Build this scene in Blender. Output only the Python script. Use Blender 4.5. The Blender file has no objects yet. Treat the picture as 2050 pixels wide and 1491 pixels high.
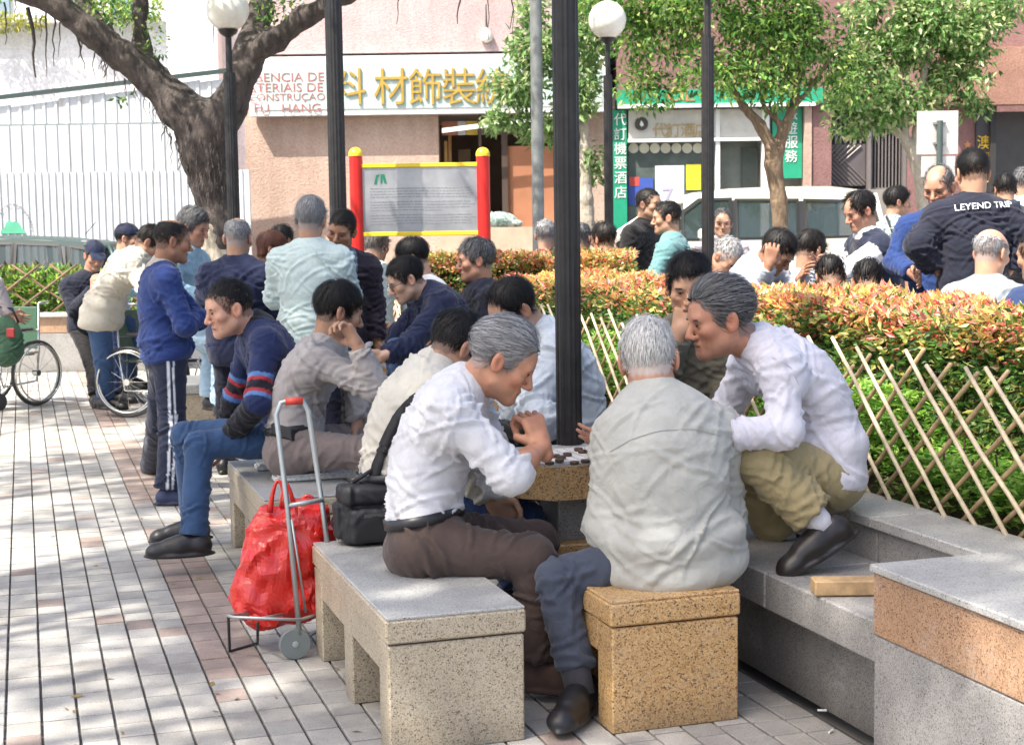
import bpy, bmesh, math, random
import numpy as np
from mathutils import Vector, Matrix

# ---------------------------------------------------------------- camera, sky, sun, exposure
scene = bpy.context.scene
COL = scene.collection
W0, H0, FPX = 2050.0, 1491.0, 3000.0
CAM = np.array((0.0, 0.0, 1.5))
PITCH = math.atan((745.5 - 466.0) / FPX)
ROLL = math.radians(-0.8)
FWD = np.array((0.0, math.cos(PITCH), -math.sin(PITCH)))
U0 = np.array((0.0, math.sin(PITCH), math.cos(PITCH)))
X0 = np.array((1.0, 0.0, 0.0))
RGT = math.cos(ROLL) * X0 + math.sin(ROLL) * U0
UPV = -math.sin(ROLL) * X0 + math.cos(ROLL) * U0
cam_data = bpy.data.cameras.new('camera')
cam_data.sensor_width = 36.0
cam_data.lens = FPX / W0 * 36.0
cam_data.clip_end = 2000.0
cam = bpy.data.objects.new('camera', cam_data)
COL.objects.link(cam)
m = Matrix(((RGT[0], UPV[0], -FWD[0], CAM[0]), (RGT[1], UPV[1], -FWD[1], CAM[1]),
            (RGT[2], UPV[2], -FWD[2], CAM[2]), (0, 0, 0, 1)))
cam.matrix_world = m
scene.camera = cam
cam_data.dof.use_dof = True
cam_data.dof.focus_distance = 5.0
cam_data.dof.aperture_fstop = 11.0

SUN_FROM = Vector((-0.50, -0.42, 0.98)).normalized()
world = bpy.data.worlds.new('World')
scene.world = world
world.use_nodes = True
wn = world.node_tree
bg = wn.nodes['Background']
sky = wn.nodes.new('ShaderNodeTexSky')
sky.sky_type = 'NISHITA'
sky.sun_disc = False
sky.sun_elevation = math.asin(SUN_FROM.z)
sky.sun_rotation = math.atan2(SUN_FROM.x, SUN_FROM.y)
sky.air_density = 1.0
sky.dust_density = 4.0
sky.ozone_density = 0.7
wn.links.new(sky.outputs['Color'], bg.inputs['Color'])
bg.inputs['Strength'].default_value = 0.15
sun_data = bpy.data.lights.new('sun', 'SUN')
sun_data.energy = 4.8
sun_data.angle = math.radians(0.53)
sun_data.color = (1.0, 0.94, 0.83)
sun = bpy.data.objects.new('sun', sun_data)
COL.objects.link(sun)
sun.location = (-10, -8, 20)
sun.rotation_euler = SUN_FROM.to_track_quat('Z', 'Y').to_euler()
scene.view_settings.view_transform = 'Standard'
scene.view_settings.look = 'None'
scene.view_settings.exposure = 1.12
scene.view_settings.gamma = 1.0
scene.cycles.use_denoising = True
scene.cycles.max_bounces = 8
scene.cycles.diffuse_bounces = 4
scene.cycles.transparent_max_bounces = 8
scene.cycles.caustics_reflective = False
scene.cycles.caustics_refractive = False

# ---------------------------------------------------------------- pixel helpers
def ray(px, py):
    return FWD + RGT * ((px - W0 / 2) / FPX) - UPV * ((py - H0 / 2) / FPX)
def P(px, py, Y):                     # point on the pixel's ray at world depth Y
    r = ray(px, py)
    return CAM + r * (Y / r[1])
def G(px, py, z=0.0):                 # point on the pixel's ray at height z
    r = ray(px, py)
    return CAM + r * ((z - CAM[2]) / r[2])
TH = math.atan(975.0 / FPX)           # the benches and paving run this far left of the view axis
EX = np.array((math.cos(TH), math.sin(TH), 0.0))
EY = np.array((-math.sin(TH), math.cos(TH), 0.0))
EZ = np.array((0.0, 0.0, 1.0))
def UV(p):
    return float(np.dot(p, EX)), float(np.dot(p, EY))
def B(u, v, z=0.0):
    return EX * u + EY * v + EZ * z

# ---------------------------------------------------------------- objects
def tag(o, label=None, cat=None, group=None, kind=None):
    if label: o['label'] = label
    if cat: o['category'] = cat
    if group: o['group'] = group
    if kind: o['kind'] = kind
    return o
def empty(name, loc, label=None, cat=None, group=None):
    o = bpy.data.objects.new(name, None)
    COL.objects.link(o)
    o.location = Vector([float(c) for c in loc])
    o.empty_display_size = 0.1
    return tag(o, label, cat, group)
def setparent(o, parent):
    if parent is not None:
        o.parent = parent
        loc = parent.location.copy()
        p = parent.parent
        if parent.get('_w') is None and p is not None:
            loc = Vector((0, 0, 0))
        o.matrix_parent_inverse = Matrix.Translation(-loc) if p is None else Matrix()
def mk(name, V, F, mat=None, parent=None, smooth=False, col=None, mi=None):
    me = bpy.data.meshes.new(name)
    me.from_pydata(V if isinstance(V, np.ndarray) else [tuple(map(float, v)) for v in V], [], F)
    if smooth:
        me.polygons.foreach_set('use_smooth', np.ones(len(me.polygons), dtype=bool))
    mats = mat if isinstance(mat, (list, tuple)) else [mat]
    for mm in mats:
        if mm is not None: me.materials.append(mm)
    if mi is not None:
        me.polygons.foreach_set('material_index', np.asarray(mi, dtype=np.int32))
    if col is not None:
        a = me.color_attributes.new('col', 'FLOAT_COLOR', 'POINT')
        c = np.ones((len(me.vertices), 4), dtype=np.float32)
        c[:, :3] = col
        a.data.foreach_set('color', c.ravel())
    me.update()
    o = bpy.data.objects.new(name, me)
    COL.objects.link(o)
    setparent(o, parent)
    return o
def link_copy(src, name, parent, mw):
    o = bpy.data.objects.new(name, src)
    COL.objects.link(o)
    o.matrix_world = mw
    if parent is not None:
        o.parent = parent
        o.matrix_parent_inverse = Matrix.Translation(-parent.location)
    return o

class MB:                             # collects simple shapes into one mesh
    def __init__(s): s.V, s.F = [], []
    def add(s, V, F):
        n = len(s.V)
        s.V += [tuple(map(float, v)) for v in V]
        s.F += [tuple(i + n for i in f) for f in F]
        return s
    def box(s, c, sx, sy, sz, ax=X0, ay=None, az=EZ, bev=0.0):
        ax = np.asarray(ax, float); az = np.asarray(az, float)
        ay = np.cross(az, ax) if ay is None else np.asarray(ay, float)
        c = np.asarray(c, float)
        if bev <= 0:
            V = [c + ax * (sx / 2 * i) + ay * (sy / 2 * j) + az * (sz / 2 * k) for i in (-1, 1) for j in (-1, 1) for k in (-1, 1)]
            F = [(0, 1, 3, 2), (4, 6, 7, 5), (0, 4, 5, 1), (2, 3, 7, 6), (0, 2, 6, 4), (1, 5, 7, 3)]
            return s.add(V, F)
        b = bev; V = []; idx = {}
        for i in (-1, 1):
            for j in (-1, 1):
                for k in (-1, 1):
                    for a in range(3):
                        d = [sx / 2 - b, sy / 2 - b, sz / 2 - b]; d[a] += b
                        idx[(i, j, k, a)] = len(V)
                        V.append(c + ax * (d[0] * i) + ay * (d[1] * j) + az * (d[2] * k))
        F = []
        S = [(-1, -1), (1, -1), (1, 1), (-1, 1)]
        for a in range(3):
            o1, o2 = [(1, 2), (2, 0), (0, 1)][a]
            for sg in (-1, 1):
                q = []
                for (p1, p2) in (S if sg > 0 else S[::-1]):
                    t = [0, 0, 0]; t[a] = sg; t[o1] = p1; t[o2] = p2
                    q.append(idx[(*t, a)])
                F.append(tuple(q))
        for a in range(3):
            o1, o2 = [(1, 2), (2, 0), (0, 1)][a]
            for p1 in (-1, 1):
                for p2 in (-1, 1):
                    t0 = [0, 0, 0]; t1 = [0, 0, 0]
                    t0[a] = -1; t1[a] = 1; t0[o1] = t1[o1] = p1; t0[o2] = t1[o2] = p2
                    q = (idx[(*t0, o1)], idx[(*t1, o1)], idx[(*t1, o2)], idx[(*t0, o2)])
                    F.append(q if p1 * p2 > 0 else q[::-1])
        for i in (-1, 1):
            for j in (-1, 1):
                for k in (-1, 1):
                    q = tuple(idx[(i, j, k, a)] for a in range(3))
                    F.append(q if i * j * k > 0 else q[::-1])
        return s.add(V, F)
    def tube(s, pts, r, n=8, caps=True, closed=False):
        pts = [np.asarray(p, float) for p in pts]
        m = len(pts); rr = r if isinstance(r, (list, tuple, np.ndarray)) else [r] * m
        V = []; F = []; up = None
        for i, p in enumerate(pts):
            if closed: d = pts[(i + 1) % m] - pts[i - 1]
            else: d = pts[min(i + 1, m - 1)] - pts[max(i - 1, 0)]
            d = d / (np.linalg.norm(d) + 1e-9)
            if up is None:
                up = np.array((0, 0, 1.0)) if abs(d[2]) < 0.9 else np.array((0, 1.0, 0))
            a = np.cross(d, up); a /= np.linalg.norm(a) + 1e-9
            b = np.cross(a, d); up = b
            for k in range(n):
                t = 2 * math.pi * k / n
                V.append(p + (a * math.cos(t) + b * math.sin(t)) * rr[i])
        for i in range(m if closed else m - 1):
            j = (i + 1) % m
            for k in range(n):
                l = (k + 1) % n
                F.append((i * n + k, j * n + k, j * n + l, i * n + l))
        if caps and not closed:
            F.append(tuple(range(n))); F.append(tuple(range((m - 1) * n, m * n))[::-1])
        return s.add(V, F)
    def lathe(s, c, prof, n=24, ax=EZ, flute=None):
        ax = np.asarray(ax, float); c = np.asarray(c, float)
        a = np.cross(ax, (0.3, 0.9, 0.1)); a /= np.linalg.norm(a); b = np.cross(ax, a)
        V = []; F = []
        for (r, h) in prof:
            for k in range(n):
                t = 2 * math.pi * k / n
                q = r * (1 if flute is None else (1 - flute * (k % 2)))
                V.append(c + ax * h + (a * math.cos(t) + b * math.sin(t)) * q)
        m = len(prof)
        for i in range(m - 1):
            for k in range(n):
                l = (k + 1) % n
                F.append((i * n + k, i * n + l, (i + 1) * n + l, (i + 1) * n + k))
        F.append(tuple(range(n))[::-1]); F.append(tuple(range((m - 1) * n, m * n)))
        return s.add(V, F)
    def prism(s, poly, d):            # polygon (list of 3-D points) pushed along d
        d = np.asarray(d, float); n = len(poly)
        V = [np.asarray(p, float) for p in poly] + [np.asarray(p, float) + d for p in poly]
        F = [tuple(range(n))[::-1], tuple(range(n, 2 * n))]
        F += [(i, (i + 1) % n, n + (i + 1) % n, n + i) for i in range(n)]
        return s.add(V, F)
    def obj(s, name, mat, parent=None, smooth=False):
        o = mk(name, s.V, s.F, mat, parent, smooth)
        return o
def autosmooth(o, ang=40):
    bm = bmesh.new(); bm.from_mesh(o.data)
    bmesh.ops.recalc_face_normals(bm, faces=bm.faces)
    for f in bm.faces: f.smooth = True
    for e in bm.edges:
        if len(e.link_faces) == 2 and e.calc_face_angle(0) > math.radians(ang): e.smooth = False
    bm.to_mesh(o.data); bm.free()
    return o
def fixn(o):
    bm = bmesh.new(); bm.from_mesh(o.data)
    bmesh.ops.recalc_face_normals(bm, faces=bm.faces)
    bm.to_mesh(o.data); bm.free()
    return o

# ---------------------------------------------------------------- noise (numpy)
def _hash(i, j, k, seed):
    h = (i * 374761393 + j * 668265263 + k * 2147483647 + seed * 974634777) & 0xFFFFFFFF
    h = ((h ^ (h >> 13)) * 1274126177) & 0xFFFFFFFF
    h = h ^ (h >> 16)
    return (h & 0xFFFF) / 65535.0
def noise3(p, seed=0):
    p = np.asarray(p, float)
    f = np.floor(p).astype(np.int64); t = p - f
    t = t * t * (3 - 2 * t)
    i, j, k = f[..., 0], f[..., 1], f[..., 2]
    r = 0
    for a in (0, 1):
        wa = t[..., 0] if a else 1 - t[..., 0]
        for b in (0, 1):
            wb = t[..., 1] if b else 1 - t[..., 1]
            for c in (0, 1):
                wc = t[..., 2] if c else 1 - t[..., 2]
                r = r + wa * wb * wc * _hash(i + a, j + b, k + c, seed)
    return r

# ---------------------------------------------------------------- materials
MATS = {}
def newmat(name):
    mt = bpy.data.materials.new(name); mt.use_nodes = True
    nt = mt.node_tree; b = nt.nodes['Principled BSDF']
    return mt, nt, b
def N(nt, t, **kw):
    n = nt.nodes.new(t)
    for k, v in kw.items():
        if k in n.inputs: n.inputs[k].default_value = v
        else: setattr(n, k, v)
    return n
def L(nt, a, b): nt.links.new(a, b)
def ramp(nt, fac, stops):
    r = nt.nodes.new('ShaderNodeValToRGB')
    el = r.color_ramp.elements
    while len(el) < len(stops): el.new(0.5)
    for e, (p, c) in zip(el, stops):
        e.position = p; e.color = (*c, 1) if len(c) == 3 else c
    if fac is not None: L(nt, fac, r.inputs[0])
    return r
def mixc(nt, f, a, b, mode='MIX'):
    n = nt.nodes.new('ShaderNodeMix'); n.data_type = 'RGBA'; n.blend_type = mode
    for sk, v in ((n.inputs[0], f), (n.inputs[6], a), (n.inputs[7], b)):
        if hasattr(v, 'is_output'): L(nt, v, sk)
        else: sk.default_value = v if not isinstance(v, tuple) or len(v) == 4 else (*v, 1)
    return n.outputs[2]
def coords(nt, kind='Object', scale=(1, 1, 1), rot=(0, 0, 0)):
    if kind == 'World':
        g = nt.nodes.new('ShaderNodeNewGeometry'); o = g.outputs['Position']
    else:
        tc = nt.nodes.new('ShaderNodeTexCoord'); o = tc.outputs[kind]
    mp = nt.nodes.new('ShaderNodeMapping'); mp.inputs['Scale'].default_value = scale; mp.inputs['Rotation'].default_value = rot
    L(nt, o, mp.inputs['Vector'])
    return mp.outputs[0]
def noise(nt, vec, scale, detail=4, rough=0.6, dist=0.0):
    n = N(nt, 'ShaderNodeTexNoise'); n.inputs['Scale'].default_value = scale
    n.inputs['Detail'].default_value = detail; n.inputs['Roughness'].default_value = rough; n.inputs['Distortion'].default_value = dist
    L(nt, vec, n.inputs['Vector'])
    return n.outputs['Fac']
def bump(nt, b, h, strength=0.3, dist=0.01):
    n = N(nt, 'ShaderNodeBump'); n.inputs['Strength'].default_value = strength; n.inputs['Distance'].default_value = dist
    L(nt, h, n.inputs['Height']); L(nt, n.outputs[0], b.inputs['Normal'])
    return n
def plain(name, col, rough=0.6, metal=0.0, var=0.12, scale=6.0, bmp=0.0, bscale=60.0, spec=0.5, coat=0.0):
    if name in MATS: return MATS[name]
    mt, nt, b = newmat(name)
    v = coords(nt, 'World')
    f = noise(nt, v, scale, 5)
    lo = tuple(c * (1 - var) for c in col); hi = tuple(min(1, c * (1 + var)) for c in col)
    r = ramp(nt, f, [(0.3, lo), (0.7, hi)])
    L(nt, r.outputs[0], b.inputs['Base Color'])
    b.inputs['Roughness'].default_value = rough; b.inputs['Metallic'].default_value = metal
    b.inputs['Specular IOR Level'].default_value = spec
    b.inputs['Coat Weight'].default_value = coat
    if bmp > 0: bump(nt, b, noise(nt, v, bscale, 3), bmp, 0.004)
    MATS[name] = mt
    return mt
def attrmat(name, rough=0.5, spec=0.3, transl=0.0, sss=0.0, bmp=0.0, bscale=300.0, var=0.0):
    if name in MATS: return MATS[name]
    mt, nt, b = newmat(name)
    a = N(nt, 'ShaderNodeAttribute', attribute_name='col')
    c = a.outputs['Color']
    v = coords(nt, 'World')
    if var > 0:
        f = ramp(nt, noise(nt, v, 25, 4), [(0.3, (1 - var,) * 3), (0.7, (1.0,) * 3)])
        c = mixc(nt, 1.0, c, f.outputs[0], 'MULTIPLY')
    L(nt, c, b.inputs['Base Color'])
    b.inputs['Roughness'].default_value = rough; b.inputs['Specular IOR Level'].default_value = spec
    if sss > 0:
        b.inputs['Subsurface Weight'].default_value = sss
        b.inputs['Subsurface Radius'].default_value = (0.01, 0.004, 0.002)
        b.inputs['Subsurface Scale'].default_value = 1.0
    if bmp > 0: bump(nt, b, noise(nt, v, bscale, 3), bmp, 0.002)
    if transl > 0:
        tr = N(nt, 'ShaderNodeBsdfTranslucent'); L(nt, c, tr.inputs['Color'])
        mx = N(nt, 'ShaderNodeMixShader'); mx.inputs[0].default_value = transl
        out = nt.nodes['Material Output']
        L(nt, b.outputs[0], mx.inputs[1]); L(nt, tr.outputs[0], mx.inputs[2]); L(nt, mx.outputs[0], out.inputs[0])
    MATS[name] = mt
    return mt
def granite(name, base, dark, light, scale=160, wear=0.0, rough=0.45, vein=(0.06, 0.055, 0.05), stain=0.5):
    if name in MATS: return MATS[name]
    mt, nt, b = newmat(name)
    v = coords(nt, 'World')
    vo = N(nt, 'ShaderNodeTexVoronoi'); vo.inputs['Scale'].default_value = scale; L(nt, v, vo.inputs['Vector'])
    sep = N(nt, 'ShaderNodeSeparateColor'); L(nt, vo.outputs['Color'], sep.inputs[0])
    r = ramp(nt, sep.outputs[0], [(0.0, vein), (0.06, dark), (0.24, base), (0.75, light), (1.0, base)])
    r.color_ramp.interpolation = 'LINEAR'
    n1 = ramp(nt, noise(nt, v, scale * 1.1, 3), [(0.34, (0.6, 0.58, 0.55)), (0.52, (1, 1, 1))])
    c = mixc(nt, 0.75, r.outputs[0], n1.outputs[0], 'MULTIPLY')
    n2 = ramp(nt, noise(nt, v, 3.5, 6, 0.65), [(0.3, (0.72, 0.71, 0.70)), (0.62, (1.05, 1.04, 1.02))])
    c = mixc(nt, stain, c, n2.outputs[0], 'MULTIPLY')
    if wear > 0:
        n3 = ramp(nt, noise(nt, v, 9, 6, 0.7), [(0.50, (0, 0, 0)), (0.72, (wear, wear, wear))])
        c = mixc(nt, n3.outputs[0], c, (0.62, 0.60, 0.56))
    sx = N(nt, 'ShaderNodeSeparateXYZ'); L(nt, v, sx.inputs[0])      # splash grime along the foot of the stone
    gz = N(nt, 'ShaderNodeMapRange'); L(nt, sx.outputs[2], gz.inputs[0]); gz.inputs[1].default_value = 0.0; gz.inputs[2].default_value = 0.11; gz.inputs[3].default_value = 0.75; gz.inputs[4].default_value = 0.0
    gm = N(nt, 'ShaderNodeMath', operation='MULTIPLY'); L(nt, gz.outputs[0], gm.inputs[0]); L(nt, noise(nt, v, 14, 5, .7), gm.inputs[1])
    c = mixc(nt, gm.outputs[0], c, (.07, .062, .052))
    L(nt, c, b.inputs['Base Color'])
    b.inputs['Roughness'].default_value = rough
    bump(nt, b, noise(nt, v, scale * 1.2, 3), 0.12, 0.002)
    MATS[name] = mt
    return mt
def cloth(name, col, rough=0.85, stripes=None, wea=1400.0, fuzz=0.0, pattern=None, attr=False):
    if name in MATS: return MATS[name]
    mt, nt, b = newmat(name)
    v = coords(nt, 'World')
    lo = tuple(c * 0.86 for c in col); hi = tuple(min(1, c * 1.1) for c in col)
    c = ramp(nt, noise(nt, v, 9, 5, 0.6), [(0.3, lo), (0.7, hi)]).outputs[0]
    if attr:
        c = mixc(nt, 1.0, N(nt, 'ShaderNodeAttribute', attribute_name='col').outputs['Color'], ramp(nt, noise(nt, v, 9, 5, .6), [(.3, (.86,) * 3), (.7, (1.05,) * 3)]).outputs[0], 'MULTIPLY')
    if pattern is not None:
        pf = ramp(nt, noise(nt, v, pattern[0], 3, 0.6, 1.0), [(0.46, (0, 0, 0)), (0.54, (1, 1, 1))])
        c = mixc(nt, pf.outputs[0], c, pattern[1])
    if stripes is not None:           # horizontal knit stripes that go with height: (freq, colour)
        wv = N(nt, 'ShaderNodeTexWave'); wv.wave_type = 'BANDS'; wv.bands_direction = 'Z'
        wv.inputs['Scale'].default_value = stripes[0]; L(nt, v, wv.inputs['Vector'])
        sf = ramp(nt, wv.outputs['Fac'], [(0.62, (0, 0, 0)), (0.68, (1, 1, 1))])
        c = mixc(nt, sf.outputs[0], c, stripes[1])
    L(nt, c, b.inputs['Base Color'])
    b.inputs['Roughness'].default_value = rough
    b.inputs['Specular IOR Level'].default_value = 0.25
    b.inputs['Sheen Weight'].default_value = 0.15 + fuzz
    b.inputs['Sheen Roughness'].default_value = 0.5
    n1 = noise(nt, v, 13, 3, 0.5, 1.2); n2 = noise(nt, v, 420, 2)
    cr = ramp(nt, n1, [(0.3, (0, 0, 0)), (0.7, (1, 1, 1))])
    ad = N(nt, 'ShaderNodeMath', operation='MULTIPLY_ADD'); L(nt, n2, ad.inputs[0]); ad.inputs[1].default_value = 0.15; L(nt, cr.outputs[0], ad.inputs[2])
    bump(nt, b, ad.outputs[0], 0.3, 0.012)
    MATS[name] = mt
    return mt
# ---------------------------------------------------------------- figures: distance fields turned into one surface
def nrm(v):
    v = np.asarray(v, float)
    return v / (np.linalg.norm(v) + 1e-9)
def cone(a, b, r1, r2, k=0.02, cut=None):
    a = np.asarray(a, float); b = np.asarray(b, float); ab = b - a; L2 = float(ab @ ab) + 1e-9
    r = max(r1, r2)
    lo = np.minimum(a, b) - r; hi = np.maximum(a, b) + r
    u = ab / math.sqrt(L2)
    def fn(X, Y, Z):
        px, py, pz = X - a[0], Y - a[1], Z - a[2]
        t0 = (px * ab[0] + py * ab[1] + pz * ab[2]) / L2
        t = np.clip(t0, 0, 1)
        d = np.sqrt((px - t * ab[0]) ** 2 + (py - t * ab[1]) ** 2 + (pz - t * ab[2]) ** 2) - (r1 + (r2 - r1) * t)
        if cut is not None:           # flat end at b (cuff, trouser hem)
            d = np.maximum(d, (t0 - 1.0) * math.sqrt(L2) - cut)
        return d
    return (fn, lo, hi, k, 'u')
def ell(c, R, rad, k=0.03, op='u'):
    c = np.asarray(c, float); R = np.asarray(R, float); rad = np.asarray(rad, float)
    e = np.abs(R).T @ rad
    def fn(X, Y, Z):
        px, py, pz = X - c[0], Y - c[1], Z - c[2]
        s0 = 0; s1 = 0
        for i in range(3):
            q = (px * R[i, 0] + py * R[i, 1] + pz * R[i, 2]) / rad[i]
            s0 = s0 + q * q; s1 = s1 + (q / rad[i]) ** 2
        k0 = np.sqrt(s0); k1 = np.sqrt(s1) + 1e-9
        return k0 * (k0 - 1) / k1
    return (fn, c - e, c + e, k, op)
def rbox(c, R, half, r, k=0.02):
    c = np.asarray(c, float); R = np.asarray(R, float); half = np.asarray(half, float)
    e = np.abs(R).T @ half
    def fn(X, Y, Z):
        px, py, pz = X - c[0], Y - c[1], Z - c[2]
        q = [np.abs(px * R[i, 0] + py * R[i, 1] + pz * R[i, 2]) - (half[i] - r) for i in range(3)]
        out = np.sqrt(sum(np.maximum(a, 0) ** 2 for a in q))
        return out + np.minimum(np.maximum(np.maximum(q[0], q[1]), q[2]), 0) - r
    return (fn, c - e, c + e, k, 'u')
def sub(pr):
    return (pr[0], pr[1], pr[2], pr[3], 's')
def field(prims, res, cuts=()):
    us = [p for p in prims if p[4] == 'u']
    lo = np.min([p[1] for p in us], axis=0) - 0.03 - res * 2
    hi = np.max([p[2] for p in us], axis=0) + 0.03 + res * 2
    n = np.ceil((hi - lo) / res).astype(int) + 1
    ax = [lo[i] + res * np.arange(n[i]) for i in range(3)]
    D = np.full(tuple(n), 0.5, dtype=np.float32)
    for fn, pl, ph, k, op in prims:
        if op == 'c':                 # plane cut through everything laid down so far
            D = np.maximum(D, fn(ax[0][:, None, None], ax[1][None, :, None], ax[2][None, None, :]).astype(np.float32)); continue
        pad = 0.02 + k + 2 * res
        i0 = np.clip(np.floor((pl - pad - lo) / res).astype(int), 0, n - 1)
        i1 = np.clip(np.ceil((ph + pad - lo) / res).astype(int) + 1, 1, n)
        S = (slice(i0[0], i1[0]), slice(i0[1], i1[1]), slice(i0[2], i1[2]))
        d = fn(ax[0][S[0], None, None], ax[1][None, S[1], None], ax[2][None, None, S[2]]).astype(np.float32)
        cur = D[S]
        if op == 'u':
            h = np.clip(0.5 + 0.5 * (cur - d) / k, 0, 1)
            D[S] = cur * (1 - h) + d * h - k * h * (1 - h)
        else:
            d = -d
            h = np.clip(0.5 - 0.5 * (cur - d) / k, 0, 1)
            D[S] = cur * (1 - h) + d * h + k * h * (1 - h)
    for c in cuts:
        D = np.maximum(D, c(ax[0][:, None, None], ax[1][None, :, None], ax[2][None, None, :]).astype(np.float32))
    return D, lo
CORN = [(0, 0, 0), (1, 0, 0), (0, 1, 0), (1, 1, 0), (0, 0, 1), (1, 0, 1), (0, 1, 1), (1, 1, 1)]
EDG = [(0, 1), (2, 3), (4, 5), (6, 7), (0, 2), (1, 3), (4, 6), (5, 7), (0, 4), (1, 5), (2, 6), (3, 7)]
def nets(D, lo, res):
    ins = D < 0
    c = np.zeros(tuple(s - 1 for s in D.shape), dtype=np.int8)
    nx, ny, nz = c.shape
    for a, b, d in CORN: c += ins[a:a + nx, b:b + ny, d:d + nz]
    act = (c > 0) & (c < 8)
    I, J, K = np.nonzero(act)
    ids = np.full(c.shape, -1, dtype=np.int64); ids[I, J, K] = np.arange(len(I))
    val = np.stack([D[I + a, J + b, K + d] for a, b, d in CORN])
    pos = np.zeros((len(I), 3)); cnt = np.zeros(len(I))
    cc = np.array(CORN, float)
    for e0, e1 in EDG:
        v0, v1 = val[e0], val[e1]
        mk_ = (v0 < 0) != (v1 < 0)
        t = np.where(mk_, v0 / np.where(mk_, v0 - v1, 1), 0)
        pos += np.where(mk_[:, None], cc[e0] + t[:, None] * (cc[e1] - cc[e0]), 0); cnt += mk_
    V = lo + res * (np.stack([I, J, K], 1) + pos / cnt[:, None])
    quads = []
    for ax in range(3):
        sl0 = [slice(1, -1)] * 3; sl1 = [slice(1, -1)] * 3
        sl0[ax] = slice(0, -1); sl1[ax] = slice(1, None)
        a0, a1 = ins[tuple(sl0)], ins[tuple(sl1)]
        dif = np.nonzero(a0 != a1)
        flip = a0[dif]
        g = [d + (0 if i == ax else 1) for i, d in enumerate(dif)]
        o1, o2 = [(1, 2), (2, 0), (0, 1)][ax]
        q = []
        for (s1, s2) in ((-1, -1), (0, -1), (0, 0), (-1, 0)):
            h = [x.copy() for x in g]; h[o1] += s1; h[o2] += s2
            q.append(ids[h[0], h[1], h[2]])
        q = np.stack(q, 1)
        q = np.where(flip[:, None], q, q[:, ::-1])
        quads.append(q)
    F = np.concatenate(quads)
    F = F[(F >= 0).all(1)]
    return V, F
def vnormals(V, F):
    n = np.cross(V[F[:, 2]] - V[F[:, 0]], V[F[:, 3]] - V[F[:, 1]])
    out = np.zeros_like(V)
    for i in range(4): np.add.at(out, F[:, i], n)
    return out / (np.linalg.norm(out, axis=1, keepdims=True) + 1e-9)
def solid(prims, res, cuts=()):
    D, lo = field(prims, res, cuts)
    return nets(D, lo, res)
def folds(V, F, bones, amp, seed, joints=()):
    """cloth creases: tilted ridges running across each limb, deeper near the bent joints"""
    n = vnormals(V, F)
    wsum = np.zeros(len(V)); acc = np.zeros(len(V))
    warp = np.stack([noise3(V * 4.5 + 11 * i, seed + i) for i in range(3)], 1) - 0.5
    Vw = V + warp * 0.10
    rr = np.random.default_rng(seed)
    for bi, (a, b, hf, lf) in enumerate(bones):
        a = np.asarray(a, float); b = np.asarray(b, float); ab = b - a; L_ = np.linalg.norm(ab) + 1e-9; u = ab / L_
        t = np.clip(((V - a) @ ab) / (L_ * L_), 0, 1)
        d = np.linalg.norm(V - a - t[:, None] * ab, axis=1)
        w = np.exp(-(d / 0.05) ** 2) + 1e-9
        tot = 0
        pa = nrm(np.cross(u, (.31, .52, .8))); pb = np.cross(u, pa)
        for m_, (sc, am, an) in enumerate(((.55, .8, 38), (.95, .9, -48), (1.5, .6, 62), (2.6, .25, 20))):
            th = rr.uniform(0, 6.28); perp = pa * math.cos(th) + pb * math.sin(th); al = math.radians(an + rr.normal(0, 10))
            uu = u * math.cos(al) + perp * math.sin(al)
            q = Vw * (lf * .42 * sc) + uu[None, :] * ((Vw @ uu) * (hf - lf * .42) * sc)[:, None]
            v = 1 - np.abs(2 * noise3(q, seed + 7 * bi + 31 * m_) - 1)
            tot = tot + am * np.clip((v - .52) / .48, 0, 1) ** 1.4
        acc += w * tot; wsum += w
    f = acc / wsum - 0.3
    g = 0.10 + 0.75 * noise3(V * 3.3, seed + 91)
    for (j, jr) in joints:
        g = g + 1.0 * np.exp(-(np.linalg.norm(V - np.asarray(j), axis=1) / jr) ** 2)
    disp = f * amp * .42 * g
    # single creases: a narrow crest with a trough on either side, lying aslant on the limb
    for bi, (a, b, hf, lf) in enumerate(bones):
        a = np.asarray(a, float); b = np.asarray(b, float); ab = b - a; L_ = np.linalg.norm(ab) + 1e-9; u = ab / L_
        t = np.clip(((V - a) @ ab) / (L_ * L_), -.1, 1.1); rad = np.linalg.norm(V - a - t[:, None] * ab, axis=1)
        near = rad < .22
        if near.sum() < 30: continue
        r0 = np.percentile(rad[near], 30); torso_ = lf <= 4 and hf > 16 and r0 > .075
        pa = nrm(np.cross(u, (.31, .52, .8))); pb = np.cross(u, pa)
        for _ in range(26 if torso_ else 17):
            tt = rr.beta(.55, .55) if not torso_ else rr.uniform(-.05, 1.05); th = rr.uniform(0, 2 * math.pi)
            e = pa * math.cos(th) + pb * math.sin(th); ep = np.cross(u, e)
            al = math.radians(rr.uniform(35, 85) * rr.choice((-1, 1)))
            tau = u * math.cos(al) + ep * math.sin(al); nu = np.cross(e, tau)
            w = V - (a + ab * tt + e * r0); sd = w @ tau; d = w @ nu + .35 * sd * sd / (r0 + .05); h = w @ e
            ln = rr.uniform(.06, .14) * (1.7 if torso_ else 1.0); wd = rr.uniform(.005, .0095)
            prof = np.exp(-np.abs(d) / wd) - .6 * np.exp(-((np.abs(d) - 2.2 * wd) / (1.3 * wd)) ** 2)
            disp += prof * np.clip(1 - (sd / ln) ** 2, 0, 1) * (h > -.7 * r0) * (rad < r0 * 1.9 + .03) * amp * rr.uniform(.25, .7)
    return V + n * disp[:, None]

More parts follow.
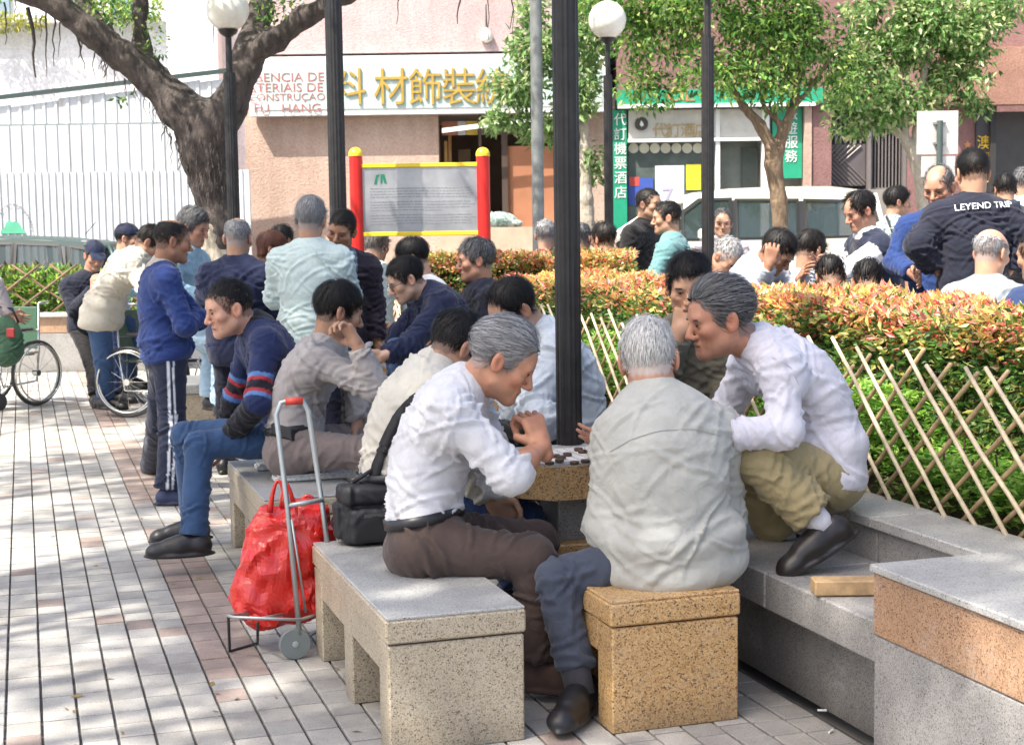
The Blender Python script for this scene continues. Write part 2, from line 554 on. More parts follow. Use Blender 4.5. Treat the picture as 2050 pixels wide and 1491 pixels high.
def frame(fw, up):                    # rows: side, forward, up
    fw = nrm(fw); s = nrm(np.cross(fw, up)); u = np.cross(s, fw)
    return np.stack([s, fw, u])
def yawdir(yaw, pitch=0.0):           # yaw 0 = to the camera, 90 = picture right, 180 = away; pitch > 0 looks down
    a = math.radians(yaw); p = math.radians(pitch)
    return np.array((math.sin(a) * math.cos(p), -math.cos(a) * math.cos(p), -math.sin(p)))
def head_frame(yaw, pitch, roll=0.0):
    fw = yawdir(yaw, pitch)
    s0 = nrm(np.cross(fw, EZ)); u0 = np.cross(s0, fw)
    r = math.radians(roll)
    s = s0 * math.cos(r) + u0 * math.sin(r); u = -s0 * math.sin(r) + u0 * math.cos(r)
    return np.stack([s, fw, u])

SKIN = (0.46, 0.255, 0.165)
def head_prims(c, R, s, neck, face, young=0.0):
    """head in local axes (side, forward, up); face sets small differences between people"""
    def T(p): return c + s * (R.T @ np.asarray(p, float))
    ch = face.get('cheek', 0.0); jw = face.get('jaw', 0.0); ns = face.get('nose', 0.0)
    pr = [ell(T((0, -.014, .036)), R, s * np.array((.075, .096, .086)), .01),
          ell(T((0, .022, -.038)), R, s * np.array((.061 + ch * .5, .066, .078)), .03 * s),
          ell(T((0, .03, .03)), R, s * np.array((.066, .062, .06)), .02 * s),
          cone(T((-.047 - jw, .008, -.062)), T((-.012, .068, -.094)), .02 * s, .016 * s, .025 * s),
          cone(T((.047 + jw, .008, -.062)), T((.012, .068, -.094)), .02 * s, .016 * s, .025 * s),
          ell(T((0, .073, -.092)), R, s * np.array((.024, .02, .019)), .02 * s),
          ell(T((-.044, .058, -.02)), R, s * np.array((.024 + ch, .026, .022)), .02 * s),
          ell(T((.044, .058, -.02)), R, s * np.array((.024 + ch, .026, .022)), .02 * s),
          cone(T((-.04, .078, .022)), T((.04, .078, .022)), .011 * s, .011 * s, .018 * s),
          ell(T((-.031, .096, .003)), R, s * np.array((.02, .016, .012)), .012 * s, 's'),
          ell(T((.031, .096, .003)), R, s * np.array((.02, .016, .012)), .012 * s, 's'),
          ell(T((-.031, .073, .002)), R, s * np.array((.015, .014, .012)), .006 * s),
          ell(T((.031, .073, .002)), R, s * np.array((.015, .014, .012)), .006 * s),
          cone(T((0, .086, .012)), T((0, .109 + ns, -.03)), .008 * s, .0125 * s, .01 * s),
          ell(T((-.014, .098, -.035)), R, s * np.array((.009, .011, .008)), .006 * s),
          ell(T((.014, .098, -.035)), R, s * np.array((.009, .011, .008)), .006 * s),
          cone(T((-.02, .083, -.06)), T((.02, .083, -.06)), .007 * s, .007 * s, .008 * s),
          cone(T((0, .09, -.059)), T((0, .09, -.0592)), .008 * s, .008 * s, .01 * s),
          cone(T((-.016, .083, -.071)), T((.016, .083, -.071)), .0085 * s, .0085 * s, .007 * s),
          sub(cone(T((-.023, .098, -.0655)), T((.023, .098, -.0655)), .0055 * s, .0055 * s, .004 * s))]
    old = face.get('old', 1.0)
    for sg in (-1, 1):
        if old: pr.append(sub(cone(T((sg * .021, .101, -.034)), T((sg * .034, .084, -.066)), .0042 * s, .003 * s, .006 * s)))
        if old: pr.append(sub(cone(T((sg * .022, .092, -.012)), T((sg * .044, .08, -.012)), .003 * s, .002 * s, .006 * s)))
        Re = np.stack([R[0], nrm(R[1] + R[0] * sg * -.35 + R[2] * .2), R[2]])
        Re[0] = nrm(np.cross(Re[1], Re[2])); Re[2] = np.cross(Re[0], Re[1])
        pr.append(ell(T((sg * .08, -.012, -.006)), Re, s * np.array((.009, .021, .034)), .006 * s))
        pr.append(ell(T((sg * .09, -.006, -.004)), Re, s * np.array((.009, .011, .02)), .004 * s, 's'))
    pr.append(cone(T((0, -.03, -.045)), neck, .056 * s, .062 * s, .03 * s))
    return pr
def head_cols(V, c, R, s, tone, face, head=None, seed=0):
    q = ((V - c) @ R.T) / s; rs = np.random.default_rng(seed + 3)
    col = np.tile(np.array(tone, float), (len(V), 1))
    n = noise3(V * 60, 3)[:, None] * .16 + noise3(V * 17, 5)[:, None] * .14
    col *= 0.86 + n
    def paint(mask, cc, a):
        m_ = (mask * a)[:, None]
        col[:] = col * (1 - m_) + np.array(cc) * m_
    def g(p, r):
        d = (q - np.array(p)) / np.array(r)
        return np.exp(-(d ** 2).sum(1))
    red = (tone[0] * 1.02, tone[1] * .72, tone[2] * .7)
    for sg in (-1, 1):
        paint(g((sg * .047, .06, -.028), (.024, .03, .02)), red, .55)
        paint(g((sg * .085, -.01, -.006), (.016, .03, .035)), red, .6)
    paint(g((0, .105, -.034), (.018, .02, .014)), red, .6)
    lip = (tone[0] * .86, tone[1] * .5, tone[2] * .5)
    paint(g((0, .09, -.0605), (.02, .03, .006)), lip, .75)
    paint(g((0, .09, -.0725), (.018, .03, .006)), lip, .75)
    paint(((np.abs(q[:, 2] + .0655) < .0035) & (np.abs(q[:, 0]) < .024) & (q[:, 1] > .06)) * 1.0, (.09, .035, .03), .8)
    if head and head.get('style') is not None:      # short hair thinning out into the skin along the hairline
        dd = make_hairline(c, R, s, head['style'], seed)(V[:, 0], V[:, 1], V[:, 2]) / s
        hl = np.array(HAIRCOL[head.get('hair', 'black')]).mean(0) * .9
        ear = (np.abs(q[:, 0]) > .079) & (np.abs(q[:, 2]) < .04)
        m_ = np.clip(1 - dd / .013, 0, 1) ** 1.3 * (.55 + .45 * noise3(V * 300, seed)) * (q[:, 2] > -.085) * ~ear
        paint(m_, hl, .8)
    for _ in range(9):                                # age spots
        sp = np.array((rs.normal(0, .045), .06, rs.normal(-.01, .04))); dsp = np.linalg.norm((q - sp)[:, [0, 2]], axis=1)
        paint(np.exp(-(dsp / rs.uniform(.003, .007)) ** 2) * (q[:, 1] > .0), (tone[0] * .6, tone[1] * .5, tone[2] * .45), .5)
    stub = face.get('stubble', .25)
    paint(np.clip((-.05 - q[:, 2]) / .03, 0, 1) * (q[:, 1] > .0) * (q[:, 2] > -.12), (.16, .11, .09), stub)
    return col
def small_ell(c, R, rad, col, n=8, m=5):
    V = [c + R.T @ (np.array((0, 0, 1.0)) * rad)]; F = []
    for i in range(1, m):
        ph = math.pi * i / m
        for k in range(n):
            t = 2 * math.pi * k / n
            V.append(c + R.T @ (np.array((math.sin(ph) * math.cos(t), math.sin(ph) * math.sin(t), math.cos(ph))) * rad))
    V.append(c + R.T @ (np.array((0, 0, -1.0)) * rad))
    for k in range(n):
        l = (k + 1) % n
        F.append((0, 1 + k, 1 + l, 1 + l))
        for i in range(m - 2):
            F.append((1 + i * n + k, 1 + (i + 1) * n + k, 1 + (i + 1) * n + l, 1 + i * n + l))
        F.append((1 + (m - 2) * n + k, len(V) - 1, 1 + (m - 2) * n + l, 1 + (m - 2) * n + l))
    return np.array(V), [tuple(dict.fromkeys(f)) for f in F], np.tile(np.array(col, float), (len(V), 1))

HAIRCOL = {'black': ((.005, .0045, .005), (.016, .014, .014)), 'dark': ((.008, .007, .0065), (.028, .023, .021)),
           'grey': ((.15, .15, .155), (.40, .40, .41)), 'saltpepper': ((.035, .035, .037), (.19, .19, .20)),
           'white': ((.45, .44, .42), (.80, .79, .76)), 'brown': ((.10, .04, .03), (.2, .09, .06))}
def make_hairline(c, R, s, style, seed):
    front = style.get('front', .062); nape = style.get('nape', -.07); side = style.get('side', -.012)
    def hairline(X, Y, Z):
        px, py, pz = (X - c[0]) / s, (Y - c[1]) / s, (Z - c[2]) / s
        x = px * R[0, 0] + py * R[0, 1] + pz * R[0, 2]
        y = px * R[1, 0] + py * R[1, 1] + pz * R[1, 2]
        z = px * R[2, 0] + py * R[2, 1] + pz * R[2, 2]
        zc = np.interp(y, [-.11, -.06, -.034, -.026, .006, .014, .034, .046, .07, .1],
                       [nape, nape, nape + .012, .02, .022, side, side + .004, front * .62, front, front])
        zc = zc - np.where(y > .04, np.clip(np.abs(x) - .035, 0, .05) * style.get('temple', .5), 0)
        zc = zc + (np.sin(x * 310 + seed) + np.sin(x * 173 + y * 260 + seed * 2) + np.sin(y * 330 + seed)) * .0022
        d = (zc - z) * s
        bald = style.get('bald')
        if bald:
            bx, by, bz = bald[0]
            q = np.sqrt((x / bald[1][0]) ** 2 + ((y - by) / bald[1][1]) ** 2 + ((z - bz) / bald[1][2]) ** 2)
            q = q + (np.sin(x * 210 + y * 90 + seed) + np.sin(y * 260 - x * 70)) * .03
            d = np.maximum(d, (1 - q) * min(bald[1]) * s)
        return d
    return hairline
def hair_parts(c, R, s, style, colname, lod, seed, rng):
    """cap of hair with a cut hairline, plus ribbons of hair lying on it"""
    def T(p): return c + s * (R.T @ np.asarray(p, float))
    th = style.get('thick', .011); res = (.0062, .008, .011)[lod]
    pr = [ell(T((0, -.014 - th * .15, .036 + th * .55)), R, s * (np.array((.075, .096, .086)) + np.array((th * .62, th * .7, th * .62))), .01)]
    if style.get('top', 0) > 0:
        pr.append(ell(T((style.get('topx', 0), -.002, .088)), R, s * np.array((.058, .066, .034 + style['top'])), .02))
    if style.get('long'):
        pr.append(ell(T((0, -.05, -.06)), R, s * np.array((.075, .05, .1)), .03))
    hairline = make_hairline(c, R, s, style, seed)
    V, F = solid(pr, res, [hairline])
    if len(F) == 0: return None
    n = vnormals(V, F)
    q = ((V - c) @ R.T) / s
    crown = np.array((.01, -.05, .115))
    flow = (q - crown) @ R
    if style.get('back'): flow = flow * .35 - R[1] * .09
    flow = flow + style.get('sweep', 0.0) * R[1] * .1 + style.get('part', 0.0) * R[0] * .1
    flow -= n * (flow * n).sum(1, keepdims=True)
    flow /= np.linalg.norm(flow, axis=1, keepdims=True) + 1e-9
    sd = np.cross(n, flow)
    st = np.stack([(V * sd).sum(1) * 160, (V * flow).sum(1) * 9, (V * n).sum(1) * 9], 1)
    V = V + n * ((noise3(st, seed) - .5) * .004 * s + (noise3(V * 38, seed + 8) - .5) * .008 * s)[:, None]
    lo_, hi_ = [np.array(x) for x in HAIRCOL[colname]]
    g = noise3(st * .8 + 3, seed + 2)[:, None] * .6 + noise3(V * 26, seed)[:, None] * .4
    g = np.clip((g - .3) / .45, 0, 1)
    col = lo_ + (hi_ - lo_) * g ** 1.5
    V = V - n * (th * .5 * s)
    cnt = style.get('strands', (6000, 2600, 900)[lod])
    fi = rng.integers(0, len(F), cnt)
    f = F[fi]; p = (V[f[:, 0]] + V[f[:, 2]]) / 2 + (rng.random((cnt, 3)) - .5) * res * 1.6 + n[f[:, 0]] * (rng.random((cnt, 1)) ** .7 * th * .62 * s)
    nn = n[f[:, 0]]; ff = flow[f[:, 0]] + (rng.random((cnt, 3)) - .5) * style.get('mess', .5)
    ff -= nn * (ff * nn).sum(1, keepdims=True); ff /= np.linalg.norm(ff, axis=1, keepdims=True) + 1e-9
    ss = np.cross(nn, ff)
    ln = (style.get('len', .035) * (.6 + .8 * rng.random(cnt)))[:, None] * s
    w = (.0010, .0017, .0028)[lod] * s
    lift = style.get('lift', .12)
    SV = []; SC = []
    rc = lo_ + (hi_ - lo_) * (rng.random((cnt, 1)) ** 1.3) * 1.1
    for t, ww in ((0, 1), (.5, .9), (1, .15)):
        base = p + ff * ln * t + nn * (ln * lift * t - ln * .25 * t * t + .0015)
        SV.append(base - ss * w * ww); SV.append(base + ss * w * ww); SC += [rc, rc]
    SV = np.stack(SV, 1).reshape(-1, 3); SC = np.stack(SC, 1).reshape(-1, 3)
    b0 = np.arange(cnt)[:, None] * 6
    SF = np.concatenate([b0 + np.array([[0, 1, 3, 2]]), b0 + np.array([[2, 3, 5, 4]])])
    return np.concatenate([V, SV]), np.concatenate([F, SF + len(V)]), np.concatenate([col, SC])

def hand_prims(w, d, thumb, s, curl=.5, spread=.08, side=1, fingers=None):
    """wrist point w, direction d down the hand, thumb = direction the thumb side faces"""
    d = nrm(d); t = nrm(np.asarray(thumb, float) - d * np.dot(thumb, d)); pn = np.cross(d, t) * side  # pn: out of the palm
    def T(x, y, z): return w + s * (d * x + t * y + pn * z)
    pr = [cone(T(-.03, 0, 0), T(.02, 0, 0), .024 * s, .026 * s, .012)]
    for y0, y1 in ((.026, .030), (.009, .010), (-.009, -.010), (-.024, -.029)):
        pr.append(cone(T(.018, y0 * .7, 0), T(.085, y1, 0), .0165 * s, .0135 * s, .012))
    L_ = [(.042, .026, .02), (.047, .029, .021), (.044, .027, .02), (.034, .021, .018)]
    for i, (y1, ln) in enumerate(zip((.030, .010, -.010, -.028), L_)):
        cu = curl if fingers is None else fingers[i]
        p = np.array((.085, y1, 0.0)); a = cu * .6; fan = (1.5 - i) * spread
        for j, l in enumerate(ln):
            dirv = np.array((math.cos(a) * math.cos(fan), math.sin(fan), math.sin(a)))
            q = p + dirv * l
            r1 = (.0090, .0082, .0074)[j] * s; r2 = (.0084, .0076, .0060)[j] * s
            pr.append(cone(T(*p), T(*q), r1, r2, .0022))
            p = q; a += cu * (1.0 if j == 0 else .75)
    a0 = np.array((.022, .03, .006)); a1 = np.array((.052, .055, .016 + .012 * curl)); a2 = np.array((.080, .058 - .018 * curl, .026 + .022 * curl))
    a3 = a2 + np.array((.022, -.008 - .01 * curl, .008 * curl))
    pr += [cone(T(*a0), T(*a1), .0175 * s, .012 * s, .012), cone(T(*a1), T(*a2), .0115 * s, .0098 * s, .005), cone(T(*a2), T(*a3), .0095 * s, .0075 * s, .004)]
    return pr
def shoe_mesh(ank, toe, up, s, res, style='shoe'):
    """upper and sole round an ankle; toe = horizontal direction of the foot, up = foot's up direction"""
    R = frame(toe, up)
    def T(p): return ank + s * (R.T @ np.asarray(p, float))
    z0 = -.075
    pr = [cone(T((0, -.035, z0 + .045)), T((0, .06, z0 + .045)), .040 * s, .042 * s, .02),
          cone(T((0, .06, z0 + .04)), T((.004, .155, z0 + .03)), .042 * s, .036 * s, .02),
          ell(T((.004, .15, z0 + .028)), R, s * np.array((.042, .05, .028)), .02),
          cone(T((0, -.03, z0 + .05)), T((0, -.022, -.005)), .037 * s, .036 * s, .02),
          cone(T((0, .03, z0 + .07)), T((0, .1, z0 + .05)), .032 * s, .032 * s, .02),
          ell(T((0, .06, z0 + .012)), R, s * np.array((.047, .15, .018)), .006)]
    def cut(X, Y, Z):
        z = ((X - ank[0]) * R[2, 0] + (Y - ank[1]) * R[2, 1] + (Z - ank[2]) * R[2, 2])
        return z0 * s - z
    V, F = solid(pr, res, [cut])
    return V, F, ((V - ank) @ R.T) / s
def catmesh(parts):
    Vs, Fs, Cs = [], [], []; n = 0
    for V, F, C in parts:
        Vs.append(V); Cs.append(C)
        Fs += [tuple(int(i) + n for i in f) for f in (F.tolist() if isinstance(F, np.ndarray) else F)]
        n += len(V)
    return np.concatenate(Vs), Fs, np.concatenate(Cs)
SEG = dict(spine=.50, head=.19, sh=.168, ua=.285, fa=.245, hip=.085, th=.42, sn=.41)
def plane_cut(p0, n):
    p0 = np.asarray(p0, float); n = nrm(n)
    return (lambda X, Y, Z: (p0[0] - X) * n[0] + (p0[1] - Y) * n[1] + (p0[2] - Z) * n[2], p0, p0, .01, 'c')
def joint(spec, parent, length):
    if isinstance(spec, np.ndarray): return spec
    px, py, dy = spec
    if isinstance(dy, str):
        r = ray(px, py); r = r / np.linalg.norm(r)
        oc = CAM - parent; b = r @ oc; c = oc @ oc - length ** 2; disc = b * b - c
        t = -b if disc < 0 else -b + (math.sqrt(disc) if dy == '+' else -math.sqrt(disc))
        return CAM + r * t
    return P(px, py, parent[1] + dy)
PERSON_SEED = [100]
def person(label, lod, pose, wear, head, s=1.0, tone=SKIN, face=None, extras=None):
    PERSON_SEED[0] += 17; seed = PERSON_SEED[0]
    rng = np.random.default_rng(seed)
    face = face or {}
    E = {}
    pelvis = pose['pelvis'] if isinstance(pose['pelvis'], np.ndarray) else P(*pose['pelvis'])
    neck = joint(pose['neck'], pelvis, SEG['spine'] * s)
    hc = joint(pose['head'], neck, SEG['head'] * s)
    f = yawdir(pose.get('yaw', 0)); up = nrm(neck - pelvis)
    fsh = nrm(f - up * (f @ up)); side = nrm(np.cross(fsh, up))
    tilt = pose.get('shtilt', 0.0)    # > 0 lifts the person's right shoulder
    fh = yawdir(pose.get('hipyaw', pose.get('yaw', 0)))
    hside = nrm(np.cross(fh, EZ))
    shw = SEG['sh'] * s * pose.get('shw', 1.0)
    drop = up * (.066 * s)
    sh = {'R': neck + side * shw - drop + up * tilt, 'L': neck - side * shw - drop - up * tilt}
    for k_ in ('R', 'L'):
        if 'sh' + k_ in pose: sh[k_] = joint(pose['sh' + k_], neck, shw)
    hip = {'R': pelvis + hside * SEG['hip'] * s, 'L': pelvis - hside * SEG['hip'] * s}
    el, wr, kn, an = {}, {}, {}, {}
    for k_ in ('R', 'L'):
        if 'arm' + k_ in pose:
            e, w = pose['arm' + k_]
            el[k_] = joint(e, sh[k_], SEG['ua'] * s); wr[k_] = joint(w, el[k_], SEG['fa'] * s)
        if 'leg' + k_ in pose:
            e, w = pose['leg' + k_]
            kn[k_] = joint(e, hip[k_], SEG['th'] * s); an[k_] = joint(w, kn[k_], SEG['sn'] * s)
    base = np.array((pelvis[0], pelvis[1], pose.get('ground', 0.0)))
    if an:
        a_ = list(an.values()); base[2] = min(x[2] for x in a_) - .085 * s
    root = empty('person', base, label, 'person', pose.get('group'))
    # ---- torso stations
    hunch = pose.get('hunch', .03); fat = wear.get('fat', 1.0)
    mid = (pelvis + neck) / 2 - fsh * hunch * s * 2
    ts = np.linspace(0, 1, 7)
    lat = np.array((.150, .141, .138, .147, .157, .149, .098)) * s * fat
    dep = np.array((.106, .098, .096, .102, .102, .089, .06)) * s * (.4 + .6 * fat)
    st = []
    for i, t in enumerate(ts):
        p = pelvis * (1 - t) ** 2 + mid * 2 * t * (1 - t) + neck * t * t
        tg = nrm((mid - pelvis) * (1 - t) + (neck - mid) * t)
        sd = nrm(hside * (1 - t) + side * t); sd = nrm(sd - tg * (sd @ tg))
        st.append((p, np.stack([sd, np.cross(tg, sd), tg]), lat[i], dep[i]))
    def torso(inf, lo=0, extra=0.0):
        out = []
        for i, (p, R, a, b) in enumerate(st):
            if i < lo: continue
            q = p - R[2] * (.03 * s if i == 6 else 0)
            out.append(ell(q, R, (a + inf + extra * (i < 2), b + inf + extra * (i < 2), .095 * s), .045 * s))
        bl = wear.get('belly', 0.0)
        if bl > 0:
            p, R, a, b = st[1]
            out.append(ell(p + R[2] * .05 * s + fsh * .05 * s, R, (.12 * s + inf, .08 * s + bl + inf, .12 * s), .06))
        for k_ in ('R', 'L'):
            out.append(cone(neck - up * .004 * s, sh[k_], .046 * s + inf * .4, .048 * s + inf * .8, .05 * s))
        out.append(cone(sh['R'] - up * .05 * s, sh['L'] - up * .05 * s, .058 * s + inf * .8, .058 * s + inf * .8, .05 * s))
        return out
    res = (.0078, .012, .019)[lod]
    top = wear['top']; inf = top.get('inf', .014)
    bones = [(pelvis, mid * .5 + (pelvis + neck) * .25, 17, 4), (mid * .5 + (pelvis + neck) * .25, neck, 17, 4)]
    joints_ = [(pelvis + up * .1, .12)]
    hem0 = top.get('hem', .10)
    pr = torso(inf, 0, top.get('flare', .014 if hem0 > 0 else 0.0))
    hem = top.get('hem', .10)         # how far below the hip centre the garment ends (negative = tucked in above it)
    hn = nrm(st[0][1][2] * .5 + EZ * .5) if hem > 0 else st[0][1][2]
    if hem > .1:
        p, R, a, b = st[0]
        dn = -nrm(st[0][1][2] + EZ)
        out_a = a + inf + top.get('flare', 0.0)
        pr.append(ell(p + dn * hem * .7, np.stack([R[0], np.cross(EZ, R[0]), EZ]), (out_a, b + inf + top.get('flare', 0), hem * .8), .05))
    pr.append(plane_cut(pelvis - hn * hem, hn))
    sl = top.get('sleeve', 'long')
    for k_ in ('R', 'L'):
        if k_ not in el: continue
        a, b, c = sh[k_], el[k_], wr[k_]
        si = inf * .9 + top.get('arm', 0.0)
        if sl == 'none': continue
        if sl == 'short':
            m_ = a + (b - a) * .72
            pr.append(cone(a, m_, .058 * s + si, .058 * s + si, .03 * s, 0.0)); bones.append((a, m_, 20, 5)); continue
        pr.append(cone(a, b, .049 * s + si, .043 * s + si, .035 * s))
        bones.append((a, b, 22, 5)); joints_.append((b, .08)); joints_.append((a, .1))
        if sl == 'rolled':
            m_ = b + (c - b) * .22
            pr.append(cone(b, m_, .046 * s + si, .048 * s + si, .02 * s, 0.0))
        else:
            m_ = b + (c - b) * top.get('cuff', .93)
            pr.append(cone(b, m_, .046 * s + si, .036 * s + si * .9, .02 * s, 0.0)); bones.append((b, m_, 26, 5))
    nk_dir = nrm(hc - neck - up * .0)
    if top.get('collar', True):
        ca = neck + up * .0; ch_ = top.get('collar_h', .04)
        pr.append(cone(ca - nk_dir * .02 - fsh * .004, ca + nk_dir * ch_ * s - fsh * .006, .076 * s, .067 * s, .012, 0.0))
    V, F = solid(pr, res)
    V = folds(V, F, bones, top.get('amp', .012) * s, seed, joints_)
    tops = wear.get('top_name', 'shirt')
    col = None
    E.update(pelvis=pelvis, neck=neck, head=hc, sh=sh, el=el, wr=wr, kn=kn, an=an, up=up, fsh=fsh, side=side, s=s, hip=hip)
    shirt = mk(tops, V, F, top['mat'], root, True, top['colfn'](E, V) if 'colfn' in top else None)
    E['shirtVF'] = (V, F)
    E.update(root=root, pelvis=pelvis, neck=neck, head=hc, sh=sh, el=el, wr=wr, kn=kn, an=an, up=up, fsh=fsh, side=side, st=st, shirt=shirt, s=s, hip=hip)
    if 'paint' in top:                # knitted or printed bands: face material by limb position
        top['paint'](E, shirt, V, F)
    # ---- trousers
    bot = wear.get('bottom')
    if bot and kn:
        bi = bot.get('inf', .014) if bot.get('belted') else bot.get('inf', .006)
        wi = bi if bot.get('belted') else -.004
        p, R, a, b = st[0]
        pr = [ell(p, R, (a + wi - .004, b + wi - .004, .12 * s), .04), ell(p - EZ * .03 - fh * .03 * s, np.stack([hside, np.cross(EZ, hside), EZ]), (.14 * s * fat + wi, .105 * s, .09 * s), .05)]
        bones = []; joints_ = []
        waist = bot.get('waist', .10)
        pr2 = []
        p1, R1, a1, b1 = st[1]
        pr.append(ell(p1, R1, (a1 + wi - (0 if bot.get('belted') else .02), b1 + wi - (0 if bot.get('belted') else .02), .09 * s), .04))
        if bot.get('belted'):
            pr.append(plane_cut(pelvis + st[0][1][2] * waist, -st[0][1][2]))
        for k_ in ('R', 'L'):
            if k_ not in kn: continue
            h, k2, a2 = hip[k_], kn[k_], an[k_]
            pr2.append(cone(h, k2, .074 * s * (.5 + .5 * fat) + bi, .053 * s + bi, .04 * s))
            hm = k2 + (a2 - k2) * bot.get('len', .93)
            pr2.append(cone(k2, hm, .051 * s + bi, bot.get('hemr', .048) * s + bi, .02 * s, 0.0))
            bones += [(h, k2, 15, 4), (k2, hm, 17, 4)]; joints_ += [(k2, .09), (h + (k2 - h) * .15, .12), (hm, .06)]
        V, F = solid(pr + pr2, res)
        V = folds(V, F, bones, bot.get('amp', .013) * s, seed + 5, joints_)
        tr = mk(bot.get('name', 'trousers'), V, F, bot['mat'], root, True, bot['colfn'](E, V) if 'colfn' in bot else None)
        E['trVF'] = (V, F)
        E['trousers'] = tr
        if 'paint' in bot: bot['paint'](E, tr, V, F)
        if bot.get('belted'):
            wp = pelvis + st[0][1][2] * (waist - .018); R0 = st[0][1]
            aa = (st[0][2] + st[1][2]) / 2 + bi + .004; bb = (st[0][3] + st[1][3]) / 2 + bi + .004
            mb = MB(); ring = []
            for k in range(28):
                t = 2 * math.pi * k / 28
                ring.append(wp + R0[0] * aa * math.cos(t) + R0[1] * bb * math.sin(t))
            Vb = []; Fb = []
            for q in ring:
                o = nrm(q - wp)
                Vb += [q - R0[2] * .017, q - R0[2] * .017 + o * .006, q + R0[2] * .017 + o * .006, q + R0[2] * .017]
            n_ = len(ring)
            for k in range(n_):
                l = (k + 1) % n_
                for e in range(4): Fb.append((k * 4 + e, l * 4 + e, l * 4 + (e + 1) % 4, k * 4 + (e + 1) % 4))
            mk('belt', Vb, Fb, plain('belt_leather', (.02, .02, .024), .35), root, True)
        for k_ in ('R', 'L'):
            if k_ not in an: continue
            td = pose.get('toe' + k_, yawdir(pose.get('hipyaw', pose.get('yaw', 0))))
            upf = pose.get('footup' + k_, EZ)
            shoe = wear.get('shoe', dict(mat='shoe_black', col=(.018, .017, .018)))
            V, F, q = shoe_mesh(an[k_], td, upf, s, (.006, .0085, .012)[lod])
            col = np.tile(np.array(shoe['col'], float), (len(V), 1)) * (.85 + .3 * noise3(V * 40, seed))[:, None]
            sole = q[:, 2] < -.058
            col[sole] = shoe.get('sole', (.03, .028, .027))
            mk(shoe.get('name', 'shoe'), V, F, attrmat(shoe['mat'], shoe.get('rough', .38), .5), root, True, col)
    # ---- skin: head, neck, hands and whatever of the arms shows, in one mesh
    yaw, pitch = head['yaw'], head.get('pitch', 0); R = head_frame(yaw, pitch, head.get('roll', 0)); hs = s * head.get('size', 1.0)
    E['R'] = R; E['hs'] = hs
    parts = []
    V, F = solid(head_prims(hc, R, hs, neck - up * .015, face), (.0046, .006, .0085)[lod])
    C = head_cols(V, hc, R, hs, tone, face, head, seed)
    parts.append((V, F, C))
    def T(p): return hc + hs * (R.T @ np.asarray(p, float))
    hcol = HAIRCOL[head.get('hair', 'black')]
    brow = np.array(hcol[0]) * 1.0 + .004
    closed = face.get('closed', .0)
    for sg in (-1, 1):
        Re = np.stack([R[0], R[1], R[2]])
        if closed < .35: parts.append(small_ell(T((sg * .0315, .0835, .0015)), Re, hs * np.array((.0125, .0052, .0042 * (1 - closed) + .0012)), (.22, .18, .16)))
        parts.append(small_ell(T((sg * .0315, .0868, .0012)), Re, hs * np.array((.0062, .0028, .0042 * (1 - closed) + .001)), (.012, .008, .006)))
        parts.append(small_ell(T((sg * .0315, .0862, .0058)), Re, hs * np.array((.0142, .0045, .0019)), (.06, .03, .02)))
        parts.append(small_ell(T((sg * .034, .0885, .0215)), Re, hs * np.array((.0185, .0055, .0038)), brow))
    for k_ in ('R', 'L'):
        if k_ not in el: continue
        hd = pose.get('hand' + k_, {})
        w, e = wr[k_], el[k_]
        d = nrm(w - e) if 'dir' not in hd else nrm(hd['dir'])
        if 'to' in hd: d = nrm(joint(hd['to'], w, .18 * s) - w)
        th = np.asarray(hd.get('thumb', EZ + fsh * .3), float)
        if hd.get('skip'): continue
        pr = hand_prims(w, d, th, s * hd.get('size', 1.0), hd.get('curl', .45), hd.get('spread', .11), hd.get('side', 1 if k_ == 'R' else -1), hd.get('fingers'))
        bare = sl in ('rolled', 'short', 'none')
        a0 = e if bare else e + (w - e) * .7
        pr.insert(0, cone(a0, w, (.040 if bare else .03) * s, .026 * s, .02))
        if bare:
            pr.insert(0, ell(e + (w - e) * .3, frame(w - e, EZ + .1), (.041 * s, .09 * s, .043 * s), .02))
            if sl != 'rolled': pr.insert(0, cone(sh[k_] + (e - sh[k_]) * .45, e, .047 * s, .038 * s, .03))
        V, F = solid(pr, (.0036, .006, .008)[lod])
        n_ = vnormals(V, F)
        C = np.tile(np.array(tone, float), (len(V), 1)) * (.82 + .36 * noise3(V * 45, seed))[:, None]
        kn_ = np.exp(-(np.linalg.norm(V - (w + d * .09 * s), axis=1) / .03) ** 2)[:, None] * .35
        C = C * (1 - kn_) + np.array((tone[0], tone[1] * .75, tone[2] * .72)) * kn_
        parts.append((V, F, C))
    V, F = solid(torso(-.035), .03)   # the body under the clothes
    parts.append((V, F, np.tile(np.array(tone, float), (len(V), 1))))
    if kn and not bot:
        pass
    V, F, C = catmesh(parts)
    body = mk('body', V, F, attrmat('skin', .48, .45, 0, .12, .25, 260), root, True, C)
    E['body'] = body
    if head.get('style') is not None:
        hp = hair_parts(hc, R, hs, head['style'], head.get('hair', 'black'), lod, seed, rng)
        if hp is not None:
            mk('hair', hp[0], hp[1], attrmat('hair', .55, .3), root, True, hp[2])
    if head.get('cap'):
        V, F = solid([ell(T((0, -.012, .046)), R, hs * np.array((.084, .104, .088)), .01), ell(T((0, .115, .045)), frame(R[1] - R[2] * .25, R[2]), hs * np.array((.068, .075, .009)), .012)],
                     (.005, .006, .008)[lod], [lambda X, Y, Z: -((X - hc[0]) * R[2, 0] + (Y - hc[1]) * R[2, 1] + (Z - hc[2]) * R[2, 2]) + .030 * hs])
        mk('cap', V, F, cloth('cap_cloth', (.012, .018, .05)), root, True)
    return E
